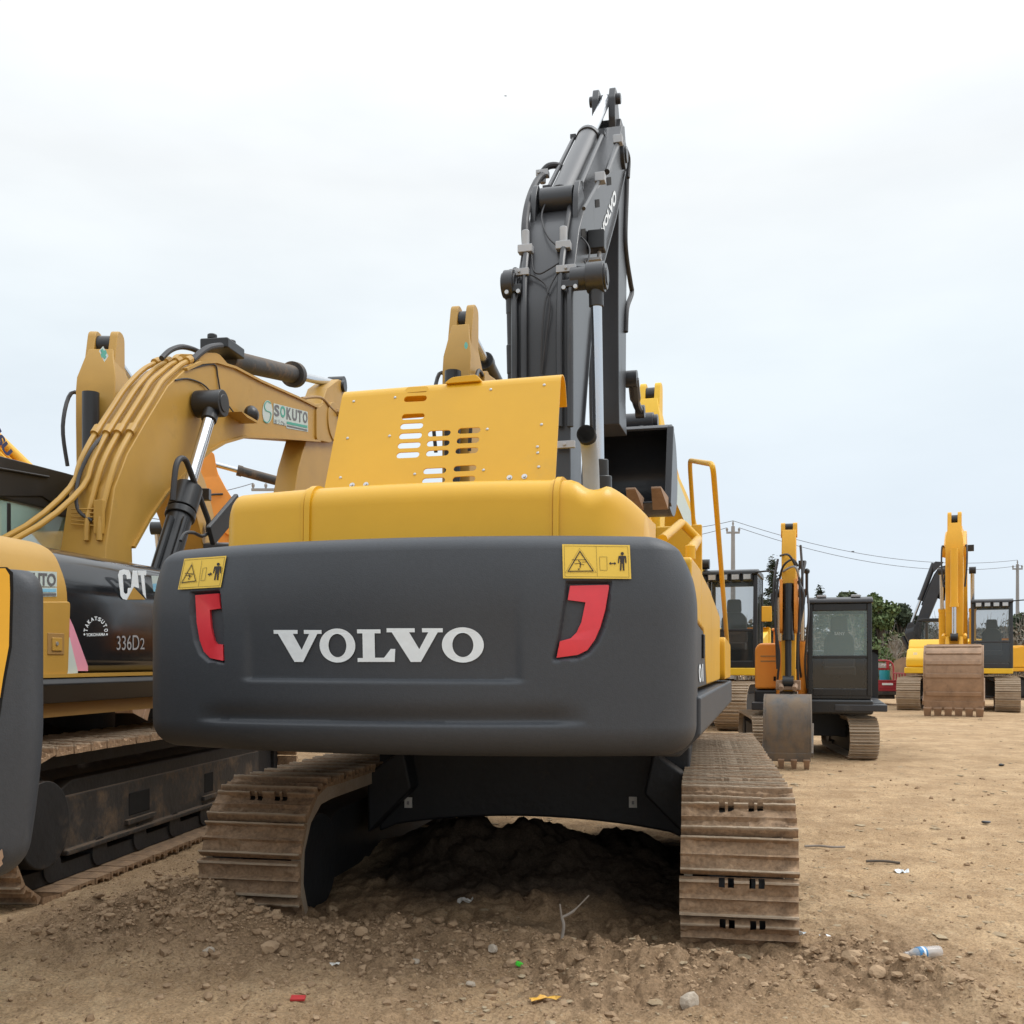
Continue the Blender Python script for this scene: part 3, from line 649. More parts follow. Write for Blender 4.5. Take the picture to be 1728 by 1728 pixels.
# the plate's rolled top edge and the flange behind it
mb = MB(); loops = []
for (u_, t_), rad_ in ((TL, .085), (TR, .085)):
    c = pl3((u_, t_)); sec = []
    q1 = math.atan2(e2.z, e2.y)                                   # direction up the plate in the (v,w) plane
    cc = c - nrm * rad_
    for q in np.linspace(0, R(142), 14):
        a = math.atan2(nrm.z, nrm.y) - q
        sec.append(cc + Vector((0, math.cos(a), math.sin(a))) * rad_)
    d = (sec[-1] - sec[-2]).normalized(); sec.append(sec[-1] + d * .10)
    loops.append([tuple(p) for p in sec] + [tuple(p + (cc - p).normalized() * th if i < 14 else p + (cc - sec[13]).normalized() * th) for i, p in reversed(list(enumerate(sec)))])
loft(mb, loops, cap0=True, cap1=True)
mb.build('rolled_edge', M['vyel'], gp, ang=40)
for x, y, r in [(224, 226, .0095), (498, 200, .0095), (1132, 147, .0095), (1486, 117, .0095), (183, 470, .0095), (461, 455, .0095), (1109, 410, .0095), (1468, 379, .0095), (1441, 527, .0095), (1443, 567, .0095), (1449, 660, .0095), (136, 731, .0095), (628, 708, .0095), (1084, 681, .0095), (213, 781, .016), (305, 777, .016), (1256, 731, .016), (1355, 724, .016)]:
    c = pl3(pl2(*Z7(x, y))); mb = MB()
    if r > .012: mb.cyl(c, c + nrm * .003, r, 14); mb.cyl(c + nrm * .003, c + nrm * .011, r * .55, 6)
    else: mb.tube([c, c + nrm * .004, c + nrm * .007], [r, r * .85, r * .35], 10)
    mb.build('bolt', M['steel'], gp)
mb = MB(); a, b = VU.v(750, 646, .95), VU.v(814, 641, .95)
mb.prism(fillet([(a[0], a[1] - .01), (b[0], b[1] - .01), (b[0] - .03, b[1] + .03), (a[0] + .05, a[1] + .025)], .02), .93, 1.2, 'v')
mb.build('hood_latch_cover', M['vyel'], big, bevel=.006)
# plate stays and the frame behind it
for u_ in (BL[0] + .12, BR[0] - .28):
    mb = MB(); mb.box(u_ - .02, u_ + .02, .72, 1.15, 2.3, 2.40); mb.box(u_ - .02, u_ + .02, 1.1, 1.14, 2.2, 2.75); mb.build('plate_stay', M['vyel'], gp)
# exhaust: pale pipe with its slanted mouth turned to the rear
ex = VU.v(989, 733, .52); mb = MB()
c = Vector((ex[0], .52, ex[1])); r = .045
mb.tube(spath([c + Vector((.005, .16, -.46)), c + Vector((.004, .15, -.30)), c + Vector((.002, .13, -.14)), c + Vector((0, .085, -.035)), c + Vector((0, .02, 0))], 6), r, 20, caps=False)
ep = mb.build('exhaust_pipe', M['exh'], big, ang=60)
mb = MB(); mb.pipe(c + Vector((0, .05, -.004)), c + Vector((0, -.012, .0)), r + .004, r - .004); mb.cyl(c + Vector((0, .06, 0)), c + Vector((0, .004, 0)), r - .003, 20); mb.build('exhaust_mouth', M['hole'], ep)
# ---- body: right-hand doors, sills, deck, underside
us_ = 1.44
mb = MB(); mb.box(-1.36, 1.36, .62, 3.2, 1.10, 1.97); mb.box(.45, 1.36, 3.2, 4.6, 1.10, 1.9); mb.box(-1.36, -.40, 3.2, 3.5, 1.10, 1.7)
core = mb.build('machine_body', M['vyel'], big, bevel=.03)
def side_panel(name, poly, m, u0=1.36, u1=us_, bev=.012):
    mb = MB(); mb.prism(poly, u0, u1, 'u'); return mb.build(name, m, big, bevel=bev)
S = lambda x, y, u=us_: VU.u(x, y, u)
sd1 = side_panel('side_door', fillet([(.30, 1.745), (.30, 2.02), (1.05, 2.02), (1.05, 1.70)], .03), M['vyel'])
sd2 = side_panel('side_door', fillet([(.30, 1.36), (.30, 1.735), (1.05, 1.69), (1.30, 1.68), (1.62, 1.36)], .02), M['vgrey'], u1=us_ - .004); sd2['label'] = 'grey louvred lower side door with white print'
sd3 = side_panel('side_door', fillet([(1.06, 1.70), (1.06, 2.01), (2.10, 1.97), (2.10, 1.36), (1.64, 1.36), (1.31, 1.69)], .03), M['vyel'])
sd4 = side_panel('side_door', fillet([(2.11, 1.36), (2.11, 1.96), (3.4, 1.86), (3.4, 1.36)], .05), M['vyel'])
side_panel('side_door', fillet([(3.42, 1.36), (3.42, 1.70), (4.6, 1.66), (4.6, 1.36)], .08), M['vyel'], u1=us_ + .04)
mb = MB(); mb.box(us_ - .003, us_ + .012, 1.14, 1.22, 1.52, 1.66); mb.build('door_handle', M['black'], sd2, bevel=.006)
mb = MB(); put_text(mb, '01', [S(1179.5, 1151), S(1187, 1149), S(1186, 1121), S(1178.7, 1120)] and [(1180, 1152), (1187, 1150), (1186.5, 1120), (1179, 1121)], lambda x, y: Vector((us_ + .001, *VU.u(x, y, us_ + .001))), .03); mb.build('print', M['white'], sd2, recalc=False, ang=0)
sill = MB(); sill.prism([(us_ + .045, 1.33), (us_ + .045, 1.14), (us_ - .06, 1.03), (1.2, 1.03), (1.2, 1.33)], .29, 4.75, 'v'); sill.build('sill', M['vgrey'], big, bevel=.015)
sill = MB(); sill.prism([(-us_ - .02, 1.33), (-us_ - .02, 1.14), (-us_ + .06, 1.03), (-1.2, 1.03), (-1.2, 1.33)], .29, 4.4, 'v'); sill.build('sill', M['vgrey'], big, bevel=.015)
mb = MB(); mb.box(-1.2, 1.2, .9, 4.4, 1.03, 1.10); mb.box(-.45, .45, 1.6, 4.8, .96, 1.03); mb.build('underbody', M['under'], big, bevel=.01)
mb = MB(); mb.cyl((.05, 3.05, .80), (.05, 3.05, .97), .72, 40); mb.build('slew_ring', M['under'], big)
# cab on the left, mostly hidden by the hood
mb = MB(); mb.prism(fillet([(3.2, 1.15), (5.1, 1.15), (5.15, 2.0), (4.8, 2.98), (3.35, 3.0), (3.2, 2.8)], .1), -1.38, -.42, 'u'); cb = mb.build('cab', M['vgrey'], big, bevel=.03)
mb = MB(); mb.prism(fillet([(3.32, 2.0), (4.98, 2.0), (4.72, 2.88), (3.4, 2.88)], .06), -1.385, -.415, 'u'); mb.build('window', M['glassd'], cb)
mb = MB(); mb.prism(fillet([(-1.3, 2.05), (-.5, 2.05), (-.5, 2.85), (-1.3, 2.85)], .06), 3.185, 3.25, 'v'); mb.build('window', M['glassd'], cb)
# handrails at the front right
def pts(*l): return [Vector((u_, *VU.u(x, y, u_))) for x, y, u_ in l]
mb = MB(); a = pts((1172, 905, 1.10), (1163.5, 795, 1.10)); b = pts((1228, 1098, 1.42), (1203, 795, 1.42))
top = [a[1] + Vector((0, 0, .10)), b[1] + Vector((0, 0, .05))]
mb.tube(rpath([a[0], top[0], top[1], b[0]], .16, 7), .021, 12); mb.build('handrail', M['vyel'], big)
mb = MB(); c = pts((1118, 910, 1.02), (1150, 882, 1.06), (1178, 910, 1.20), (1165, 928, 1.30))
mb.tube(rpath(c, .05, 5), .038, 12); mb.build('grab_rail', M['vyel'], big)
mb = MB(); c0 = c[2]; mb.box(c0.x - .06, c0.x + .03, c0.y + .05, c0.y + .12, 1.9, c0.z + .14); mb.cyl(c[3] + Vector((0, -.02, -.07)), c[3] + Vector((0, -.02, .03)), .036, 12); mb.build('rail_bracket', M['vyel'], big, bevel=.01)
mb = MB(); q = pts((1170, 935, 1.12), (1172, 880, 1.12)); mb.box(.75, 1.13, q[0].y + .05, q[0].y + .5, 1.85, q[1].z - .05); mb.build('tool_box', M['vyel'], big, bevel=.02)
# ---- boom
uB0, uB1 = -.30, .20; ucen = -.05
Bp = lambda x, y: VU.u(x, y, uB1)
Z3 = lambda x, y: (800 + x / 4.32, 130 + y / 4.32)
Z4 = lambda x, y: (800 + x / 4.32, 450 + y / 4.32)
rear = [Bp(963, 640), Bp(963, 560), Bp(965, 500), Bp(970, 449), Bp(978, 385), Bp(986, 355), Bp(1003, 325), Bp(1031, 288), Bp(1046, 236)]
tip = [Bp(1050, 212), Bp(1054, 212), Bp(1056, 240)]
front = [Bp(1053, 290), Bp(1036, 370), Bp(1015, 447), Bp(1003, 500), Bp(997, 540), Bp(992, 600), Bp(987, 660), Bp(981, 740)]
fz = front[-1][0]
rear0 = [(rear[0][0] - .02, 2.7), (rear[0][0] - .05, 2.2)]
outl = [(fz - .1, 1.8), (3.45, 1.75)] + rear0[::-1] + rear + tip + front + [(fz + .02, 2.4)]
mb = MB(); mb.prism(outl, uB0, uB1, 'u'); boom = mb.build('boom', M['vboom'], big, bevel=.012, ang=24)
def outw(i, d, lst):
    a, b = Vector(lst[max(i - 1, 0)]), Vector(lst[min(i + 1, len(lst) - 1)]); t = (b - a).normalized(); p = Vector(lst[i]); return (p.x - t.y * d, p.y + t.x * d)
# flange lips along the right face
mb = MB(); fl = [outw(i, -.0, front) for i in range(len(front))]
loft(mb, [[(uB1 + k, *outw(i, d, front)) for k, d in ((-.02, -.012), (.022, -.012), (.022, .012), (-.02, .012))] for i in range(len(front))], cap0=True, cap1=True)
mb.build('boom_flange', M['vboom'], boom)
# window-like lifting slots on the face, their dark inside painted as black sheets
for x, y in ((982, 758), (897, 920), (795, 1134)):
    mb = MB(); sheet(mb, [[Z3(x - 17, y - 26), Z3(x + 14, y - 30), Z3(x + 17, y + 28), Z3(x - 13, y + 34)]], lambda p: Vector((uB1 + .004, *Bp(*p)))); mb.build('boom_slot', M['hole'], boom, recalc=False, ang=0)
mb = MB(); put_text(mb, 'VOLVO', [Z3(938, 1148), Z3(1036, 905), Z3(1024, 805), Z3(918, 1118)], lambda x, y: Vector((uB1 + .005, *Bp(x, y))), .05); mb.build('boom_lettering', M['white'], boom, recalc=False, ang=0)
# boom foot cylinders (two) with bosses through the boom
def vec(p): return Vector(p)
zpin = VU.v(1005, 468, 3.72)[1]
for s_ in (1, -1):
    uu = ucen + (.45 if s_ > 0 else -.295); hwb, rb_ = (.075, .098) if s_ > 0 else (.042, .040); ptop = Vector((uu, 3.72, zpin)); pbot = Vector((uu, 4.05, 1.45)); ax = (pbot - ptop).normalized()
    mb = MB(); mb.cyl((ucen + s_ * .24, 3.72, zpin), (uu + s_ * hwb, 3.72, zpin), .095, 28); mb.cyl((uu - hwb, 3.72, zpin), (uu + hwb, 3.72, zpin), .125, 28); mb.cyl((uu + s_ * hwb, 3.72, zpin), (uu + s_ * (hwb + .02), 3.72, zpin), .105, 28)
    mb.cyl((uu + s_ * (hwb + .02), 3.72, zpin), (uu + s_ * (hwb + .028), 3.72, zpin), .07, 18); mb.cyl(ptop, ptop + ax * .24, min(.062, rb_), 20)
    bs = mb.build('boom_pin', M['vboom'], boom, bevel=.008)
    zc_ = VU.u(1015, 800, uu)[1]; k = ptop.z - zc_ if s_ > 0 else .45
    mb = MB(); mb.cyl(pbot, ptop + ax * (k + .07), rb_, 28); mb.cyl(ptop + ax * (k + .05), ptop + ax * (k + .30), rb_ * 1.12, 28); mb.cyl(ptop + ax * (k - .09), ptop + ax * (k + .06), rb_ * .84, 28); cyl = mb.build('boom_cylinder', M['black'], big, bevel=.01)
    mb = MB(); mb.cyl(ptop + ax * .2, ptop + ax * (k + .05), min(.047, rb_ * .9), 28); mb.build('rod', M['chrome'] if s_ > 0 else M['vboom'], cyl)
# stick
def Au(u): return lambda x, y: VU.u(x, y, u)
s0, s1 = -.23, .125
A_ = VU.u
vr = A_(1045, 560, s1)[0]; vf = A_(1056, 560, s1)[0]
zb = A_(1045, 715, s1)[1]
rt = [(vr + .02, zb), (vr - .02, zb + .25), (vr - .06, zb + 1.1), (vr - .05, zb + 2.0), (vr - .02, zb + 2.7)]
ears_v, ears_z = A_(1022, 178, ucen)
arm_poly = [(vf + .10, zb), (vf + .0, zb + .35), (vf + .05, zb + 1.4), (vf + .10, zb + 2.3), (vf + .12, zb + 3.0), (ears_v + .45, ears_z - .35), (ears_v + .33, ears_z - .12), (ears_v + .06, ears_z - .14), (vr - .14, zb + 2.95)] + rt[::-1]
mb = MB(); mb.prism(arm_poly, s0, s1, 'u'); stick = mb.build('stick', M['vboom'], big, bevel=.012)
mb = MB()
for u_ in (ucen - .105, ucen + .09):
    mb.prism(fillet([(ears_v - .13, ears_z + .02), (ears_v - .06, ears_z + .17), (ears_v + .08, ears_z + .18), (ears_v + .30, ears_z - .10), (ears_v + .42, ears_z - .5), (ears_v, ears_z - .55), (ears_v - .12, ears_z - .2)], .022), u_ - .038, u_ + .038, 'u')
mb.cyl((ucen - .19, ears_v, ears_z + .06), (ucen + .18, ears_v, ears_z + .06), .06, 20); mb.build('stick_ear', M['vboom'], stick, bevel=.008)
# stick pivot cheeks at the boom tip
tv, tz = Bp(1050, 262); mb = MB(); mb.cyl((uB0 - .03, tv, tz), (uB1 + .04, tv, tz), .15, 24); mb.cyl((uB1 + .04, tv, tz), (uB1 + .06, tv, tz), .09, 18); mb.build('pivot_pin', M['vboom'], boom, bevel=.01)
# arm cylinder
cb0 = Vector((ucen, *VU.u(944, 338, ucen))); rod1 = Vector((ucen, ears_v, ears_z + .06)); ax = (rod1 - cb0).normalized(); LL = (rod1 - cb0).length
kk = (Vector((ucen, *VU.u(993, 232, ucen))) - cb0).dot(ax)
mb = MB(); mb.cyl(cb0 - ax * .02, cb0 + ax * kk, .112, 32); mb.cyl(cb0 + ax * (kk - .09), cb0 + ax * kk, .128, 32); mb.cyl(cb0 + ax * .05, cb0 + ax * .12, .122, 32)
acy = mb.build('arm_cylinder', M['vboom'], big, bevel=.01)
mb = MB(); mb.cyl(cb0 + ax * (kk - .02), rod1, .062, 28); mb.build('rod', M['chrome'], acy)
mb = MB(); mb.cyl((ucen - .17, cb0.y, cb0.z), (ucen + .14, cb0.y, cb0.z), .12, 28)
for u_ in (ucen - .21, ucen + .18): mb.prism(fillet([(cb0.y - .16, cb0.z - .02), (cb0.y - .05, cb0.z + .16), (cb0.y + .12, cb0.z + .10), (cb0.y + .25, cb0.z - .25), (cb0.y - .25, cb0.z - .62)], .06), u_ - .025, u_ + .025, 'u')
mb.build('cylinder_bracket', M['vboom'], boom, bevel=.008)
nn = Vector((0, -ax.z, ax.y)); mb = MB()
for sgn in (1, -1):
    o_ = Vector((.155 * sgn, 0, 0)); mb.tube([cb0 + ax * .28 + o_ + nn * .02, cb0 + ax * (kk - .02) + o_ + nn * .02], .022, 10)
    mb.box(-.03, .03, -.03, .03, -.02, .02, Matrix.Translation(cb0 + ax * (kk - .03) + o_ + nn * .03)); mb.box(-.035, .035, -.035, .035, -.03, .03, Matrix.Translation(cb0 + ax * .26 + o_ + nn * .03))
mb.build('cylinder_line', M['vboom'], acy)
# bucket hung from the stick, mouth towards the machine
bv, bz = A_(1066, 712, ucen); bw = .54
def bucket_profile(k=1.0): return [(-.42, -.20), (-.30, -.10), (.10, -.06), (.45, -.18), (.72, -.48), (.74, -.86), (.52, -1.18), (.10, -1.38), (-.55, -1.46)]
def make_bucket(parent, pv, pz, uc, hw, k, a, m, mt, teeth=5, thick=.03, ribs=False, ts=1.0):
    ca, sa = math.cos(a), math.sin(a)
    tr = lambda p: (pv + (p[0] * ca - p[1] * sa) * k, pz + (p[0] * sa + p[1] * ca) * k)
    pr = bucket_profile(); sp = [tuple(q) for q in spath([(p[0], p[1], 0) for p in pr], 4)]; sp = [(p[0], p[1]) for p in sp]
    inn = []
    for i, p in enumerate(sp):
        q0, q1 = Vector(sp[max(i - 1, 0)]), Vector(sp[min(i + 1, len(sp) - 1)]); d = (q1 - q0).normalized(); inn.append((p[0] + d.y * thick, p[1] - d.x * thick))
    mb = MB(); mb.prism([tr(p) for p in sp] + [tr(p) for p in reversed(inn)], uc - hw, uc + hw, 'u')
    mid = [(-.47, -1.46), (-.42, -1.1), (-.36, -.7), (-.36, -.20)]
    for s_ in (1, -1):
        x0 = uc + s_ * hw; mb.prism([tr(p) for p in sp] + [tr(p) for p in mid[1:]], x0, x0 + s_ * thick * 1.1, 'u')
        e0, e1 = (-.42, -.2), (-.56, -1.46)
        mb.prism([tr((e0[0] - .03, e0[1])), tr((e0[0] + .07, e0[1])), tr((e1[0] + .12, e1[1])), tr((e1[0] - .02, e1[1]))], x0 - s_ * thick * .3, x0 + s_ * thick * 1.9, 'u')
    mb.prism([tr((-.46, -1.40)), tr((-.46, -1.47)), tr((-.70, -1.50)), tr((-.70, -1.475))], uc - hw - .02, uc + hw + .02, 'u')
    if ribs:
        for t in range(3, len(sp) - 2, 3):
            p = sp[t]; q0, q1 = Vector(sp[t - 1]), Vector(sp[t + 1]); d = (q1 - q0).normalized(); nq = Vector((-d.y, d.x))
            mb.prism([tr((p[0] - d.x * .06 + nq.x * .004, p[1] - d.y * .06 + nq.y * .004)), tr((p[0] - d.x * .05 + nq.x * .03, p[1] - d.y * .05 + nq.y * .03)), tr((p[0] + d.x * .05 + nq.x * .03, p[1] + d.y * .05 + nq.y * .03)), tr((p[0] + d.x * .06 + nq.x * .004, p[1] + d.y * .06 + nq.y * .004))], uc - hw * .97, uc + hw * .97, 'u')
    bk = mb.build('bucket', m, parent, bevel=.008 * k)
    mb = MB()
    for s_ in (-.26 * hw, .26 * hw): mb.prism(fillet([tr((-.16, -.12)), tr((-.10, .10)), tr((.02, .14)), tr((.16, .06)), tr((.42, .12)), tr((.55, .0)), tr((.50, -.2)), tr((.1, -.08))], .04 * k), uc + s_ - .03 * k, uc + s_ + .03 * k, 'u')
    for c_ in ((0, .03), (.44, .02)): q = tr(c_); mb.cyl((uc - .42 * hw, *q), (uc + .42 * hw, *q), .055 * k, 14)
    mb.build('bucket_ear', m, bk, bevel=.006 * k)
    for i in range(teeth):
        x0 = uc - hw + .06 * k + (2 * hw - .12 * k) * i / (teeth - 1); t2 = .058 * k * ts
        mb = MB(); a_, b_ = tr((-.62, -1.48 + .05 * ts)), tr((-.62, -1.48 - .05 * ts)); c_, d_ = tr((-.62 - .33 * ts, -1.49)), tr((-.62 - .33 * ts, -1.52))
        mb.add([(x0 - t2, *a_), (x0 + t2, *a_), (x0 + t2, *b_), (x0 - t2, *b_), (x0 - t2 * .6, *c_), (x0 + t2 * .6, *c_), (x0 + t2 * .6, *d_), (x0 - t2 * .6, *d_)], [(0, 1, 2, 3), (4, 7, 6, 5), (0, 4, 5, 1), (1, 5, 6, 2), (2, 6, 7, 3), (3, 7, 4, 0)])
        mb.build('tooth', mt, bk, bevel=.006 * k)
    return bk, tr
bk, btr = make_bucket(big, bv + .1, bz - .09, ucen, bw, .93, R(-14), M['vboom'], M['bucket'], thick=.04, teeth=4, ts=1.9)
# linkage on the stick's right and left
lv, lz = A_(1060, 640, .13); mv, mz = A_(1075, 700, .16); jv, jz = A_(1064, 700, .16)
for s_ in (1, -1):
    uu = ucen + s_ * .245; mb = MB()
    mb.cyl((ucen + s_ * .15, lv, lz), (uu + s_ * .05, lv, lz), .105, 20); mb.tube(spath([(uu, lv, lz), (uu, lv + .25, lz - .22), (uu, mv + .05, mz + .05)], 6), [.07] * 6 + [.05] * 6 + [.07], 10)
    mb.cyl((uu - .06, mv + .05, mz + .05), (uu + .06, mv + .05, mz + .05), .085, 18); mb.build('bucket_link', M['vboom'], big, bevel=.008)
mb = MB(); mb.cyl((ucen - .36, bv + .1, bz + .01), (ucen + .36, bv + .1, bz + .01), .10, 20); mb.cyl((ucen - .3, bv + .1, bz + .01), (ucen + .3, bv + .1, bz + .01), .13, 20); mb.build('bucket_pin', M['vboom'], big, bevel=.01)
# pipes down the back of the boom, clamps, couplings and hoses
rvz = lambda z, lst=rear0[::-1] + rear: float(np.interp(z, [p[1] for p in lst], [p[0] for p in lst]))
def onback(x, y, off=.05):
    v = 3.5
    for _ in range(10): p = VU.hit(x, y, 1, v); v = rvz(p.z) - off
    return VU.hit(x, y, 1, v)
def hose(name, l, r, m, parent=boom, k=6, off=.05):
    mb = MB(); mb.tube(spath([onback(*p[:2], p[2] if len(p) > 2 else off) for p in l], k), r, 10); return mb.build(name, m, parent)
for l in ([(868, 640), (868, 560), (868, 480), (870, 455)], [(884, 640), (884, 540), (885, 470), (888, 430)], [(944, 640), (944, 540), (947, 460), (951, 420)], [(962, 640), (962, 560), (962, 500), (965, 470)]):
    hose('steel_pipe', [(l[0][0], 720)] + l, .028, M['vboom'])
for l in ([(887, 415), (886, 380, .10), (892, 340, .18), (905, 308, .25), (916, 296, .30)], [(951, 412), (958, 370, .06), (966, 330, .05), (975, 292, .06)]):
    hose('hose', l, .034 if l[0][0] < 900 else .024, M['rubber'])
for l in ([(890, 462), (905, 468), (920, 480), (925, 495)], [(945, 455), (930, 480), (920, 510), (915, 560), (913, 630)], [(925, 500), (928, 520), (920, 580), (914, 630)], [(897, 430), (900, 455), (910, 462), (925, 455), (944, 443)], [(939, 325, .16), (920, 345, .12), (914, 370, .08), (925, 400, .06), (944, 418, .05)], [(970, 450), (985, 452, .08), (998, 462, .1), (1002, 470, .13)], [(975, 395, -.1), (990, 410, -.1), (995, 425, -.12), (990, 445, -.12), (986, 440, -.1)], [(876, 470), (873, 500), (864, 520)]):
    hose('thin_hose', l, .0075, M['rubber'], off=.045)
for x, y, w2 in ((876, 459, .085), (955, 453, .085), (953, 750, .085)):
    c = onback(x, y, .085); mb = MB(); mb.box(c.x - w2, c.x + w2, c.y - .012, c.y + .03, c.z - .03, c.z + .03); mb.cyl(c + Vector((0, -.012, 0)), c + Vector((0, -.03, 0)), .014, 8); mb.build('pipe_clamp', M['zinc'], boom, bevel=.004)
for x, y in ((887, 420), (951, 414)):
    c = onback(x, y, .05); mb = MB(); mb.cyl(c + Vector((0, 0, .02)), c + Vector((0, 0, .16)), .034, 14); mb.box(c.x - .065, c.x + .065, c.y - .04, c.y + .045, c.z - .04, c.z + .03); mb.build('coupling', M['zinc'], boom, bevel=.008)
for x, y in ((866, 486), (962, 478)):
    c = onback(x, y, .09); mb = MB(); mb.box(c.x - .07, c.x + .07, c.y - .01, c.y + .04, c.z - .03, c.z + .03); cpl = mb.build('pipe_block', M['vboom'], boom, bevel=.006)
    for q in (-.05, .05): mb = MB(); mb.cyl(c + Vector((q, -.01, -.04)), c + Vector((q, -.035, -.04)), .018, 10); mb.build('cap_nut', M['steel'], cpl)
for x, y, off_ in ((916, 294, .30), (977, 288, .10)):
    c = onback(x, y, off_); mb = MB(); mb.box(c.x - .06, c.x + .06, c.y - .05, c.y + .04, c.z - .03, c.z + .03); mb.cyl(c + Vector((0, 0, -.09)), c, .030, 12); mb.cyl(c + Vector((-.03, -.05, 0)), c + Vector((-.03, -.07, 0)), .02, 8); mb.build('coupling', M['zinc'], acy, bevel=.006)
c = onback(916, 290, .30); mb = MB(); mb.tube(spath([c, c + Vector((.06, .02, .06)), c + Vector((.16, .08, .07)), c + Vector((.24, .2, .0))], 5), .032, 10); mb.build('hose', M['rubber'], acy)
# hose down the right edge of the stick, pipes along the boom's shoulder
U2 = lambda l, u: [Vector((u, *VU.u(x, y, u))) for x, y in l]
mb = MB(); mb.tube(spath(U2([(1058, 285), (1057, 330), (1055, 400), (1058, 440), (1064, 478), (1066, 495), (1058, 520), (1056, 560)], .14), 6), .030, 10); mb.build('hose', M['rubber'], stick)
mb = MB(); mb.tube(spath(U2([(1045, 240), (1055, 250), (1061, 268), (1060, 300)], .2), 6), .022, 10); mb.build('hose', M['rubber'], stick)
for y in (505, 528, 556): q = U2([(1053, y)], .09)[0]; mb = MB(); mb.box(.06, .10, q.y - .06, q.y + .06, q.z - .05, q.z + .05); mb.build('hose_clip', M['black'], stick, bevel=.004)
mb = MB(); mb.tube(U2([(1043, 240), (1024, 290)], uB1 + .02), .03, 10); mb.tube(U2([(1013, 302), (985, 352)], uB1 + .02), .018, 10); mb.build('steel_pipe', M['vboom'], boom)
for x, y in ((1043, 236), (1013, 300)): q = U2([(x, y)], uB1 + .03)[0]; mb = MB(); mb.box(q.x - .05, q.x + .05, q.y - .05, q.y + .05, q.z - .05, q.z + .04); mb.build('pipe_block', M['zinc'], boom, bevel=.008)
# work light
q = U2([(1011, 408)], uB1 + .10)[0]; mb = MB(); mb.box(q.x - .10, q.x + .06, q.y - .08, q.y + .06, q.z - .09, q.z + .09); wl = mb.build('work_light', M['black'], boom, bevel=.015)
mb = MB(); mb.box(q.x - .10, q.x + .02, q.y - .03, q.y + .03, q.z - .17, q.z - .15); mb.cyl(q + Vector((0, 0, -.16)), q + Vector((0, 0, -.08)), .02, 8); mb.build('bracket', M['zinc'], wl)
# ---- undercarriage
TM = VU.I @ VT.M                          # track axes expressed in the machine's axes
def shoe_mesh(half, pitch, gr=.044, seed=0, notch=False):
    """triple-grouser track shoe, worn and caked with mud: u across, v along, w outward"""
    mb = MB(); p = pitch * .474; nu, nv = 40, 22; us = np.linspace(-half, half, nu); vs = np.linspace(-p, p, nv)
    U, V = np.meshgrid(us, vs, indexing='ij')
    wear = 1 - .25 * np.clip(fbm(U * 6 + seed * 3.1, U * 0 + seed, 2, seed), 0, 1)
    bar = lambda c, h, t: h * np.clip((t - np.abs(V - c)) / (t * .45), 0, 1)
    g = np.maximum(np.maximum(bar(-p + .014, gr, .014), bar(-p * .03, gr * .74, .012)), bar(p - .016, gr * .92, .013)) * wear
    mud = np.clip(.007 + .045 * fbm(U * 7 + 9 * seed, V * 9 + 5 * seed, 4, 70 + seed, .6), .0, gr * .52) * np.clip((p - np.abs(V)) / .03, .25, 1)
    Z = np.maximum(g, mud) + .004 * fbm(U * 45 + seed, V * 45, 2, 90 + seed)
    v = [(float(U[i, j]), float(V[i, j]), float(Z[i, j])) for i in range(nu) for j in range(nv)]; f = []
    for i in range(nu - 1):
        for j in range(nv - 1):
            um, vm = (us[i] + us[i + 1]) / 2, vs[j]
            if notch and vm > p - .05 and (abs(um - half * .22) < .017 or abs(um - half * .38) < .017 or abs(um + half * .14) < .017 or abs(um + half * .30) < .017): continue
            f.append((i * nv + j, (i + 1) * nv + j, (i + 1) * nv + j + 1, i * nv + j + 1))
    mb.add(v, f)
    rim = [i * nv for i in range(nu)] + [(nu - 1) * nv + j for j in range(1, nv)] + [i * nv + nv - 1 for i in range(nu - 2, -1, -1)] + [j for j in range(nv - 2, 0, -1)]
    b = len(mb.vs); mb.vs += [(mb.vs[k][0], mb.vs[k][1], -.016) for k in rim]; n = len(rim)
    mb.fs += [(rim[k], rim[(k + 1) % n], b + (k + 1) % n, b + k) for k in range(n)]
    if not notch: mb.fs.append(tuple(range(b, b + n))[::-1])
    return mb
def belt(v0, v1, zc, r, n):
    """n places round the stadium-shaped belt: (v, z, angle)"""
    Ls = v1 - v0 - 2 * r; per = 2 * Ls + 2 * math.pi * r; res = []
    for i in range(n):
        s_ = per * (i + .5) / n
        if s_ < Ls: res.append((v0 + r + s_, zc + r, 0))
        elif s_ < Ls + math.pi * r: a = (s_ - Ls) / r; res.append((v1 - r + r * math.sin(a), zc + r * math.cos(a), -a))
        elif s_ < 2 * Ls + math.pi * r: res.append((v1 - r - (s_ - Ls - math.pi * r), zc - r, math.pi))
        else: a = (s_ - 2 * Ls - math.pi * r) / r; res.append((v0 + r - r * math.sin(a), zc - r * math.cos(a), math.pi - a))
    return res
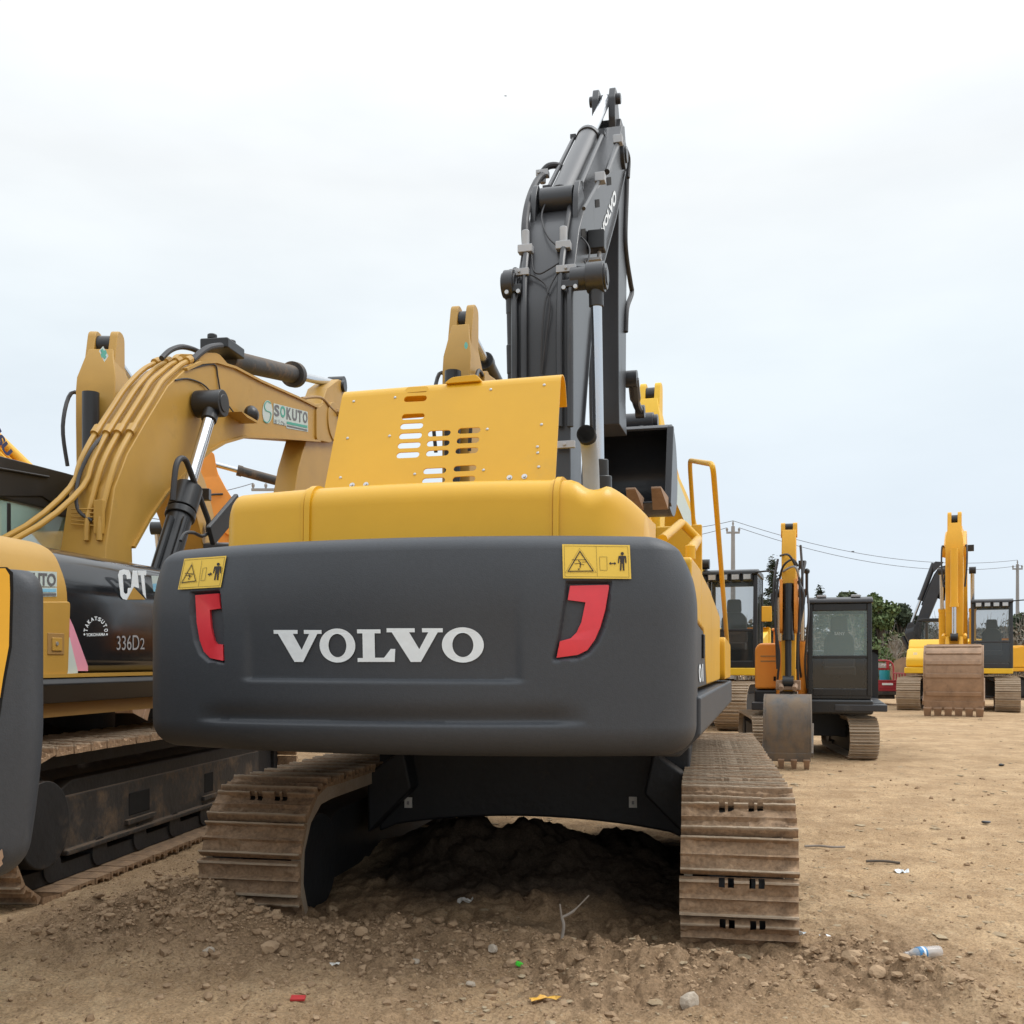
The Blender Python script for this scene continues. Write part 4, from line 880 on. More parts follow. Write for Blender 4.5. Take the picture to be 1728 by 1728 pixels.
def track(parent, T, uc, half, v0, v1, zc, r, pitch, m, frame_w=.30, individual=True, mud=True):
    mb = MB(); rim = .06                                              # chain rails
    for du in (-.11, .11):
        o_ = [(a + (0), b) for a, b, _ in belt(v0 + .022, v1 - .022, zc, r - .022, 60)]; i_ = [(a, b) for a, b, _ in belt(v0 + .13, v1 - .13, zc, r - .13, 60)]
        n = 60; v = [(uc + du + s_ * .045, *p) for s_ in (-1, 1) for l in (o_, i_) for p in l]
        f = []
        for k in range(n):
            j = (k + 1) % n; f += [(k, j, n + j, n + k), (2 * n + k, 3 * n + k, 3 * n + j, 2 * n + j), (k, 2 * n + k, 2 * n + j, j), (n + k, n + j, 3 * n + j, 3 * n + k)]
        mb.add(v, f)
    tr = mb.build('track', M['under'], parent, M=T); mb = MB()
    for du in (-half * .86, half * .86):
        n = 60; v = [(uc + du + s_ * .022, a, b) for s_ in (-1, 1) for l in (belt(v0 + .012, v1 - .012, zc, r - .012, n), belt(v0 + .10, v1 - .10, zc, r - .10, n)) for a, b, _ in l]; f = []
        for k in range(n): j = (k + 1) % n; f += [(k, j, n + j, n + k), (2 * n + k, 3 * n + k, 3 * n + j, 2 * n + j), (k, 2 * n + k, 2 * n + j, j), (n + k, n + j, 3 * n + j, 3 * n + k)]
        mb.add(v, f)
    if mud: kind(mb.build('packed_mud', m, tr), 'stuff')
    per = 2 * (v1 - v0 - 2 * r) + 2 * math.pi * r; n = int(round(per / pitch))
    kinds = []
    for k, (a, b, q) in enumerate(belt(v0, v1, zc, r, n)):
        j = k if k < 6 else random.randrange(6)
        if k < 6: o = shoe_mesh(half, per / n, seed=k + int(uc * 10) % 7, notch=k in (1, 4)).build('track_shoe', m, tr, ang=40); kinds.append(o)
        else: o = kinds[j].copy(); COL.objects.link(o); o.parent = tr
        o.matrix_local = Matrix.Translation((uc + random.uniform(-.004, .004), a, b)) @ Matrix.Rotation(q + random.uniform(-.02, .02), 4, 'X') @ Matrix.Rotation(random.uniform(-.006, .006), 4, 'Z')
    mb = MB(); mb.cyl((uc - .07, v0 + r, zc), (uc + .07, v0 + r, zc), r - .13, 36); mb.cyl((uc - half * .92, v0 + r, zc), (uc + half * .80, v0 + r, zc), r * .62, 32); mb.build('sprocket', M['under'], tr, bevel=.01)
    mb = MB(); mb.cyl((uc - .12, v1 - r, zc), (uc + .12, v1 - r, zc), r - .12, 36); mb.build('idler', M['under'], tr, bevel=.01)
    mb = MB(); mb.prism(fillet([(v0 + r * 1.7, zc - r * .45), (v1 - r * 1.3, zc - r * .45), (v1 - r * 1.3, zc + r * .35), (v1 - r * 1.9, zc + r * .5), (v0 + r * 2.2, zc + r * .5), (v0 + r * 1.5, zc + r * .25)], .05), uc - frame_w / 2, uc + frame_w / 2, 'u'); mb.build('side_frame', M['under'], tr, bevel=.015)
    for k in range(7): q = v0 + r * 1.6 + (v1 - v0 - 3.2 * r) * k / 6; mb = MB(); mb.cyl((uc - .17, q, zc - r + .13), (uc + .17, q, zc - r + .13), .105, 18); mb.build('roller', M['under'], tr)
    return tr
for s_ in (1, -1): track(big, TM, s_ * 1.37, .305, 0, 5.3, .275, .475, .216, M['shoe'])
mb = MB(); hw = 1.10
archp = [(-hw, .93)] + [(-hw, .28)] + [(-hw + 2 * hw * t, .30 + .12 * math.sin(math.pi * t) ** .7) for t in np.linspace(.06, .94, 22)] + [(hw, .28), (hw, .93), (.85, .99), (-.85, .99)]
mb.prism(archp[::-1], 1.55, 3.6, 'v'); xf = mb.build('car_body', M['under'], big, bevel=.02, M=TM)
mb = MB()
for s_ in (1, -1):
    mb = MB(); mb.prism([(s_ * .80, .62), (s_ * 1.12, .30), (s_ * 1.12, .72), (s_ * .86, .90)], 1.35, 1.6, 'v'); mb.build('gusset', M['under'], xf, bevel=.02)

for x, y in ((688.5, 1354.5), (1068, 1354)):
    a = VT.v(x, y, 1.535); mb = MB(); mb.box(a[0] - .027, a[0] + .027, 1.537, 1.552, a[1] - .037, a[1] + .037); mb.build('sticker', M['paper'], xf); mb = MB(); mb.box(a[0] - .008, a[0] + .008, 1.533, 1.538, a[1] - .014, a[1] + .010); mb.build('sticker_hole', M['pole'], xf)
# ------------------------------------------------------------------ generic parts shared by the other machines
def shoes_belt(mb, uc, half, v0, v1, zc, r, pitch, gr=.03):
    per = 2 * (v1 - v0 - 2 * r) + 2 * math.pi * r; n = int(round(per / pitch)); p = per / n
    for a, b, q in belt(v0, v1, zc, r, n):
        T = Matrix.Translation((uc, a, b)) @ Matrix.Rotation(q, 4, 'X')
        mb.box(-half, half, -p * .47, p * .47, -.02, 0, T)
        for c, h in ((-p * .38, gr), (0, gr * .7), (p * .36, gr * .9)): mb.box(-half, half, c - p * .055, c + p * .055, -.001, h, T)
def far_track(parent, uc, half, v0, v1, zc, r, pitch, T=None, m=None):
    mb = MB(); shoes_belt(mb, uc, half, v0, v1, zc, r, pitch); tr = mb.build('track', m or M['shoe'], parent, M=T, ang=0)
    mb = MB()
    for v_ in (v0 + r, v1 - r): mb.cyl((uc - half * .7, v_, zc), (uc + half * .7, v_, zc), r * .72, 20)
    mb.prism([(v0 + r, zc - r * .5), (v1 - r, zc - r * .5), (v1 - r, zc + r * .5), (v0 + r, zc + r * .5)], uc - half * .6, uc + half * .6, 'u')
    mb.prism([(v0 + r * .5, zc - r * .86), (v1 - r * .5, zc - r * .86), (v1 - r * .5, zc + r * .86), (v0 + r * .5, zc + r * .86)], uc - half * .25, uc + half * .25, 'u')
    mb.build('side_frame', M['under'], tr)
    return tr
def limb(pts, wid, k=6):
    """outline of a box-section limb along a centre line in (v,w), widths at the given points"""
    c = [Vector((p[0], p[1], 0)) for p in pts]; cs = spath(c, k) if len(c) > 2 else [c[0].lerp(c[1], t / k) for t in range(k + 1)]
    n = len(cs); ws = np.interp(np.linspace(0, len(wid) - 1, n), range(len(wid)), wid)
    a, b = [], []
    for i, p in enumerate(cs):
        t = (cs[min(i + 1, n - 1)] - cs[max(i - 1, 0)]).normalized(); nn = Vector((-t.y, t.x, 0)) * ws[i] / 2
        a.append((p.x + nn.x, p.y + nn.y)); b.append((p.x - nn.x, p.y - nn.y))
    return a + b[::-1]
def ram(parent, p, q, f, rb, rr, mb_, name='cylinder', mr=None):
    p, q = Vector(p), Vector(q); c = p.lerp(q, f); d = (q - p).normalized()
    a = MB(); a.cyl(p, c, rb, 16); a.cyl(c - d * rb * 1.0, c, rb * 1.14, 16); cyl = a.build(name, mb_, parent)
    a = MB(); a.cyl(c - d * .02, q, rr, 14); ax = Vector((1, 0, 0)); a.build('rod', mr or M['chrome'], cyl); a = MB(); a.cyl(q - ax * rr * 1.7, q + ax * rr * 1.7, rr * 1.9, 14); a.build('rod_eye', M['black'], cyl)
    return cyl
def make_seat(parent, uc, v, z, k, m, text=None):
    a = MB(); a.prism(fillet([(uc - .25 * k, z), (uc + .25 * k, z), (uc + .24 * k, z + .5 * k), (uc + .13 * k, z + .62 * k), (uc - .13 * k, z + .62 * k), (uc - .24 * k, z + .5 * k)], .06 * k), v - .12 * k, v, 'v')
    a.prism(fillet([(uc - .14 * k, z + .60 * k), (uc + .14 * k, z + .60 * k), (uc + .13 * k, z + .86 * k), (uc - .13 * k, z + .86 * k)], .05 * k), v - .1 * k, v - .01, 'v')
    a.box(uc - .25 * k, uc + .25 * k, v - .05, v + .45 * k, z - .12 * k, z + .02)
    return a.build('seat', m, parent, bevel=.02 * k)
def make_cab(parent, u0, u1, v0, v1, z0, z1, fm, k=1, split=.62, roofm=None, lights=0, glass=None, gd=None, seat=True, lean=.12, rear=True):
    """cab: posts, sills, roof, glass panes, seat; v1 is the front"""
    t = .075 * k; H = z1 - z0; vt = v1 - lean * k; zs_ = z0 + H * (1 - split)
    a = MB()
    for u_ in (u0, u1 - t):
        a.prism([(v1 - t, z0), (v1, z0), (v1, zs_), (vt, z1 - .08 * k), (vt - t, z1 - .08 * k), (v1 - t, zs_)], u_, u_ + t, 'u')
        a.prism([(v0, z0), (v0 + t, z0), (v0 + t, z1 - .08 * k), (v0, z1 - .08 * k)], u_, u_ + t, 'u')
        a.prism([(v0 + t, z0), (v1 - t, z0), (v1 - t, z0 + .18 * k), (v0 + t, z0 + .18 * k)], u_ + .004, u_ + t - .004, 'u')
        a.prism([(v0 + (v1 - v0) * .42, z0 + .1 * k), (v0 + (v1 - v0) * .42 + t * .8, z0 + .1 * k), (v0 + (v1 - v0) * .42 + t * .8, z1 - .1 * k), (v0 + (v1 - v0) * .42, z1 - .1 * k)], u_ + .006, u_ + t - .006, 'u')
    a.box(u0 + t, u1 - t, v1 - t, v1 - .004, z0, z0 + .12 * k); a.box(u0 + t, u1 - t, v1 - t * .8, v1 - .006, zs_ - t * .35, zs_ + t * .35); a.box(u0 + t, u1 - t, vt - t, vt - .004, z1 - .2 * k, z1 - .08 * k)
    a.box(u0 + t, u1 - t, v0 + .004, v0 + t, z0, z0 + H * .42); a.box(u0 + t, u1 - t, v0 + .004, v0 + t, z1 - .2 * k, z1 - .08 * k)
    a.box(u0 + .01, u1 - .01, v0 + .01, v1 - .01, z0 - .05 * k, z0 + .02)
    cabo = a.build('cab', fm, parent, bevel=.012 * k)
    a = MB(); a.prism(fillet([(v0 - .03 * k, z1 - .08 * k), (vt + .07 * k, z1 - .08 * k), (vt + .05 * k, z1 - .01), (vt - .15 * k, z1 + .03 * k), (v0 + .1 * k, z1 + .03 * k), (v0 - .03 * k, z1 - .02)], .03 * k), u0 - .015, u1 + .015, 'u'); a.build('roof', roofm or fm, cabo, bevel=.02 * k)
    g, gd = glass or M['glass'], gd or M['glassd']
    def pane(name, v, m): q = MB(); q.add(v, [(0, 1, 2, 3)]); return q.build(name, m, cabo, recalc=False, ang=0)
    e = .012
    pane('windscreen', [(u0 + t, v1 - e, zs_), (u1 - t, v1 - e, zs_), (u1 - t, vt - e, z1 - .2 * k), (u0 + t, vt - e, z1 - .2 * k)], g)
    pane('lower_window', [(u0 + t, v1 - e, z0 + .12 * k), (u1 - t, v1 - e, z0 + .12 * k), (u1 - t, v1 - e, zs_ - t * .3), (u0 + t, v1 - e, zs_ - t * .3)], gd)
    for u_ in (u0 + e, u1 - e): pane('side_window', [(u_, v0 + t, z0 + .18 * k), (u_, v1 - t, z0 + .18 * k), (u_, vt - t, z1 - .09 * k), (u_, v0 + t, z1 - .09 * k)], g)
    pane('rear_window', [(u0 + t, v0 + e, z0 + H * .42), (u1 - t, v0 + e, z0 + H * .42), (u1 - t, v0 + e, z1 - .2 * k), (u0 + t, v0 + e, z1 - .2 * k)], g)
    for i in range(lights):
        x = u0 + t + (u1 - u0 - 2 * t) * (i + .5) / lights; q = MB(); q.box(x - .085 * k, x + .085 * k, vt - .02, vt + .12 * k, z1 - .19 * k, z1 - .07 * k); wl_ = q.build('work_light', M['black'], cabo, bevel=.01)
        q = MB(); q.box(x - .065 * k, x + .065 * k, vt + .12 * k, vt + .125 * k, z1 - .175 * k, z1 - .085 * k); q.build('lens', M['lamp'], wl_)
    if seat: make_seat(cabo, (u0 + u1) / 2, v0 + (v1 - v0) * .45, z0 + .45 * k, k, M['cloth'])
    return cabo
def digger(name, label, X, Y, head, pal, pose, k=1.0, swing=0.0, group=None, uB=0.0, bw=.26, lights=0, cabglass=None, cabm=None, mirror=True, hood=1.0, tail=2.75, teeth=5, bhw=.62, bk=.95, bang=45, ribs=True, bm=None, trk=None, rail=False, cabw=1.0, cyl_m=None, boom_m=None, text=None, hoses=True, bare=False, tsh=0.0, tsz=1.0):
    """a crawler excavator: pose gives foot, knee, tip of the boom and ear, end of the stick in its own (v, w)"""
    fr = Frame(X, Y, head); rt_ = root(name, label, 'excavator', fr.M, group); b_ = pal['body']; d_ = pal.get('dark', M['black']); bmat = boom_m or pal.get('boom', b_); cm = cyl_m or pal.get('cyl', b_)
    TT = Matrix.Translation((tsh, 0, 0)) @ Matrix.Rotation(R(swing), 4, 'Z'); tk = trk or dict(g=1.2, h=.3, l=2.15, r=.44)
    for s_ in (1, -1): far_track(rt_, s_ * tk['g'] * k, tk['h'] * k, -tk['l'] * k, tk['l'] * k, tk['r'] * k, tk['r'] * k - .02, .19 * k, TT)
    a = MB(); a.prism([(-1.0 * k, .35 * k), (-.6 * k, .42 * k), (.6 * k, .42 * k), (1.0 * k, .35 * k), (1.0 * k, .7 * k), (.6 * k, .9 * k), (-.6 * k, .9 * k), (-1.0 * k, .7 * k)], -.7 * k, .7 * k, 'v'); a.cyl((0, 0, .8 * k), (0, 0, 1.06 * k), .62 * k, 28); a.build('car_body', M['under'], rt_, bevel=.01, M=TT)
    a = MB(); a.box(-1.3 * k, 1.3 * k, -1.9 * k, 1.2 * k, 1.02 * k, 1.16 * k); a.box(-1.33 * k, -.32 * k, .2 * k, 1.75 * k, 1.0 * k, 1.14 * k); a.box(.40 * k, 1.33 * k, .2 * k, 1.65 * k, 1.0 * k, 1.16 * k); a.build('deck', d_ if bare else b_, rt_, bevel=.02 * k)
    a = MB(); sec = fillet([(-tail * k, 1.05 * k), (-tail * k, 1.85 * k * hood), (-tail * k + .12 * k, 2.0 * k * hood), (-1.95 * k, 2.0 * k * hood), (-1.95 * k, 1.05 * k)], .06 * k); us2 = [-1.33, -1.2, -.8, -.4, 0, .4, .8, 1.2, 1.33]
    loft(a, [[(u_ * k, p[0] + (.32 * (abs(u_) / 1.33) ** 2.4 * k if p[0] < -2.0 * k else 0), p[1]) for p in sec] for u_ in us2], cap0=True, cap1=True); a.build('counterweight', pal.get('cw', b_), rt_, bevel=.02 * k)
    if bare: return rt_, fr, None
    a = MB(); a.prism(fillet([(-1.93 * k, 1.17 * k), (.25 * k, 1.17 * k), (.25 * k, 1.72 * k), (-.05 * k, 1.95 * k * hood), (-1.93 * k, 1.98 * k * hood)], .07 * k), .42 * k, 1.31 * k, 'u'); hd_ = a.build('engine_hood', b_, rt_, bevel=.04 * k)
    a = MB(); a.prism(fillet([(.27 * k, 1.17 * k), (1.45 * k, 1.17 * k), (1.45 * k, 1.40 * k), (1.0 * k, 1.66 * k), (.27 * k, 1.70 * k)], .06 * k), .46 * k, 1.30 * k, 'u'); tb = a.build('tool_box', b_, rt_, bevel=.04 * k)
    a = MB(); a.box(.62 * k, .80 * k, 1.44 * k, 1.456 * k, 1.24 * k, 1.34 * k); a.build('grille', d_, tb)
    a = MB(); a.prism([(-1.93 * k, 1.17 * k), (0, 1.17 * k), (0, 1.7 * k), (-1.93 * k, 1.92 * k * hood)], -1.31 * k, -.34 * k, 'u'); a.prism([(-1.93 * k, 1.17 * k), (-.5 * k, 1.17 * k), (-.5 * k, 1.9 * k * hood), (-1.93 * k, 1.96 * k * hood)], -.34 * k, .42 * k, 'u'); a.build('engine_cover', b_, rt_, bevel=.03 * k)
    a = MB(); a.cyl((.9 * k, -1.2 * k, 1.9 * k * hood), (.9 * k, -1.2 * k, 2.45 * k * hood), .055 * k, 14); a.build('exhaust_pipe', d_, rt_)
    cb_ = make_cab(rt_, -1.33 * k, (-1.33 + cabw) * k, .1 * k, 1.72 * k, 1.15 * k, 2.95 * k, cabm or d_, k, lights=lights, glass=cabglass)
    if mirror:
        a = MB(); a.tube(rpath([(-1.30 * k, 1.70 * k, 2.9 * k), (-1.66 * k, 1.78 * k, 2.92 * k), (-1.66 * k, 1.78 * k, 2.2 * k)], .1 * k), .018 * k, 6); a.box(-1.74 * k, -1.58 * k, 1.76 * k, 1.80 * k, 2.2 * k, 2.5 * k); a.build('mirror', M['black'], cb_, bevel=.008)
    if rail:
        a = MB(); a.tube(rpath([(1.25 * k, .3 * k, 1.7 * k), (1.25 * k, .3 * k, 2.4 * k), (1.25 * k, 1.3 * k, 2.4 * k), (1.25 * k, 1.4 * k, 1.5 * k)], .15 * k), .022 * k, 8); a.build('handrail', b_, rt_)
    if pose is None: return rt_, fr, None
    ft, kn, tp, ea, en = [Vector((*p, 0)) for p in (pose['foot'], pose['knee'], pose['tip'], pose['ear'], pose['end'])]
    wb = pose.get('wb', (.36, .62, .82, .74, .60, .46, .32)); h_ = bw * k
    a = MB(); a.prism(limb([ft, kn, tp], [x * k for x in wb], 8), uB - h_, uB + h_, 'u'); bo = a.build('boom', bmat, rt_, bevel=.015 * k)
    d = (en - ea).normalized(); nf = Vector((-d.y, d.x, 0)); nf = nf if nf.x > 0 else -nf
    L_ = (en - ea).length; q = lambda s_, o: tuple((ea + d * (L_ * s_) + nf * o * k)[:2])
    a = MB(); loft(a, [[(uB - h_ * w_, *q(s_, o0)), (uB + h_ * w_, *q(s_, o0)), (uB + h_ * w_, *q(s_, o1)), (uB - h_ * w_, *q(s_, o1))] for s_, o0, o1, w_ in ((.05, -.13, .16, .52), (.09, -.16, .21, .60), (.17, -.28, .28, .80), (.22, -.38, .30, .80), (.33, -.36, .28, .80), (.6, -.22, .20, .80), (1.0, -.11, .11, .76), (1.03, -.04, .05, .70))], cap0=True, cap1=True); st = a.build('stick', bmat, rt_, bevel=.015 * k)
    a = MB()
    for s_ in (1, -1): a.prism(fillet([q(-.03, -.11), q(-.03, .10), q(.13, .21), q(.13, -.15)], .13 * k, 6), uB + s_ * h_ * .46 - .045 * k, uB + s_ * h_ * .46 + .045 * k, 'u')
    a.build('stick_ear', bmat, st, bevel=.01 * k)
    a = MB(); e_ = q(.02, 0); a.cyl((uB - h_ * .55, *e_), (uB + h_ * .55, *e_), .09 * k, 16); a.build('ear_pin', M['black'], st)
    a = MB(); a.cyl((uB - h_ * 1.15, tp.x, tp.y), (uB + h_ * 1.15, tp.x, tp.y), .15 * k, 20); a.build('pivot_pin', bmat, bo)
    bt = ft.lerp(kn, .80); bf = Vector((ft.x + .55 * k, ft.y - .30 * k, 0))
    for s_ in (1, -1): ram(rt_, (uB + s_ * (h_ + .13 * k), bf.x, bf.y), (uB + s_ * (h_ + .13 * k), bt.x + .1 * k, bt.y), .58, .085 * k, .05 * k, cm, 'boom_cylinder')
    cs = spath([ft, kn, tp], 8); m_ = cs[9]; tn = (cs[10] - cs[8]).normalized(); up = Vector((-tn.y, tn.x, 0)); ab = m_ + up * .52 * k
    ram(rt_, (uB, ab.x, ab.y), (uB, e_[0], e_[1]), pose.get('af', .6), .10 * k, .058 * k, cm, 'arm_cylinder')
    a = MB(); a.prism([tuple((m_ + up * .3 * k - tn * .25 * k)[:2]), tuple((m_ + up * .3 * k + tn * .25 * k)[:2]), tuple((ab + tn * .08 * k)[:2]), tuple((ab - tn * .08 * k)[:2])], uB - .14 * k, uB + .14 * k, 'u'); a.build('cylinder_bracket', bmat, bo)
    b0, b1 = q(.24, .42), q(.84, .30)
    ram(rt_, (uB, *b0), (uB, *b1), .66, .09 * k, .05 * k, cm, 'bucket_cylinder')
    for s_ in (1, -1):
        a = MB(); a.tube([(uB + s_ * h_ * .95, *q(.82, .02)), (uB + s_ * h_ * .95, *b1)], .045 * k, 8); c_ = q(1.02, .48); a.tube([(uB + s_ * h_ * .6, *b1), (uB + s_ * h_ * .6, *c_)], .05 * k, 8); a.build('bucket_link', bmat, st)
    if hoses:
        for s_ in (1, -1):
            a = MB(); z_ = [q(.20, -.2), q(.22, .2), q(.36, .40), q(.50, .36)] ; a.tube(spath([(uB + s_ * h_ * (1.12 if i in (1, 2) else .95), *p) for i, p in enumerate(z_)], 5), .022 * k, 6); a.build('hose', M['rubber'], st)
        wx = cs[8]; a = MB(); a.box(uB - h_ - .17 * k, uB - h_ - .02 * k, wx.x + .1, wx.x + .22 * k, wx.y - .05, wx.y + .12 * k); a.build('work_light', M['black'], bo, bevel=.01)
    a = MB()
    for j in range(3):
        o_ = uB - h_ * .6 + j * h_ * .6; pp = []
        for i in range(1, 14): t_ = (cs[i + 1] - cs[i - 1]).normalized(); n_ = Vector((-t_.y, t_.x, 0)); ww = np.interp(i / 16 * (len(wb) - 1), range(len(wb)), wb); c_ = cs[i] + n_ * (ww / 2 + .035) * k; pp.append((o_, c_.x, c_.y))
        a.tube(pp, .022 * k, 6)
    a.build('boom_pipes', bmat, bo)
    bkt, _ = make_bucket(rt_, en.x, en.y - .04, uB, bhw * k, bk * k, R(bang), bm or M['bucket'], bm or M['bucket'], teeth, .035, ribs, ts=tsz)
    return rt_, fr, dict(boom=bo, stick=st, bucket=bkt, hood=hd_, cab=cb_, tool=tb)
# ------------------------------------------------------------------ tan machine on the left, black side door
KU = Frame(-4.71, 6.21, 9.0)
cat = root('excavator', 'tan excavator with gloss black lettered side panel and bent boom carrying four pipes', 'excavator', KU.M)
kx = 1.5
Z1 = lambda x, y: (x / 2.787, 500 + y / 2.787)
K = lambda x, y, u=kx: KU.u(x, y, u)
KP = lambda u, eps=.004: (lambda x, y: Vector((u + eps, *KU.u(x, y, u + eps))))
vb = K(115, 1030)[0]                                        # seam between tail and black door
ztop, zbot = K(150, 922)[1], K(150, 1136)[1]
mb = MB(); sec = fillet([(kx - .12, zbot - .02), (kx, zbot + .02), (kx, ztop - .30), (kx - .10, ztop - .06), (kx - .28, ztop + .02), (-kx + .28, ztop + .02), (-kx, ztop - .3), (-kx, zbot + .02), (-kx + .12, zbot - .02)], .10)
ls = []
for v_, sq in ((0, .90), (.05, .95), (.15, .985), (.3, 1), (vb - .012, 1)): ls.append([(p[0] * sq, v_ - .25 * (1 - (p[0] / kx) ** 2) * (1 if v_ < .2 else .3 if v_ < .35 else 0), (p[1] - 1.9) * sq + 1.9) for p in sec])
loft(mb, ls, cap0=True, cap1=True); ccw = mb.build('counterweight', M['ctan'], cat, ang=40)
mb = MB(); b0 = fillet([(kx - .02, zbot), (kx - .02, ztop - .30), (kx - .12, ztop - .06), (kx - .3, ztop), (.5, ztop), (.5, zbot)], .10)
mb.prism(b0, vb, 4.3, 'v'); cdoor = mb.build('side_door', M['gloss'], cat, ang=40, bevel=.008); cdoor['label'] = 'gloss black side panel with white print'
mb = MB(); mb.box(-kx + .05, .5, vb, 3.0, zbot, ztop - .05); mb.box(-kx + .05, -.45, 3.0, 3.6, zbot, ztop - .4); mb.build('engine_cover', M['ctan'], cat, bevel=.04)
# lower latch panel of the tail
mb = MB(); pl_ = [K(60, 1015), K(117, 1015), K(113, 1138), K(60, 1146)]; mb.prism(fillet(pl_, .03), kx - .02, kx + .012, 'u'); lp = mb.build('latch_panel', M['ctan'], cat, bevel=.01)
c = K(90, 1086); mb = MB(); mb.box(kx + .010, kx + .018, c[0] - .085, c[0] + .10, c[1] - .075, c[1] + .07); mb.build('latch_recess', M['cdark'], lp, bevel=.004); mb = MB(); mb.box(kx + .016, kx + .026, c[0] - .045, c[0] + .065, c[1] - .05, c[1] + .04); la = mb.build('latch', M['ctan'], lp, bevel=.006); mb = MB(); mb.cyl((kx + .02, c[0] + .0, c[1]), (kx + .032, c[0] + .0, c[1]), .014, 10); mb.build('lock', M['steel'], la)
# sticker prints on tail and door
def words(parent, items, u, m, bold=.03, eps=.004):
    mb = MB()
    for t_, q_ in items: put_text(mb, t_, q_, KP(u, eps), bold)
    return mb.build('lettering', m, parent, recalc=False, ang=0)
def patch(parent, polys, u, m, name, eps=.002):
    mb = MB()
    for pl_ in polys: sheet(mb, [pl_], lambda p: KP(u, eps)(p[0], p[1]))
    return mb.build(name, m, parent, recalc=False, ang=0)
st1 = patch(ccw, [[(20, 962), (96, 965), (96, 990), (20, 989)], [(20, 991), (96, 991.5), (96, 1006.5), (20, 1008)]], kx, M['silver'], 'sticker', .003)
words(st1, [('SOKUTO', [(20, 987), (94.5, 989), (94.5, 968), (20, 964)])], kx, M['gprint'], .03, .006)
patch(st1, [[(20, 993.5), (95, 993.5), (95, 999), (20, 999)]], kx, M['skyb'], 'stripe', .006); patch(st1, [[(20, 1001), (95, 1001), (95, 1005), (20, 1006)]], kx, M['gprint'], 'stripe', .006)
dx = kx - .02
# C A T: bold condensed letters, the A over a tan triangle
mb = MB()
def px(l): return [Z1(*p) for p in l]
sheet(mb, [px([(555, 1310), (562, 1290), (580, 1284), (606, 1288), (613, 1300), (616, 1328), (597, 1330), (594, 1312), (584, 1306), (577, 1312), (582, 1390), (590, 1400), (599, 1396), (601, 1372), (616, 1370), (612, 1418), (596, 1428), (578, 1424), (567, 1408)])], lambda p: KP(dx)(p[0], p[1]))
sheet(mb, [px([(612, 1412), (624, 1290), (646, 1290), (654, 1372), (630, 1366), (618, 1400)])], lambda p: KP(dx)(p[0], p[1]))
sheet(mb, [px([(648, 1290), (688, 1290), (688, 1312), (678, 1312), (688, 1424), (672, 1400), (662, 1312), (650, 1312)])], lambda p: KP(dx)(p[0], p[1]))
mb.build('lettering', M['white'], cdoor, recalc=False, ang=0)
patch(cdoor, [px([(629, 1368), (684, 1426), (598, 1426)])], dx, M['ctan'], 'triangle_mark', .007)
patch(cdoor, [px([(712, 1314), (760, 1316), (760, 1388), (722, 1390)])], dx, M['silver'], 'sticker', .004); patch(cdoor, [px([(718, 1352), (745, 1350), (740, 1386), (722, 1388)])], dx, M['skyb'], 'stripe', .007)
words(cdoor, [('336D', [(549, 1664), (655, 1664), (655, 1590), (549, 1598)])] and [('336D', px([(549, 1664), (655, 1664), (655, 1592), (549, 1598)])), ('2', px([(660, 1660), (680, 1660), (680, 1606), (660, 1608)]))], dx, M['dprint'], .0)
mb = MB()                                                   # badge lettered along an arch
arcw = 'TAKATSUTO'; cx0, cy0, rx0, ry0 = 451, 1578, 47, 62
for i, ch in enumerate(arcw):
    a = math.pi * (1.02 - .0 - (i + .5) / len(arcw) * 1.04); hwid = 7.2
    o = Vector((cx0 + rx0 * math.cos(a), cy0 - ry0 * math.sin(a))); ix = Vector((math.sin(a) * .9, math.cos(a))).normalized(); iy = Vector((math.cos(a), -math.sin(a) * 1.15)).normalized()
    q_ = [o - ix * hwid - iy * 8, o + ix * hwid - iy * 8, o + ix * hwid + iy * 10, o - ix * hwid + iy * 10]
    put_text(mb, ch, px([tuple(p) for p in q_]), KP(dx), .03)
put_text(mb, 'YOKOHAMA', px([(405, 1600), (496, 1597), (496, 1582), (405, 1585)]), KP(dx), .02)
for x in (397, 503): sheet(mb, [px(ngon(x, 1590, 4, 5, 10))], lambda p: KP(dx)(p[0], p[1]))
mb.build('badge', M['white'], cdoor, recalc=False, ang=0)
patch(cdoor, [px([(326, 1510), (345, 1550), (414, 1740), (414, 1762), (366, 1762), (326, 1600)])], dx, M['pink'], 'pink_stripe', .005); patch(cdoor, [px([(322, 1600), (328, 1604), (366, 1762), (366, 1772), (316, 1776)])], dx, M['silver'], 'pale_stripe', .006)
# skirt below the doors
mb = MB(); mb.prism([(kx + .03, zbot + .0), (kx + .03, zbot - .025), (kx - .2, zbot - .025), (kx - .2, zbot)], .1, 4.4, 'v'); mb.build('sill_trim', M['ctan'], cat)
mb = MB(); mb.prism([(kx + .02, zbot - .027), (kx + .05, zbot - .07), (kx - .03, zbot - .20), (kx - .3, zbot - .20), (kx - .3, zbot - .027)], .1, 4.4, 'v'); mb.build('skirt', M['black'], cat, bevel=.01)
mb = MB(); mb.box(-kx, kx - .1, .2, 4.4, zbot - .30, zbot - .205); mb.build('underbody', M['cdark'], cat)
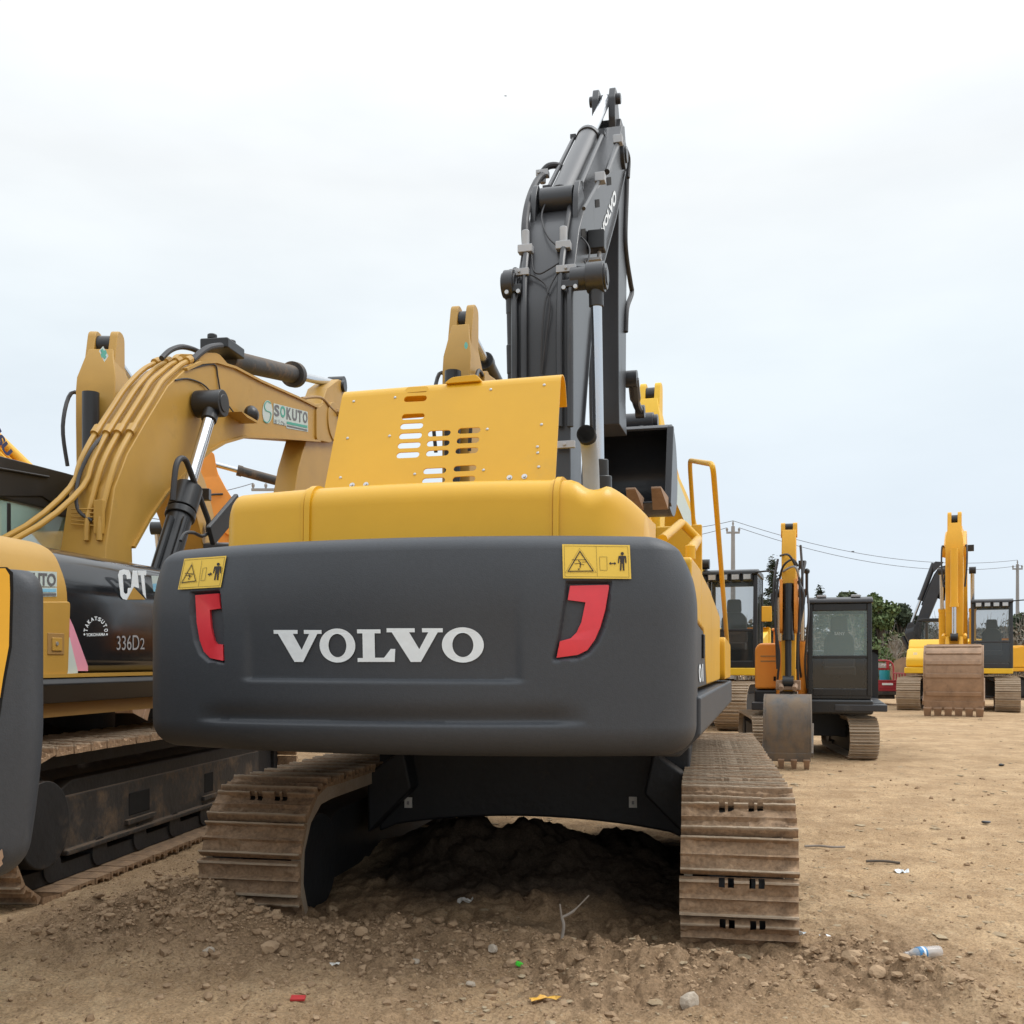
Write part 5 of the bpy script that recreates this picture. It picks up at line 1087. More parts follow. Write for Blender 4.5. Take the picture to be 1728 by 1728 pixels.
# boom
bu0, bu1 = -.12, .35
B = lambda x, y: KU.u(*Z1(x, y), bu1)
rearC = [B(500, 1180), B(540, 900), B(600, 740), B(680, 600), B(790, 420), B(870, 345), B(940, 312), B(1010, 308), B(1100, 335), B(1220, 398), B(1400, 478), B(1492, 524)]
frontC = [B(1500, 680), B(1300, 664), B(1150, 659), B(1050, 688), B(980, 728), B(900, 798), B(850, 850), B(780, 925), B(700, 1040), B(622, 1180)]
vF = frontC[-1][0]; foot = [(vF + .05, ztop - .45), (rearC[0][0] - .05, ztop - .45)]
mb = MB(); mb.prism(rearC + frontC + foot, bu0, bu1, 'u'); cboom = mb.build('boom', M['ctan'], cat, bevel=.012, ang=22)
for lst, nm in ((rearC[5:], 'boom_flange'), (frontC, 'boom_flange')):
    mb = MB(); loft(mb, [[(bu1 + k_, *outw(i, d_, lst)) for k_, d_ in ((-.02, -.014), (.03, -.014), (.03, .016), (-.02, .016))] for i in range(len(lst))], cap0=True, cap1=True); mb.build(nm, M['ctan'], cboom)
mb = MB(); q0, q1 = K(500, 712, bu1), K(590, 712, bu1)
tp_ = B(1560, 590); mb = MB(); mb.cyl((bu0 - .03, *tp_), (bu1 + .05, *tp_), .30, 28); mb.prism(fillet([B(1480, 530), B(1520, 500), B(1600, 540), B(1600, 640), B(1545, 690), B(1480, 675)], .08), bu0 - .02, bu1 + .03, 'u'); mb.build('boom_nose', M['ctan'], cboom, bevel=.01)
# sticker on the boom
fb = lambda p: KP(bu1, .006)(p[0], p[1])
ZS = lambda x, y: (420 + x / 9.6, 660 + y / 9.6)
pz = lambda l: [ZS(*p) for p in l]
s1 = patch(cboom, [pz(ngon(302, 335, 82, 188, 28)), pz([(400, 195), (952, 335), (960, 660), (610, 600), (605, 560), (400, 520)])], bu1, M['silver'], 'sticker', .005)
mb = MB()
for t_, a_, b_ in (('S', (415, 212, 405), (495, 232, 415)), ('K', (612, 262, 455), (690, 280, 470)), ('U', (705, 285, 470), (780, 302, 490)), ('T', (792, 305, 497), (862, 322, 510)), ('O', (878, 330, 510), (950, 345, 525))): put_text(mb, t_, pz([(a_[0], a_[2]), (b_[0], b_[2]), (b_[0], b_[1]), (a_[0], a_[1])]), KP(bu1, .009), .03)
kk_ = [(415, 455, 455, 535), (470, 460, 500, 545), (515, 478, 548, 556), (560, 500, 596, 566)]
for (xa, ya, xb, yb), t_ in zip(kk_, '株ソクト'):
    try: put_text(mb, t_, pz([(xa, yb), (xb, yb), (xb, ya), (xa, ya)]), KP(bu1, .009), .0)
    except Exception: pass
sheet(mb, [pz([(620, 550), (948, 622), (948, 645), (620, 575)])], lambda p: KP(bu1, .009)(p[0], p[1]))
mb.build('lettering', M['gprint'], s1, recalc=False, ang=0)
mb = MB(); put_text(mb, 'O', pz([(512, 420), (592, 435), (592, 250), (512, 235)]), KP(bu1, .009), .03); sheet(mb, [pz([(615, 490), (948, 560), (948, 600), (615, 530)])], lambda p: KP(bu1, .009)(p[0], p[1])); mb.build('lettering', M['teal'], s1, recalc=False, ang=0)
mb = MB(); arcp = [(360, 200), (300, 165), (255, 230), (275, 310), (330, 335), (360, 370), (340, 470), (290, 510), (240, 470)]
ap = [tuple(p[:2]) for p in spath([(a, b, 0) for a, b in arcp], 4)]
for a, b in zip(ap, ap[1:]): sheet(mb, [pz(stroke(a, b, 14))], lambda p: KP(bu1, .009)(p[0], p[1]))
mb.build('emblem', M['teal'], s1, recalc=False, ang=0)
# four pipes over the back of the boom
def along(lst, s_, d_):
    a = [Vector(p) for p in lst]; L2 = [0]
    for p, q in zip(a, a[1:]): L2.append(L2[-1] + (q - p).length)
    t_ = s_ * L2[-1]; i = max(0, min(len(a) - 2, int(np.searchsorted(L2, t_)) - 1)); f = (t_ - L2[i]) / (L2[i + 1] - L2[i]); p = a[i].lerp(a[i + 1], f); d = (a[i + 1] - a[i]).normalized(); return (p.x - d.y * d_, p.y + d.x * d_)
rb = rearC[:7]
zb_ = KU.u(200, 905, 0)[1]
for j, u_ in enumerate((-.08, .05, .17, .30)):
    pth = [(u_, *along(rb, s_, .05)) for s_ in (np.linspace(.16 if j > 1 else .0, .96, 11))]
    if j > 1: pth = [(u_ - .02, *along(rb, .02, .02)), (u_ - .02, *along(rb, .10, .05))] + pth[1:]
    else: pth = [(u_ - .55 + j * .02, pth[0][1] - .9, ztop - .02 + .0), (u_ - .16, pth[0][1] - .3, ztop + .42)] + pth[2:]
    mb = MB(); mb.tube(spath(pth, 3), .028, 10); mb.build('steel_pipe', M['ctan'], cboom)
for s_ in (.42, .93):
    for u_ in (-.08, .05, .17, .30):
        p = along(rb, s_, .06); p2 = along(rb, s_ + .035, .06); mb = MB(); mb.tube([(u_, *p), (u_, *p2)], .044, 10); mb.build('pipe_clamp', M['ctan'], cboom)
mb = MB(); mb.tube(spath([(.02, *along(rb, .41, .05)), (.03, *along(rb, .33, .10)), (-.02, *along(rb, .22, .06)), (.04, *along(rb, .12, .07)), (.2, *along(rb, .08, .05))], 5), .018, 8); mb.build('hose', M['rubber'], cboom)
mb = MB(); q_ = along(rb, .10, .03); mb.box(.22, .31, q_[0] - .05, q_[0] + .0, q_[1] - .18, q_[1] + .14)
for i in range(5): mb.tube([(-.02, q_[0] - .03, q_[1] - .08 + .035 * i), (.24, q_[0] - .03, q_[1] - .10 + .04 * i)], .008, 6)
mb.build('valve_block', M['ctan'], cboom, bevel=.006)
# hoses over the hump, swivel block
um = .14; C_ = lambda x, y, u=um: (u, *KU.u(*Z1(x, y), u))
mb = MB(); mb.tube(spath([C_(760, 292), C_(800, 255), C_(850, 238), C_(900, 246), C_(940, 264)], 5), .03, 10); mb.build('hose', M['rubber'], cboom)
mb = MB(); mb.tube(spath([C_(905, 300, .28), C_(940, 268, .28), C_(985, 240, .28), C_(1040, 232, .28)], 5), .036, 10); mb.build('hose', M['rubber'], cboom)
p = C_(1060, 240, .2); mb = MB(); mb.box(-.02, .34, p[1] - .24, p[1] + .26, p[2] - .08, p[2] + .05); mb.cyl((.1, p[1] - .15, p[2] + .05), (.1, p[1] - .15, p[2] + .12), .06, 10); mb.cyl((.25, p[1] + .05, p[2] + .05), (.25, p[1] + .05, p[2] + .10), .06, 10); mb.build('hose_block', M['black'], cboom, bevel=.02)
# arm cylinder along the top
a0, a1, a2 = Vector(C_(1085, 300, .12)), Vector(C_(1375, 372, .12)), Vector(C_(1585, 415, .12)); ad = (a2 - a0).normalized(); kf = (a1 - a0).dot(ad)
mb = MB(); mb.cyl(a0 - ad * .1, a0 + ad * kf, .125, 28); mb.cyl(a0 + ad * (kf - .02), a0 + ad * (kf + .12), .185, 28); acyl = mb.build('arm_cylinder', M['muddy'], cat, bevel=.008)
mb = MB(); mb.cyl(a0 + ad * kf, a2, .065, 24); mb.build('rod', M['chrome'], acyl); mb = MB(); mb.cyl(a2 - Vector((.13, 0, 0)), a2 + Vector((.13, 0, 0)), .13, 20); mb.build('rod_eye', M['black'], acyl)
mb = MB()
for u_ in (-.06, .24): mb.prism(fillet([B(960, 312), B(985, 262), B(1060, 265), B(1130, 350)], .1), u_ - .03, u_ + .03, 'u')
mb.build('cylinder_bracket', M['ctan'], cboom, bevel=.008)
mb = MB(); mb.tube(spath([(bu1 + .01, *B(820, 395)), (bu1 + .012, *B(880, 388)), (bu1 + .015, *B(950, 415)), (bu1 + .03, *B(995, 470))], 5), .009, 6); mb.tube(spath([(bu1 + .01, *B(880, 345)), (bu1 + .012, *B(1000, 320)), (bu1 + .012, *B(1020, 380)), (bu1 + .02, *B(1035, 465)), (bu1 + .03, *B(1090, 550))], 5), .009, 6); mb.build('wiring', M['rubber'], cboom)
p = B(1120, 570); mb = MB(); mb.prism([(p[0] - .35, p[1] - .02), (p[0] + .12, p[1] - .02), (p[0] + .12, p[1] - .05), (p[0] - .2, p[1] - .05)], bu1, bu1 + .2, 'u'); lb = mb.build('lamp_bracket', M['ctan'], cboom); mb = MB(); mb.sphere((bu1 + .12, p[0] + .12, p[1] + .06), (.09, .12, .11)); mb.build('work_light', M['black'], lb)
# boom cylinder on the near side, hose loop
for s_, ux in ((1, bu1 + .22), (-1, bu0 - .22)):
    q = lambda x, y: Vector((ux, *KU.u(*Z1(x, y), bu1 + .22)))
    t0, t1, t2 = q(1005, 505), q(880, 900), q(800, 1190); d = (t2 - t0).normalized(); t1 = t0 + d * (t1 - t0).dot(d); low = t0 + d * ((t2 - t0).length + .6)
    mb = MB(); mb.cyl(t0 - Vector((.20 * s_, 0, 0)), t0 + Vector((.12 * s_, 0, 0)), .15, 24); mb.cyl(t0 + Vector((.10 * s_, 0, 0)), t0 + Vector((.13 * s_, 0, 0)), .10, 20); mb.cyl(t0, t0 + d * .25, .085, 20); mb.build('boom_pin', M['black'], cboom, bevel=.01)
    mb = MB(); mb.cyl(t1, low, .13, 26); mb.cyl(t1 - d * .02, t1 + d * .28, .15, 26); mb.cyl(t1 + d * .30, t1 + d * .38, .155, 26); bc = mb.build('boom_cylinder', M['black'], cat, bevel=.01)
    mb = MB(); mb.cyl(t0 + d * .2, t1 + d * .05, .065, 24); mb.build('rod', M['chrome'], bc)
    mb = MB(); o_ = Vector((0, -.17, .0)); mb.tube([t1 + d * .4 + o_, t1 + d * 1.3 + o_ * 1.1], .035, 8); mb.tube([t1 + d * .4 + o_ * .6 + Vector((.12 * s_, 0, 0)), t1 + d * 1.4 + o_ * .7 + Vector((.12 * s_, 0, 0))], .028, 8); mb.build('steel_pipe', M['black'], bc)
    if s_ > 0:
        mb = MB(); g = lambda x, y: Vector((ux + .1, *KU.u(*Z1(x, y), ux + .1))); mb.tube(spath([g(812, 960), g(818, 880), g(828, 800), g(845, 765), g(870, 768), g(890, 810), g(930, 920), g(975, 1040), g(985, 1078)], 6), .03, 10); mb.build('hose', M['rubber'], bc)
# mirror on its arm at the right front
mq = lambda x, y: Vector((1.35, *KU.u(*Z1(x, y), 1.35)))
mb = MB(); mb.tube(spath([mq(850, 1150), mq(870, 1115), mq(910, 1112), mq(950, 1128), mq(985, 1110)], 5), .016, 8); mr = mb.build('mirror_arm', M['black'], cat)
mb = MB(); a, b = mq(975, 1130), mq(1110, 970); dv = (b - a).normalized(); nn_ = Vector((0, -dv.z, dv.y)); mb.add([a + nn_ * s1_ * .10 + Vector((k_ * .05, 0, 0)) for k_ in (0, 1) for s1_ in (-1, 1)] + [b + nn_ * s1_ * .10 + Vector((k_ * .05, 0, 0)) for k_ in (0, 1) for s1_ in (-1, 1)], [(0, 1, 3, 2), (4, 6, 7, 5), (0, 4, 5, 1), (2, 3, 7, 6), (0, 2, 6, 4), (1, 5, 7, 3)]); mb.build('mirror', M['black'], mr, bevel=.02)
# stick hanging from the boom's nose
su0, su1 = -.02, .30
Q = lambda x, y: KU.u(x, y, su1)
stp = [Q(540, 690), Q(552, 655), Q(572, 640), Q(583, 645), Q(590, 690), Q(586, 730), Q(562, 780), Q(556, 850), Q(545, 960), Q(532, 1040), Q(505, 1040), Q(492, 860), Q(504, 790), Q(522, 725)]
mb = MB(); mb.prism(stp, su0, su1, 'u'); cst = mb.build('stick', M['ctan'], cat, bevel=.015)
mb = MB(); e0 = Q(578, 652); mb.cyl((su0 - .06, *e0), (su1 + .05, *e0), .09, 16); mb.build('ear_pin', M['black'], cst)
mb = MB(); a = B(1420, 480); mb.tube(spath([(bu1, *a), (bu1 + .02, *B(1500, 476)), (bu1 + .04, *B(1540, 520)), (bu1 + .04, *B(1580, 560))], 4), .022, 8); mb.cyl((bu1 + .0, *B(1570, 545)), (bu1 + .10, *B(1575, 550)), .06, 8); mb.build('steel_pipe', M['cdark'], cboom)
en_ = Q(520, 1035); make_bucket(cat, en_[0], en_[1], .14, .75, .95, R(20), M['bucket'], M['bucket'], 5, .04)
# cab on the far left with black roof guard
cz = KU.u(0, 836, -.45)[1] + .06
cb2 = make_cab(cat, -1.45, -.45, 2.2, 4.6, 1.4, cz, M['black'], 1.05, glass=M['glasst'], gd=M['glasst'], seat=True)
mb = MB(); 
zr = KU.v(60, 840, 2.64)[1]
RG = [KU.u(*p, -.42) for p in ((-75, 838), (72, 838), (84, 846), (100, 870), (150, 880), (150, 809), (112, 798), (0, 769), (-75, 744))]; mb.prism(RG, -1.6, -.42, 'u'); RG2 = [KU.u(*p, -.42) for p in ((-75, 776), (80, 803), (80, 807), (-75, 781))]; mb.prism(RG2, -.42, -.39, 'u'); mb.build('roof_guard', M['black'], cb2, bevel=.02)
mb = MB(); mb.prism(fillet([(3.0, 1.7), (3.15, 1.7), (3.5, 2.95), (3.1, 3.0)], .05), -1.2, -.6, 'u'); mb.build('seat_cover', M['decal'], cb2, bevel=.03)
# undercarriage
kt = Frame(-3.14 + .16, 6.28 + .02, 7.0)                    # outer edge of the near track
TK = KU.I @ kt.M; tc_ = -.36
for s_, u_ in ((1, tc_), (-1, tc_ - 2.62)): 
    tr = track(cat, TK, u_, .36, -.15, 5.0, .445, .46, .215, M['shoe'], frame_w=.30, mud=False)
fu = lambda x, y, u: kt.u(x, y, u)
ou = -.17
g0, g1 = fu(115, 1425, ou), fu(435, 1290, ou); h0 = fu(118, 1345, ou)
mb = MB(); zl, zh = .20, .60; mb.prism([(ou - .26, zl - .04), (ou, zl - .04), (ou, zl), (ou - .03, zl), (ou - .03, zh - .03), (ou - .10, zh), (ou - .26, zh + .16)], g0[0], 4.4, 'v'); sf = mb.build('track_frame_cover', M['muddy'], cat, M=TK, bevel=.012)
for y0, y1 in ((.9, 1.25), (2.3, 2.5)): mb = MB(); mb.box(ou - .05, ou - .026, g0[0] + y0, g0[0] + y1, .30, .48); mb.build('frame_hole', M['hole'], sf, bevel=.01); mb = MB(); mb.box(ou - .05, ou + .0, g0[0] + y0 - .06, g0[0] + y1 + .06, .24, .28); mb.build('step', M['muddy'], sf, bevel=.006)
mb = MB(); mb.cyl((ou - .30, g0[0] - .22, .38), (ou - .02, g0[0] - .22, .38), .27, 32); dr = mb.build('final_drive', M['under'], cat, M=TK, bevel=.02)
for i in range(10): a = 2 * math.pi * i / 10; mb = MB(); mb.cyl((ou - .03, g0[0] - .22 + .23 * math.cos(a), .38 + .23 * math.sin(a)), (ou - .008, g0[0] - .22 + .23 * math.cos(a), .38 + .23 * math.sin(a)), .016, 6); mb.build('bolt', M['muddy'], dr)
mb = MB(); mb.prism([(tc_ - 2.2, .45), (tc_ - .3, .45), (tc_ - .3, .75), (tc_ - .8, 1.0), (tc_ - 1.8, 1.0), (tc_ - 2.2, .75)], 1.6, 3.6, 'v'); mb.cyl((tc_ - 1.31, 2.6, .9), (tc_ - 1.31, 2.6, 1.25), .75, 30); mb.build('car_body', M['under'], cat, M=TK, bevel=.02)
# ------------------------------------------------------------------ other machines of the yard
YARD = 'excavators parked in rows behind'
TAN = dict(body=M['ctan'], dark=M['black'], cyl=M['black']); YEL = dict(body=M['kyel'], dark=M['black'], cyl=M['kyel']); LEM = dict(body=M['lyel'], dark=M['black'], cyl=M['kyel']); ORA = dict(body=M['oran'], dark=M['black'], cyl=M['muddy'])
# far right, bucket down, facing the camera
fr_root, fr_f, fr_p = digger('excavator', 'bright yellow excavator facing the camera with wide brown ribbed bucket and four roof lamps', 14.4, 33, 204.7, dict(body=M['lyel'], dark=M['vboom'], cyl=M['kyel'], boom=M['kyel']),
    dict(foot=(.35, 1.9), knee=(1.9, 4.9), tip=(4.35, 4.65), ear=(4.55, 5.60), end=(4.75, 1.52)), k=1.146, group=YARD, uB=.02, bw=.25, lights=4, bhw=.62, bk=.90, bang=66, teeth=6, tsz=1.7, cabm=M['vboom'])
mb = MB(); put_text(mb, '200', [(1541, 1105), (1548, 1105), (1548, 1101), (1541, 1101)], lambda x, y: Vector((VU.M @ Vector((0, 0, 0)))) * 0 + fr_f.hit(x, y, 1, 1.45 * 1.146 + .022), .02); mb.build('print', M['white'], fr_p['tool'], recalc=False, ang=0)
# facing, right of the big bucket
ay_root, ay_f, ay_p = digger('excavator', 'yellow excavator facing the camera, cab seen between the handrail and the orange mini excavator', 4.5, 25, 197.6, LEM,
    dict(foot=(.35, 1.9), knee=(2.1, 4.15), tip=(6.0, 5.15), ear=(6.25, 6.55), end=(6.6, 2.4)), k=1.2, group=YARD, uB=.02, bw=.25, lights=4, bhw=.75, bang=35, rail=False, swing=-8, hoses=False)
mb = MB(); uu = .02 - .25 * 1.2 - .006; q_ = [ay_f.u(x, y, uu) for x, y in ((1131, 825), (1166, 905), (1172, 880), (1136, 790))]
mb.add([(uu, *p) for p in q_], [(0, 1, 2, 3)]); mb.build('pale_print_panel', M['silver'], ay_p['boom'], recalc=False, ang=0)
mb = MB(); mb.box(-1.92, -1.70, 2.15, 2.20, 2.38, 2.72); mb.build('sun_visor_box', M['kyel'], ay_p['cab'], bevel=.02)
# tan ones behind
t2_root, t2_f, t2_p = digger('excavator', 'tan excavator facing the camera, upright stick with green cross left of the bent tan boom', -5.72, 19.5, 178.5, TAN,
    dict(foot=(.35, 1.9), knee=(1.9, 4.3), tip=(5.2, 5.05), ear=(5.42, 5.92), end=(5.65, 2.2)), k=1.2, group=YARD, bw=.27)
uu = -.27 * 1.2 * .8 - .006
mb = MB(); C2 = lambda x, y: Vector((uu, *t2_f.u(x, y, uu)))
sheet(mb, [[(167, 592), (174, 584), (183, 601), (176, 611)]], lambda p: C2(p[0], p[1])); gx = mb.build('sticker', M['silver'], t2_p['stick'], recalc=False, ang=0)
uu -= .004; mb = MB(); sheet(mb, [[(170, 591), (173, 588), (175.5, 592), (178.5, 590), (180.5, 596), (178, 599), (179.5, 603), (176.5, 606), (174.5, 602), (171.5, 604), (169.5, 598), (172, 596)]], lambda p: C2(p[0], p[1])); mb.build('green_cross', M['teal'], gx, recalc=False, ang=0)
t3_root, t3_f, t3_p = digger('excavator', 'tan excavator facing the camera, only its upright stick showing above the yellow slotted plate', .42, 18.9, 192.5, TAN,
    dict(foot=(.35, 1.9), knee=(2.1, 4.9), tip=(4.75, 5.35), ear=(4.95, 6.26), end=(5.3, 2.2)), k=1.2, group=YARD, bw=.20)
uu = -.20 * 1.2 * .8 - .006; mb = MB(); C3 = lambda x, y: Vector((uu, *t3_f.u(x, y, uu)))
sheet(mb, [ngon(786.5, 583, 3, 6, 14)], lambda p: C3(p[0], p[1])); mb.build('sticker', M['teal'], t3_p['stick'], recalc=False, ang=0)
# orange one side-on in the gap under the tan boom
digger('excavator', 'orange excavator seen side on through the gap under the tan boom', -1.76, 27.0, 250, ORA,
    dict(foot=(.35, 1.9), knee=(2.4, 4.9), tip=(5.5, 4.75), ear=(6.0, 6.45), end=(5.6, 1.9), af=.80), k=1.2, group=YARD, bw=.26)
# yellow boom with dark blue letters beyond the tan cab
lt_root, lt_f, lt_p = digger('excavator', 'yellow excavator with dark blue letters on its steep boom, beyond the black cab roof', -8.3, 26, 262, YEL,
    dict(foot=(.35, 1.9), knee=(3.1, 4.75), tip=(7.4, 9.6), ear=(7.9, 10.6), end=(9.0, 5.4)), k=1.2, group=YARD, bw=.27)
uu = -.27 * 1.2 - .008; mb = MB(); CL = lambda x, y: Vector((uu, *lt_f.u(x, y, uu)))
put_text(mb, 'SU', [(-8, 741), (12, 772), (22, 762), (3, 731)], CL, .05); put_text(mb, 'M', [(-22, 712), (-8, 738), (3, 728), (-10, 702)], CL, .05); mb.build('lettering', M['blue'], lt_p['boom'], recalc=False, ang=0)
# dark boom behind the far right machine
digger('excavator', 'excavator with dark grey folded boom parked behind the bright yellow one', 18.9, 42.5, 295, dict(body=M['kyel'], dark=M['black'], boom=M['vboom'], cyl=M['vboom']),
    dict(foot=(.3, 2.0), knee=(.75, 5.3), tip=(1.9, 2.8), ear=(2.2, 3.1), end=(1.7, 1.5), wb=(.28, .42, .48, .45, .42, .38, .34)), k=1.1, group=YARD, bw=.28, hoses=False)
# orange mini excavator
mi_root, mi_f, mi_p = digger('mini_excavator', 'orange mini excavator with black cab and small worn bucket resting on the dirt', 5.06, 16.9, 197, dict(body=M['oran'], dark=M['vboom'], cyl=M['black'], cw=M['black'], boom=M['oran']),
    None, k=.75, bare=True, swing=9, uB=.2, cabw=1.32, hood=1.14, tail=2.3, cabm=M['vboom'], mirror=False, trk=dict(g=.96, h=.29, l=1.85, r=.43), tsh=.25)
mcab = make_cab(mi_root, -.78, .15, .0, 1.25, .98, 2.47, M['cabblack'], .95, split=.60, roofm=M['vboom'], lean=.02, glass=M['glassm'])
mb = MB(); mb.box(-.80, .16, .02, 1.30, .70, .93); mb.build('cab_skirt', M['cabblack'], mi_root, bevel=.04)
mb = MB(); mb.box(-.62, -.48, 1.10, 1.18, 2.49, 2.53); mb.box(-.12, .02, 1.10, 1.18, 2.49, 2.53); mb.build('roof_bar', M['zinc'], mcab, bevel=.01)
seat = [c_ for c_ in mcab.children if c_.name.startswith('seat')][0]
mb = MB(); vz = .0 + 1.25 * .45 + .012; put_text(mb, 'SANY', [(1408, 1072), (1426, 1072), (1426, 1066.5), (1408, 1066.5)], lambda x, y: mi_f.hit(x, y, 1, vz), .03); mb.build('lettering', M['white'], seat, recalc=False, ang=0)
mb = MB(); mb.box(.20, .98, -1.1, .86, .82, 1.06); mb.build('front_skirt', M['black'], mi_root, bevel=.04)
mb = MB(); mb.prism(fillet([(.46, 1.07), (.97, 1.07), (.97, 1.72), (.90, 1.80), (.50, 1.80), (.46, 1.70)], .05), -1.2, .88, 'v'); mh = mb.build('engine_hood', M['oran'], mi_root, bevel=.05)
for z_ in (1.58, 1.50): mb = MB(); mb.box(.56, .88, .875, .885, z_, z_ + .022); mb.build('vent_slit', M['cdark'], mh)
mb = MB(); mb.box(.50, .68, .875, .886, 1.20, 1.27); mb.build('vent_slit', M['hole'], mh)
mb = MB(); mb.box(.55, .72, -.2, .1, 1.79, 2.02); mb.box(.52, .75, -.25, .15, 2.02, 2.06); mb.build('exhaust_box', M['oran'], mh, bevel=.02)
# its boom, stick and bucket, set to the right of the cab
ub = .40; V_ = lambda v: (lambda x, y: mi_f.v(x, y, v))
a = MB(); a.prism(limb([(.75, 1.0), (1.12, 2.35), (1.85, 2.75)], [.30, .38, .42, .34, .24], 8), ub - .11, ub + .11, 'u'); mbo = a.build('boom', M['oran'], mi_root, bevel=.012)
zt_ = V_(2.2)(1331, 892)[1]
a = MB(); a.prism([(2.05, zt_), (2.22, zt_ - .02), (2.36, zt_ - .40), (2.36, 2.60), (2.42, 2.0), (2.40, 1.0), (2.22, 1.0), (2.14, 2.0), (1.86, 2.55), (1.84, 2.85), (2.0, zt_ - .3)], ub - .10, ub + .10, 'u'); mst = a.build('stick', M['kyel'], mi_root, bevel=.012)
a = MB()
for s_ in (1, -1): a.prism(fillet([(2.03, zt_ - .12), (2.05, zt_ + .09), (2.19, zt_ + .09), (2.22, zt_ - .12)], .04), ub + s_ * .085 - .03, ub + s_ * .085 + .03, 'u')
a.build('stick_ear', M['kyel'], mst); a = MB(); a.cyl((ub - .07, 2.12, zt_ + .03), (ub + .07, 2.12, zt_ + .03), .055, 14); a.build('ear_pin', M['black'], mst)
ram(mi_root, (ub, 2.47, 2.62), (ub, 2.55, 1.22), .58, .075, .045, M['cabblack'], 'bucket_cylinder', M['black'])
a = MB()
for s_ in (1, -1): a.prism(fillet([(2.40, 2.62), (2.52, 2.70), (2.56, 2.35), (2.52, 1.95), (2.40, 1.9)], .04), ub + s_ * .10 - .022, ub + s_ * .10 + .022, 'u')
a.build('cylinder_bracket', M['oran'], mst, bevel=.006)
for s_ in (1, -1): ram(mi_root, (ub + s_ * .17, .95, .95), (ub + s_ * .17, 1.42, 2.55), .55, .065, .035, M['oran'], 'boom_cylinder')
ram(mi_root, (ub, 1.35, 2.95), (ub, 2.10, zt_ - .02), .66, .065, .035, M['oran'], 'arm_cylinder')
a = MB(); a.prism([(1.22, 2.55), (1.5, 2.7), (1.42, 3.02), (1.28, 3.02)], ub - .07, ub + .07, 'u'); a.build('cylinder_bracket', M['oran'], mbo)
for pth in ([(ub - .16, 2.1, 3.2), (ub - .19, 2.35, 2.75), (ub - .18, 2.3, 2.3), (ub - .14, 1.9, 2.0)], [(ub + .16, 2.15, 3.0), (ub + .20, 2.5, 2.6), (ub + .17, 2.55, 2.0), (ub + .15, 2.5, 1.4)], [(ub - .13, 2.45, 2.65), (ub - .22, 2.6, 2.4), (ub - .14, 2.6, 1.9), (ub - .12, 2.55, 1.4)], [(ub - .1, 1.3, 2.9), (ub - .22, 1.7, 3.0), (ub - .16, 2.0, 2.6), (ub - .12, 1.6, 1.7), (ub - .15, 1.0, 1.2)]):
    a = MB(); a.tube(spath(pth, 6), .018, 6); a.build('hose', M['rubber'], mst)
for pth, mm in (([(ub - .12, 2.2, 2.9), (ub - .06, 2.62, 2.95), (ub + .06, 2.66, 2.86), (ub + .13, 2.3, 2.7)], 'rubber'), ([(ub + .12, 2.2, 3.05), (ub - .02, 2.70, 3.0), (ub - .14, 2.5, 2.78)], 'rubber'), ([(ub + .10, 2.3, 2.8), (ub - .10, 2.66, 2.84), (ub - .16, 2.3, 2.6)], 'zinc'), ([(ub - .15, 2.5, 2.7), (ub - .17, 2.62, 2.2), (ub - .13, 2.62, 1.7), (ub - .14, 2.5, 1.2)], 'rubber'), ([(ub + .14, 2.5, 2.7), (ub + .18, 2.64, 2.1), (ub + .12, 2.62, 1.6), (ub + .15, 2.5, 1.25)], 'rubber'), ([(ub - .24, 1.4, 2.6), (ub - .27, 1.9, 2.2), (ub - .22, 1.9, 1.5), (ub - .24, 1.3, 1.1)], 'rubber')):
    a = MB(); a.tube(spath(pth, 6), .017, 6); a.build('hose', M[mm], mst)
a = MB(); a.box(ub - .20, ub - .12, 1.6, 1.7, 2.9, 3.02); a.cyl((ub - .24, 1.65, 2.85), (ub - .24, 1.65, 2.50), .022, 8); a.sphere((ub - .24, 1.65, 2.86), .045); a.build('work_light', M['black'], mbo)
a = MB(); a.tube([(ub - .13, 2.33, 1.0), (ub + .13, 2.33, 1.0)], .08, 14); a.box(ub - .17, ub + .17, 2.44, 2.60, 1.10, 1.24); a.tube([(ub - .11, 2.5, 1.2), (ub - .09, 2.72, 1.12)], .04, 8); a.tube([(ub + .11, 2.5, 1.2), (ub + .09, 2.72, 1.12)], .04, 8); a.build('bucket_link', M['bucket'], mst, bevel=.01)
make_bucket(mi_root, 2.34, .84, ub, .29, .54, R(60), M['dbucket'], M['bucket'], 4, .03, ts=1.4)
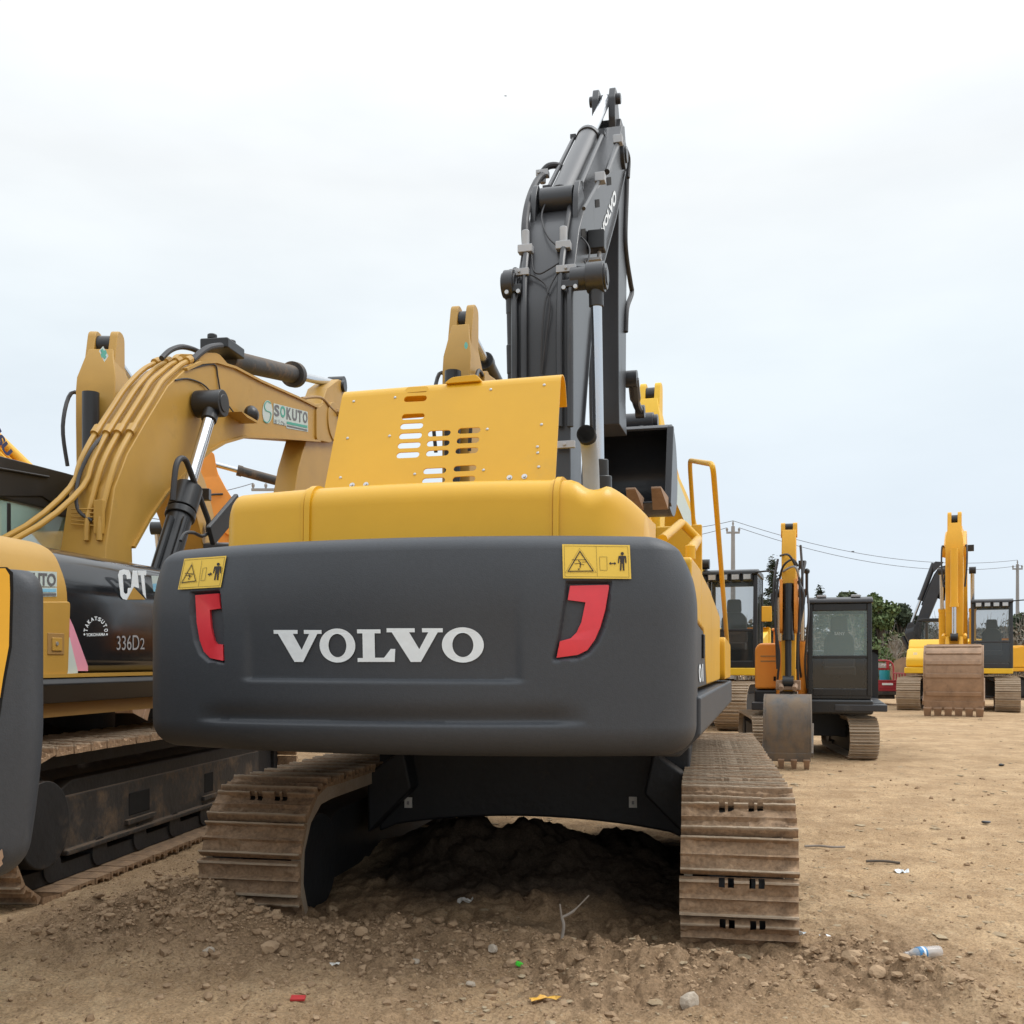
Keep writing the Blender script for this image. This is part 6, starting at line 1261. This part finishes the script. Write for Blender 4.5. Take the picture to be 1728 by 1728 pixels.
# ------------------------------------------------------------------ grey and yellow tail in the near left corner
fx, fy = P(77, 1100, 3.4).x, 3.4
GF = Frame(fx - 1.3 * .5, fy + 1.3 * .866, -120)
gr = root('excavator', 'excavator cut off by the left edge, smooth grey tail corner beside a yellow side door', 'excavator', GF.M)
zz_ = np.concatenate([.775 + .12 * (1 - np.cos(np.linspace(0, math.pi / 2, 9))), np.linspace(.91, 1.72, 18), 1.72 + .085 * np.sin(np.linspace(.1, math.pi / 2, 9))])
def gin(z):
    r = 0
    if z < .895: r += .10 * (1 - math.sqrt(max(0, 1 - ((.895 - z) / .12) ** 2)))
    r += .05 * max(0, (1.30 - z) / .5) ** 1.6
    if z > 1.72: r += .055 * (1 - math.sqrt(max(0, 1 - ((z - 1.72) / .088) ** 2)))
    return r
mb = MB(); lo_ = []
for z in zz_:
    i_ = gin(z); l = [(-1.3 + i_ * .6, 3.9)]; rad_ = .075
    for q in np.linspace(0, math.pi / 2, 9): l.append((-1.3 + i_ * .6 + rad_ * (1 - math.cos(q)), i_ + .0 + rad_ * (1 - math.sin(q))))
    for u_ in np.linspace(-1.1, 1.1, 12): l.append((u_, i_ - .05 * (1 - (u_ / 1.2) ** 2)))
    l += [(1.3 - i_ * .6 - rad_ * .3, i_ + .02), (1.3 - i_ * .6, i_ + rad_), (1.3 - i_ * .6, 3.9)]
    lo_.append([(p[0], p[1], z) for p in l])
loft(mb, lo_, cap0=True, cap1=True); gcw = mb.build('counterweight', M['vgrey'], gr, ang=50)
def gside(poly, e_, m, nm, par): mb = MB(); sheet(mb, [poly], lambda p: GF.hit(p[0], p[1], 0, -1.3 - e_), .02, (1, 0, 0)); return mb.build(nm, m, par, ang=30)
gside([(12, 957), (22, 966), (22.5, 1000), (20, 1092), (9, 1150), (0, 1210), (-120, 1230), (-120, 957)], .002, M['hole'], 'seam', gcw)
gside([(9, 959), (16, 970), (17, 1000), (15, 1090), (5, 1145), (0, 1178), (-120, 1190), (-120, 959)], .010, M['kyel'], 'side_door', gr)
gside([(-3, 1440), (4, 1434), (6, 1446), (3, 1452), (5, 1458), (-3, 1466)], .003, M['bucket'], 'paint_chip', gcw)
mb = MB(); mb.box(-1.25, 1.25, .5, 4.6, .80, .9); mb.box(-1.2, 1.2, .8, 4.4, 1.7, 1.95); mb.build('machine_body', M['kyel'], gr, bevel=.03)
for s_ in (1, -1): far_track(gr, s_ * 1.15, .3, -2.1, 2.1, .42, .42, .19, Matrix.Translation((0, 3.1, 0)) @ Matrix.Rotation(R(-120), 4, 'Z'))
mb = MB(); mb.cyl((0, 3.1, .4), (0, 3.1, .82), .6, 24); mb.build('car_body', M['under'], gr)
make_cab(gr, -1.25, -.25, 2.9, 4.5, 1.0, 2.85, M['black'], 1.0)
# ------------------------------------------------------------------ red cargo tricycle with a teal crate in its bed
TF = Frame(P(1496, 1150, 35.4).x, 35.4, 7)
trk_ = root('cargo_tricycle', 'red cargo tricycle with open bed parked between the mini excavator and the far bucket', 'tricycle', TF.M)
mb = MB(); hw = .62; zb0, zb1 = .48, .98
mb.box(-hw, hw, 0, 1.6, zb0, zb0 + .06)
bed = mb.build('bed', M['trired'], trk_, bevel=.01)
mb = MB(); mb.box(-hw, hw, -.03, .02, zb0 + .02, zb1 - .12)
for z_ in (zb0 + .12, zb0 + .28, zb1 - .14): mb.box(-hw, hw, -.05, -.025, z_, z_ + .035)
tg = mb.build('tailgate', M['trired'], trk_, bevel=.006); mb = MB(); mb.box(-.16, .20, -.062, -.05, .70, .77); mb.build('plate', M['white'], tg)
for s_ in (1, -1):
    mb = MB(); x0 = s_ * hw; mb.box(x0 - .02, x0 + .02, 0, 1.6, zb0 + .02, zb1 - .12); mb.box(x0 - .025, x0 + .025, 0, 1.6, zb1 + .10, zb1 + .14)
    for y_ in (0, .4, .8, 1.2, 1.56): mb.box(x0 - .02, x0 + .02, y_, y_ + .05, zb0, zb1 + .12)
    mb.build('side_rail', M['trired'], trk_, bevel=.006)
mb = MB(); mb.tube(rpath([(-hw, 1.6, zb0), (-hw, 1.65, 1.55), (hw, 1.65, 1.55), (hw, 1.6, zb0)], .28, 7), .03, 8); fr2 = mb.build('arch_frame', M['trired'], trk_); mb = MB(); mb.box(-hw + .05, hw - .12, 1.63, 1.66, 1.22, 1.27)
mb.build('frame_rail', M['trired'], fr2); mb = MB(); mb.box(-.34, .36, 1.62, 1.64, 1.29, 1.47); sb_ = mb.build('sign_board', M['zinc'], fr2); mb = MB(); put_text(mb, 'Jinpeng', [(1486, 1123.6), (1504, 1123.6), (1504, 1120.2), (1486, 1120.2)], lambda x, y: TF.hit(x, y, 1, 1.612), .03, .2); mb.build('lettering', M['white'], sb_, recalc=False, ang=0)
for x in (-.42, .42): mb = MB(); mb.box(x - .05, x + .05, 1.61, 1.66, 1.27, 1.52); mb.build('frame_rail', M['trired'], fr2)
mb = MB(); mb.box(-hw - .02, hw + .02, -.04, .06, .36, .48); mb.box(-.3, .3, .1, .5, .22, .36); mb.build('bumper', M['muddy'], trk_, bevel=.01)
for s_ in (1, -1): mb = MB(); mb.box(s_ * .45 - .09, s_ * .45 + .09, -.055, -.03, .50, .58); mb.build('tail_light', M['lamp'], tg)
def wheel(par, x, y, r, wd): mb = MB(); mb.tube([(x - wd, y, r), (x - wd * .8, y, r), (x + wd * .8, y, r), (x + wd, y, r)], [r * .85, r, r, r * .85], 22); w_ = mb.build('wheel', M['tyre'], par); mb = MB(); mb.cyl((x - wd - .01, y, r), (x + wd + .01, y, r), r * .5, 16); mb.build('hub', M['zinc'], w_)
wheel(trk_, -.52, .55, .27, .06); wheel(trk_, .56, .55, .27, .06); wheel(trk_, 0, 2.6, .27, .05)
mb = MB(); mb.tube(spath([(0, 2.6, .3), (0, 2.45, .9), (0, 2.3, 1.05)], 4), .035, 8); mb.tube([(-.35, 2.3, 1.05), (.35, 2.3, 1.05)], .02, 8); mb.build('handlebar', M['black'], trk_); mb = MB(); mb.box(-.18, .18, 1.75, 2.15, .6, .75); mb.build('saddle', M['rubber'], trk_, bevel=.04)
tc2 = TF.M @ Vector((.02, .35, zb0 + .062)); mb = MB(); mb.tube([(0, 0, 0), (0, 0, .25), (0, 0, .64), (0, 0, .66), (0, 0, .64), (0, 0, .02)], [.15, .165, .185, .19, .175, .14], 18)
tbk = mb.build('plastic_tub', mat('teal_plastic', (.02, .33, .42), .45, var=.1)); tbk.location = tc2; tag(tbk, 'teal plastic tub standing in the bed of the red tricycle', 'tub')
# ------------------------------------------------------------------ utility poles and wires
def pole_at(px_, ytop, d, label, arms=1, lean=0):
    p = P(px_, ytop, d); o = root('utility_pole', label, 'utility pole', Matrix.Translation((p.x, p.y, 0)), 'utility poles')
    h = p.z; mb = MB(); mb.tube([(0, 0, -.1), (0, 0, h)], [.17, .10], 12); mb.build('post', M['pole'], o)
    tops = []
    for j in range(arms):
        z_ = h - .35 - j * .75; L_ = .36 if arms == 1 else 1.3 - .3 * j
        mb = MB(); mb.box(-L_, L_, -.06, .06, z_ - .05, z_ + .05); ar = mb.build('crossarm', M['pole'], o)
        for x in ((-L_ * .92, L_ * .92) if arms == 1 else (-L_ * .95, -L_ * .55, L_ * .55, L_ * .95)):
            mb = MB(); mb.tube([(x, 0, z_ + .05), (x, 0, z_ + .12), (x, 0, z_ + .2), (x, 0, z_ + .27)], [.03, .06, .07, .03], 8); mb.build('insulator', M['pole'], ar); tops.append(Vector((p.x + x, p.y, z_ + .27)))
    mb = MB(); mb.tube([(0, 0, h), (0, 0, h + .15), (0, 0, h + .3)], [.03, .06, .02], 8); mb.build('insulator', M['pole'], o); tops.append(Vector((p.x, p.y, h + .3)))
    return tops
pa = pole_at(1237, 888, 56, 'grey utility pole rising behind the cab of the yellow excavator')
pb = pole_at(1717, 952, 75, 'grey utility pole at the right edge above the bushes')
pc = pole_at(478, 812, 42, 'utility pole with several crossarms seen under the tan boom', arms=3)
def wire(a, b, sag, label, grp='overhead wires'):
    a, b = Vector(a), Vector(b); mb = MB(); mb.tube([a.lerp(b, t) - Vector((0, 0, 4 * sag * t * (1 - t))) for t in np.linspace(0, 1, 24)], .016, 5); o = mb.build('overhead_wire', M['wire']); return tag(o, label, 'wire', grp)
wire(pa[2], pb[2], 1.0, 'uppermost wire sagging between the two right hand poles'); wire(pa[1], pb[1], 1.1, 'lower wire sagging from right crossarm end of the pole behind the cab')
wire(pa[2], P(900, 868, 60), .8, 'wire running left from the top of the pole behind the cab'); wire(pa[0], P(900, 885, 60), .9, 'wire running left from the crossarm of the pole behind the cab')
for k_, (t_, l_) in enumerate(((pc[0], 'top'), (pc[4], 'middle'), (pc[8], 'lowest'))): wire(t_, P(180, 835 + 12 * k_, 34), .3, 'wire from the %s crossarm running left under the tan boom' % l_)
for k_, (t_, l_) in enumerate(((pc[3], 'top'), (pc[7], 'middle'))): wire(t_, P(900, 826 + 14 * k_, 52), .3, 'wire from the %s crossarm running right behind the yellow hood' % l_)
# ------------------------------------------------------------------ trees and brush beyond the yard
def leafmat(name, a, b):
    m = bpy.data.materials.new(name); t, p = nodes(m); L = t.links.new; g = t.nodes.new('ShaderNodeNewGeometry'); mx_ = t.nodes.new('ShaderNodeMixRGB')
    mx_.inputs[1].default_value = (*a, 1); mx_.inputs[2].default_value = (*b, 1); L(g.outputs['Random Per Island'], mx_.inputs[0]); L(mx_.outputs[0], p.inputs['Base Color']); p.inputs['Roughness'].default_value = .7; p.inputs['Specular IOR Level'].default_value = .2
    return m
LF = dict(dark=leafmat('dark_needles', (.030, .045, .028), (.075, .095, .055)), mid=leafmat('mid_leaves', (.045, .065, .032), (.13, .15, .075)), bright=leafmat('fresh_leaves', (.06, .095, .035), (.155, .20, .08)), dry=leafmat('dry_brush', (.09, .075, .055), (.24, .20, .15)), olive=leafmat('olive_brush', (.07, .08, .045), (.19, .19, .11)))
BARK = mat('bark', (.12, .10, .08), .9, var=.3, scale=8); PALEBARK = mat('pale_bark', (.27, .235, .20), .9, var=.25, scale=8)
def leaves(mb, pts, size, flat=1.0):
    n = len(pts); a = rng.normal(size=(n, 3)); a /= np.linalg.norm(a, axis=1)[:, None]; b = np.cross(a, rng.normal(size=(n, 3))); b /= np.linalg.norm(b, axis=1)[:, None]; c = np.cross(a, b); s = size * rng.uniform(.5, 1.3, (n, 1))
    b[:, 2] *= flat; c[:, 2] *= flat
    v = np.stack([pts - b * s - c * s * .5, pts + b * s - c * s * .35, pts + b * s * .8 + c * s * .5, pts - b * s * .7 + c * s * .4], 1).reshape(-1, 3)
    o = len(mb.vs); mb.vs += [tuple(p) for p in v]; mb.fs += [(o + 4 * i, o + 4 * i + 1, o + 4 * i + 2, o + 4 * i + 3) for i in range(n)]
def round_tree(px_, ytop, d, wpx, m, label, base=0, nl=14, dens=150, grp='trees beyond the yard', trunk=BARK):
    p = P(px_, ytop, d); h = p.z - base; r = wpx / 1728 * d / 2; o = root('tree', label, 'tree', Matrix.Translation((p.x, d, base)), grp)
    mb = MB(); mb.tube([(0, 0, -.1), (.05, 0, h * .4), (0, .1, h * .8)], [.18, .13, .04], 8)
    cs = []
    for i in range(nl):
        a = rng.uniform(0, 6.28); zc = rng.uniform(.16, .93); q = 1.25 * r * math.sqrt(max(.05, 1 - ((zc - .55) / .5) ** 2)) * rng.uniform(.25, .85); c = np.array([q * math.cos(a), q * math.sin(a) * .9, h * zc]); cs.append(c)
        mb.tube([(0, 0, h * zc * .55), tuple(c * [.5, .5, .86]), tuple(c)], [.07, .045, .015], 5)
    mb.build('trunk', trunk, o); mb = MB()
    for c in cs:
        k = rng.uniform(.34, .54) * r; n = int(1.5 * dens * rng.uniform(.7, 1.2)); g = rng.normal(size=(n, 3)); g = g / np.linalg.norm(g, axis=1)[:, None] * (rng.uniform(.25, 1.1, (n, 1)) ** .6); leaves(mb, c + g * [k, k, k * .75], .13 * d / 55)
    mb.build('crown', m, o, recalc=False, ang=0); return o
def conifer(px_, ytop, d, wpx, label, dens=1.0):
    p = P(px_, ytop, d); h = p.z; r = wpx / 1728 * d / 2; o = root('conifer', label, 'conifer', Matrix.Translation((p.x, d, 0)), 'conifers behind the cab')
    mb = MB(); mb.tube([(0, 0, -.1), (0, 0, h)], [.12, .015], 7); lf = MB(); z = h * .16
    while z < h * .985:
        t = 1 - z / h; R_ = r * (t ** .75) + .06
        for i in range(11):
            a = rng.uniform(0, 6.28); e_ = np.array([R_ * math.cos(a), R_ * math.sin(a), (.05 + .25 * rng.uniform(-1, 1)) * R_]) * rng.uniform(.45, 1.2); s_ = np.array([0, 0, z + rng.uniform(-.04, .04) * h]); mb.tube([tuple(s_), tuple(s_ + e_ * .5 + [0, 0, .06 * R_]), tuple(s_ + e_)], [.025, .018, .006], 4)
            n = int(26 * dens * (R_ + .3)); tt = rng.uniform(.2, 1, (n, 1)); leaves(lf, s_ + e_ * tt + rng.normal(0, .09, (n, 3)) * (1.5 - tt), .085 * d / 55, .5)
        z += h * .038
    mb.build('trunk', BARK, o); lf.build('crown', LF['dark'], o, recalc=False, ang=0)
def bare_tree(px_, ytop, d, label, m=PALEBARK, spread=.55):
    p = P(px_, ytop, d); h = p.z; o = root('bare_tree', label, 'tree', Matrix.Translation((p.x, d, 0)), 'bare trees beyond the yard'); mb = MB(); tw = MB()
    def br(a, dr, ln, r, k):
        b = a + dr * ln; (mb if k > 2 else tw).tube([a, a.lerp(b, .5) + Vector(rng.normal(0, .03, 3)) * ln, b], [r, r * .85, r * .65], 5 if k > 2 else 3)
        if k == 0: return
        for i in range(3 if k > 1 else 4):
            q = a.lerp(b, rng.uniform(.45, 1)); nd = (dr + Vector(rng.normal(0, spread, 3)) * .8 + Vector((0, 0, .12))).normalized(); br(q, nd, ln * rng.uniform(.55, .8), r * .6, k - 1)
    br(Vector((0, 0, -.1)), Vector((0, 0, 1)), h * .36, .085, 5)
    mb.build('trunk', m, o); tw.build('twigs', m, o)
def bush(px_, ytop, d, wpx, m, label):
    p = P(px_, ytop, d); h = p.z; r = wpx / 1728 * d / 2; o = root('bush', label, 'bush', Matrix.Translation((p.x, d, 0)), 'bushes along the edge of the yard'); mb = MB()
    for i in range(26):
        a = rng.uniform(0, 6.28); q = rng.uniform(.1, 1) * r; e_ = Vector((q * math.cos(a), q * math.sin(a), h * rng.uniform(.5, .95))); mb.tube([(e_.x * .2, e_.y * .2, 0), (e_.x * .6, e_.y * .6, e_.z * .6), tuple(e_)], [.03, .02, .006], 4)
    mb.build('stems', PALEBARK, o); mb = MB(); n = int(900 + 500 * r); g = rng.normal(size=(n, 3)); g /= np.linalg.norm(g, axis=1)[:, None]; g *= rng.uniform(.2, 1, (n, 1)) ** .5; g[:, 2] = np.abs(g[:, 2]); k = 1 + .35 * np.sin(g[:, :1] * 7 + rng.uniform(0, 6)) * np.cos(g[:, 1:2] * 6)
    leaves(mb, g * [r, r, h] * k, .11 * d / 55); mb.build('foliage', m, o, recalc=False, ang=0)
conifer(1303, 938, 52, 70, 'tall dark spiky conifer left of the mini excavator boom', .9)
conifer(1384, 988, 60, 66, 'sparse conifer tip showing above the mini excavator cab', .6)
conifer(1326, 985, 58, 50, 'dark conifer half hidden behind the mini excavator boom', .9)
round_tree(1288, 1003, 56, 60, LF['dark'], 'dark bushy tree beside the cab of the yellow excavator')
round_tree(1440, 996, 62, 62, LF['mid'], 'olive tree top showing over the black cab roof'); round_tree(1410, 1008, 64, 50, LF['dark'], 'small dark tree crown just left over the black cab roof')
round_tree(1487, 996, 54, 66, LF['bright'], 'fresh green tree right of the mini excavator cab', nl=18, dens=190)
round_tree(1520, 1020, 60, 70, LF['dark'], 'dark green tree behind the muffler of the bright yellow excavator', nl=18); round_tree(1462, 1022, 66, 90, LF['dark'], 'dark low tree mass just right of the mini excavator cab roof', nl=18); round_tree(1545, 1040, 68, 80, LF['olive'], 'olive tree behind the bare pale ones', nl=18); round_tree(1478, 1045, 66, 80, LF['dark'], 'dark tree mass behind the fresh green one')
bare_tree(1552, 1004, 64, 'bare pale tree left of the dark grey boom'); bare_tree(1572, 1015, 66, 'bare pale tree half behind the dark grey boom'); bare_tree(1508, 1050, 50, 'thin bare sapling in front of the dark green tree', spread=.4); bare_tree(1497, 1070, 48, 'low bare sapling behind the red tricycle', spread=.4); bare_tree(1645, 1010, 70, 'bare tree behind the far cab with four lamps')
bush(1484, 1085, 47, 60, LF['bright'], 'pale green bush behind the red tricycle'); bush(1512, 1075, 52, 60, LF['olive'], 'olive bush right of the red tricycle'); bush(1545, 1075, 54, 70, LF['olive'], 'olive bush behind the bright yellow hood')
bush(1640, 1085, 58, 90, LF['dry'], 'dry bush under the far cab'); bush(1712, 1062, 56, 90, LF['dry'], 'dry bush at the right edge under the pole')
round_tree(1712, 1028, 64, 64, LF['dark'], 'dark tree at the right edge behind the pole', nl=14); round_tree(1668, 1060, 72, 70, LF['dark'], 'dark tree low behind the far cab'); round_tree(1762, 1010, 66, 90, LF['mid'], 'olive tree just beyond the right edge')
bush(1450, 1080, 56, 90, LF['dry'], 'dry bush behind the mini excavator cab'); bush(1400, 1080, 60, 90, LF['dry'], 'dry bush behind the mini excavator seat'); bush(1330, 1072, 60, 90, LF['mid'], 'olive bush behind the mini excavator boom')
mb = MB(); n = 34000; x = np.where(rng.uniform(0, 1, n) < .8, rng.uniform(14, 40, n), rng.uniform(8, 55, n)); y = 58 + x * .22 + rng.normal(0, 3, n); hh = 2.9 + 1.0 * np.sin(x * .8) * np.sin(x * .31 + 1) + .6 * np.sin(x * 2.3); z = rng.uniform(0, 1, n) ** 1.2 * np.clip(hh, .8, 4.4)
leaves(mb, np.stack([x, y, z], 1), .11); th_ = mb.build('brush_thicket', LF['dry'], recalc=False, ang=0); kind(th_, 'stuff', 'grey brown thicket along the far edge of the yard', 'thicket')
mb = MB()
for i in range(900):
    x = rng.uniform(12, 44); y = 57 + x * .22 + rng.normal(0, 2.5); h = rng.uniform(1.5, 4.6); mb.tube([(x, y, 0), (x + rng.normal(0, .15), y, h * .5), (x + rng.normal(0, .4), y, h)], [.035, .025, .008], 3)
tk_ = mb.build('brush_stems', PALEBARK); kind(tk_, 'stuff', 'thin bare stems standing in the thicket', 'thicket')
# spoil bank at the far edge
n1, n2 = 90, 14; v, f = [], []
for i in range(n1):
    for j in range(n2): x = 9 + 48 * i / (n1 - 1); t = j / (n2 - 1); y = 50 + x * .22 + 6 * t; v.append((x, y, -.05 + .85 * math.sin(math.pi * t) * (.7 + .6 * math.sin(x * .7) * math.sin(x * .23 + 2)) + rng.normal(0, .05)))
f = [(i * n2 + j, (i + 1) * n2 + j, (i + 1) * n2 + j + 1, i * n2 + j + 1) for i in range(n1 - 1) for j in range(n2 - 1)]
bk_ = MB().add(v, f).build('spoil_bank', M['dirt'], ang=80); kind(bk_, 'structure', 'low bank of spoil at the far edge of the yard', 'bank')
# ------------------------------------------------------------------ litter on the ground
def gpt(x, y):
    d = CH * F / (y - HY)
    for _ in range(30): p = P(x, y, d); d += (p.z - zat(p.x, p.y)) * F / (y - HY) * .6
    p = P(x, y, d); return Vector((p.x, p.y, zat(p.x, p.y)))
def put(o, x, y, label, cat_, rz=0, dz=0, rx=0, ry=0, grp=None):
    p = gpt(x, y); o.location = p + Vector((0, 0, dz)); o.rotation_euler = (rx, ry, rz); return tag(o, label, cat_, grp)
# bottle
g_ = bpy.data.materials.new('clear_plastic'); t_, p_ = nodes(g_); p_.inputs['Base Color'].default_value = (.80, .82, .84, 1); p_.inputs['Roughness'].default_value = .18; p_.inputs['Alpha'].default_value = .32; p_.inputs['Specular IOR Level'].default_value = .8
def lathe_x(prof, n=20, w=0): mb = MB(); mb.tube([(x, 0, 0) for x, _ in prof], [max(r + (w * ((i * 7) % 3 - 1)), .001) for i, (_, r) in enumerate(prof)], n); return mb
bt = root('plastic_bottle', 'clear plastic bottle with blue label lying on the dirt', 'bottle', Matrix())
lathe_x([(-.105, .013), (-.085, .013), (-.083, .016), (-.08, .013), (-.05, .026), (-.03, .030), (.09, .031), (.10, .027), (.105, .012)], 20).build('shell', g_, bt)
lathe_x([(-.034, .0308), (-.030, .0318), (.008, .0318), (.012, .0308)], 20).build('label_band', M['skyb'] if False else mat('blue_label', (.04, .20, .42), .4), bt); lathe_x([(-.012, .0312), (-.010, .0322), (.000, .0322), (.002, .0312)], 20).build('label_stripe', M['white'], bt)
put(bt, 1557, 1618, bt['label'], 'bottle', rz=.25, dz=.03)
def crumple(n, m, sx, sy, h, name, mt):
    v = [(sx * (i / (n - 1) - .5) + rng.normal(0, sx * .03), sy * (j / (m - 1) - .5) * (1 + .3 * math.sin(i)) + rng.normal(0, sy * .05), h * rng.uniform(0, 1)) for i in range(n) for j in range(m)]
    f = [(i * m + j, (i + 1) * m + j, (i + 1) * m + j + 1, i * m + j + 1) for i in range(n - 1) for j in range(m - 1)]; o = MB().add(v, f).build(name, mt, ang=0, recalc=False); so = o.modifiers.new('t', 'SOLIDIFY'); so.thickness = .0012; return o
put(crumple(7, 4, .13, .032, .02, 'snack_wrapper', mat('wrapper_orange', (.72, .40, .06), .3, var=.3, scale=60, dirt=(.7, .62, .4), amt=.3, dscale=60)), 921, 1686, 'orange yellow snack wrapper on the dirt at the bottom edge', 'wrapper', rz=.12, dz=.006)
c_ = lathe_x([(0, .017), (.003, .018), (.016, .018), (.017, .014)], 18).build('bottle_cap', mat('green_plastic', (.07, .62, .05), .4)); put(c_, 875, 1632, 'bright green bottle cap on the dirt', 'bottle cap', ry=-1.2, dz=.008)
mb = MB(); mb.prism([(-.034, -.016), (.03, -.018), (.034, .012), (-.03, .018)], 0, .012, 'w'); o = mb.build('plastic_scrap', M['redpl'], bevel=.002); put(o, 503, 1689, 'small red plastic scrap at the bottom left of centre', 'scrap', rz=.1, rx=.3, dz=.008)
put(crumple(5, 4, .085, .06, .04, 'paper_scrap', M['paper']), 785, 1524, 'pale crumpled paper on the heap under the machine', 'paper scrap', rz=-.3, dz=.0)
put(crumple(6, 3, .11, .05, .03, 'plastic_scrap', M['white']), 1521, 1473, 'white plastic scrap on the open dirt right of the track', 'scrap', rz=.2)
put(crumple(6, 3, .08, .025, .03, 'plastic_scrap', M['white']), 1346, 1578, 'white curled scrap touching the right track', 'scrap', rz=-.5)
put(crumple(4, 3, .07, .03, .015, 'brick_scrap', mat('brick_red', (.36, .10, .05), .9)), 1302, 1623, 'reddish brick flake in front of the right track', 'scrap', rz=-.1)
put(crumple(4, 3, .05, .03, .015, 'paper_scrap', M['paper']), 565, 1628, 'small pale paper flake left of centre at the bottom', 'paper scrap')
put(crumple(4, 3, .06, .04, .02, 'plastic_scrap', M['white']), 1393, 1583, 'tiny white flake on the open dirt above the bottle', 'scrap')
def rock(sx, sy, sz, seed, m, name='rock'):
    r_ = random.Random(seed); bm = bmesh.new(); bmesh.ops.create_icosphere(bm, subdivisions=2, radius=1)
    pl__ = [(Vector((r_.gauss(0, 1), r_.gauss(0, 1), r_.gauss(0, 1))).normalized(), r_.uniform(.62, .92)) for _ in range(11)]
    for v in bm.verts:
        for n_, d_ in pl__:
            k = v.co.dot(n_)
            if k > d_: v.co -= n_ * (k - d_)
        v.co *= 1 + r_.uniform(-.03, .03); v.co.x *= sx; v.co.y *= sy; v.co.z *= sz
    me = bpy.data.meshes.new(name); bm.to_mesh(me); bm.free(); me.materials.append(m); o = bpy.data.objects.new(name, me); COL.objects.link(o); return o
put(rock(.048, .04, .05, 3, M['stone']), 1164, 1696, 'pale angular rock at the bottom edge right of centre', 'rock', rz=.6, dz=.02)
for i, (x, y, s_, l_) in enumerate([(795, 1662, .022, 'pale stone right of the bottom centre'), (352, 1608, .03, 'pale stone in front of the left track'), (700, 1625, .026, 'pale stone below the centre heap'), (610, 1575, .035, 'grey clod beside the left sprocket'), (455, 1578, .05, 'big brown clod pushed up in front of the left track'), (560, 1540, .04, 'round clod at the inner edge of the left track'), (1440, 1618, .05, 'brown clod on the ridge beside the right track'), (1480, 1648, .045, 'brown clod at the near end of the ridge'), (832, 1600, .03, 'pale stone under the middle of the tail')]):
    put(rock(s_ * 1.2, s_, s_ * .8, 20 + i, M['stone'] if 'pale' in l_ else M['rock']), x, y, l_, 'rock', rz=i, dz=s_ * .25, grp='loose rocks round the tracks')
for (x, y, s_, l_) in ((1690, 1293, .04, 'small dark block on the far dirt at the right edge'), (1664, 1391, .035, 'dark chip of wood on the dirt at the right')):
    put(rock(s_ * 1.3, s_ * .7, s_ * .5, int(x), M['black']), x, y, l_, 'debris', dz=.02)
mb = MB(); mb.tube(spath([(-.16, 0, .02), (-.05, .01, .025), (.06, -.01, .02), (.16, .01, .02)], 4), [.009] * 13, 7); put(mb.build('wood_stick', PALEBARK), 1392, 1433, 'flat pale stick lying right of the track', 'stick', rz=-.1)
mb = MB(); mb.tube(spath([(-.12, 0, .02), (0, .01, .025), (.12, -.01, .02)], 4), [.010] * 9, 7); put(mb.build('wood_stick', BARK), 1490, 1459, 'dark stick lying on open dirt near the white scrap', 'stick', rz=-.25)
mb = MB(); mb.tube(spath([(0, 0, -.01), (.01, 0, .06), (.0, .01, .10)], 4), .008, 6); mb.tube(spath([(0, .01, .10), (.06, .02, .13), (.14, .02, .21)], 4), [.007] * 5 + [.004] * 4, 6); mb.tube([(0, .01, .10), (-.01, 0, .17)], .005, 6); put(mb.build('twig', PALEBARK), 948, 1592, 'forked bare twig sticking up from the dirt', 'twig')
mb = MB(); mb.tube(spath([(0, 0, 0), (.03, 0, .4), (-.04, 0, .9), (.02, 0, 1.5)], 4), .02, 6); s_ = mb.build('bent_rod', M['muddy']); put(s_, 1700, 1180, 'bent rusty rod standing by the far right track', 'rod')
mb = MB(); mb.prism([(-.6, 0), (.6, .1), (.7, .8), (-.5, .9)], 0, .04, 'v'); put(mb.build('metal_sheet', mat('rusty_sheet', (.20, .075, .055), .8, var=.3)), 1722, 1178, 'rusty reddish sheet leaning at the right edge', 'metal sheet', rx=-.4)
# ------------------------------------------------------------------ birds
def bird(p, s_, label, perched=False):
    mb = MB(); mb.tube([(-.5 * s_, 0, 0), (-.2 * s_, 0, .02 * s_), (.15 * s_, 0, .03 * s_), (.38 * s_, 0, .05 * s_), (.5 * s_, 0, .04 * s_)], [.02 * s_, .10 * s_, .14 * s_, .08 * s_, .015 * s_], 8); o = mb.build('bird', M['skin']); o.location = p
    if not perched:
        for q in (1, -1):
            mb = MB(); mb.prism([(.18 * s_, .05 * s_ * q), (.10 * s_, .45 * s_ * q), (-.08 * s_, .75 * s_ * q), (-.06 * s_, .4 * s_ * q), (-.12 * s_, .05 * s_ * q)], 0, .02 * s_, 'w'); mb.build('wing', M['skin'], o)
    return tag(o, label, 'bird', 'birds')
o = bird(P(853, 162, 45), .14, 'tiny bird flying high left of the graphite boom'); o.rotation_euler = (.2, .3, -.6)
_t = .352; bird(pa[2].lerp(pb[2], _t) - Vector((0, 0, 4 * 1.0 * _t * (1 - _t) - .04)), .22, 'bird perched on the upper overhead wire', True)
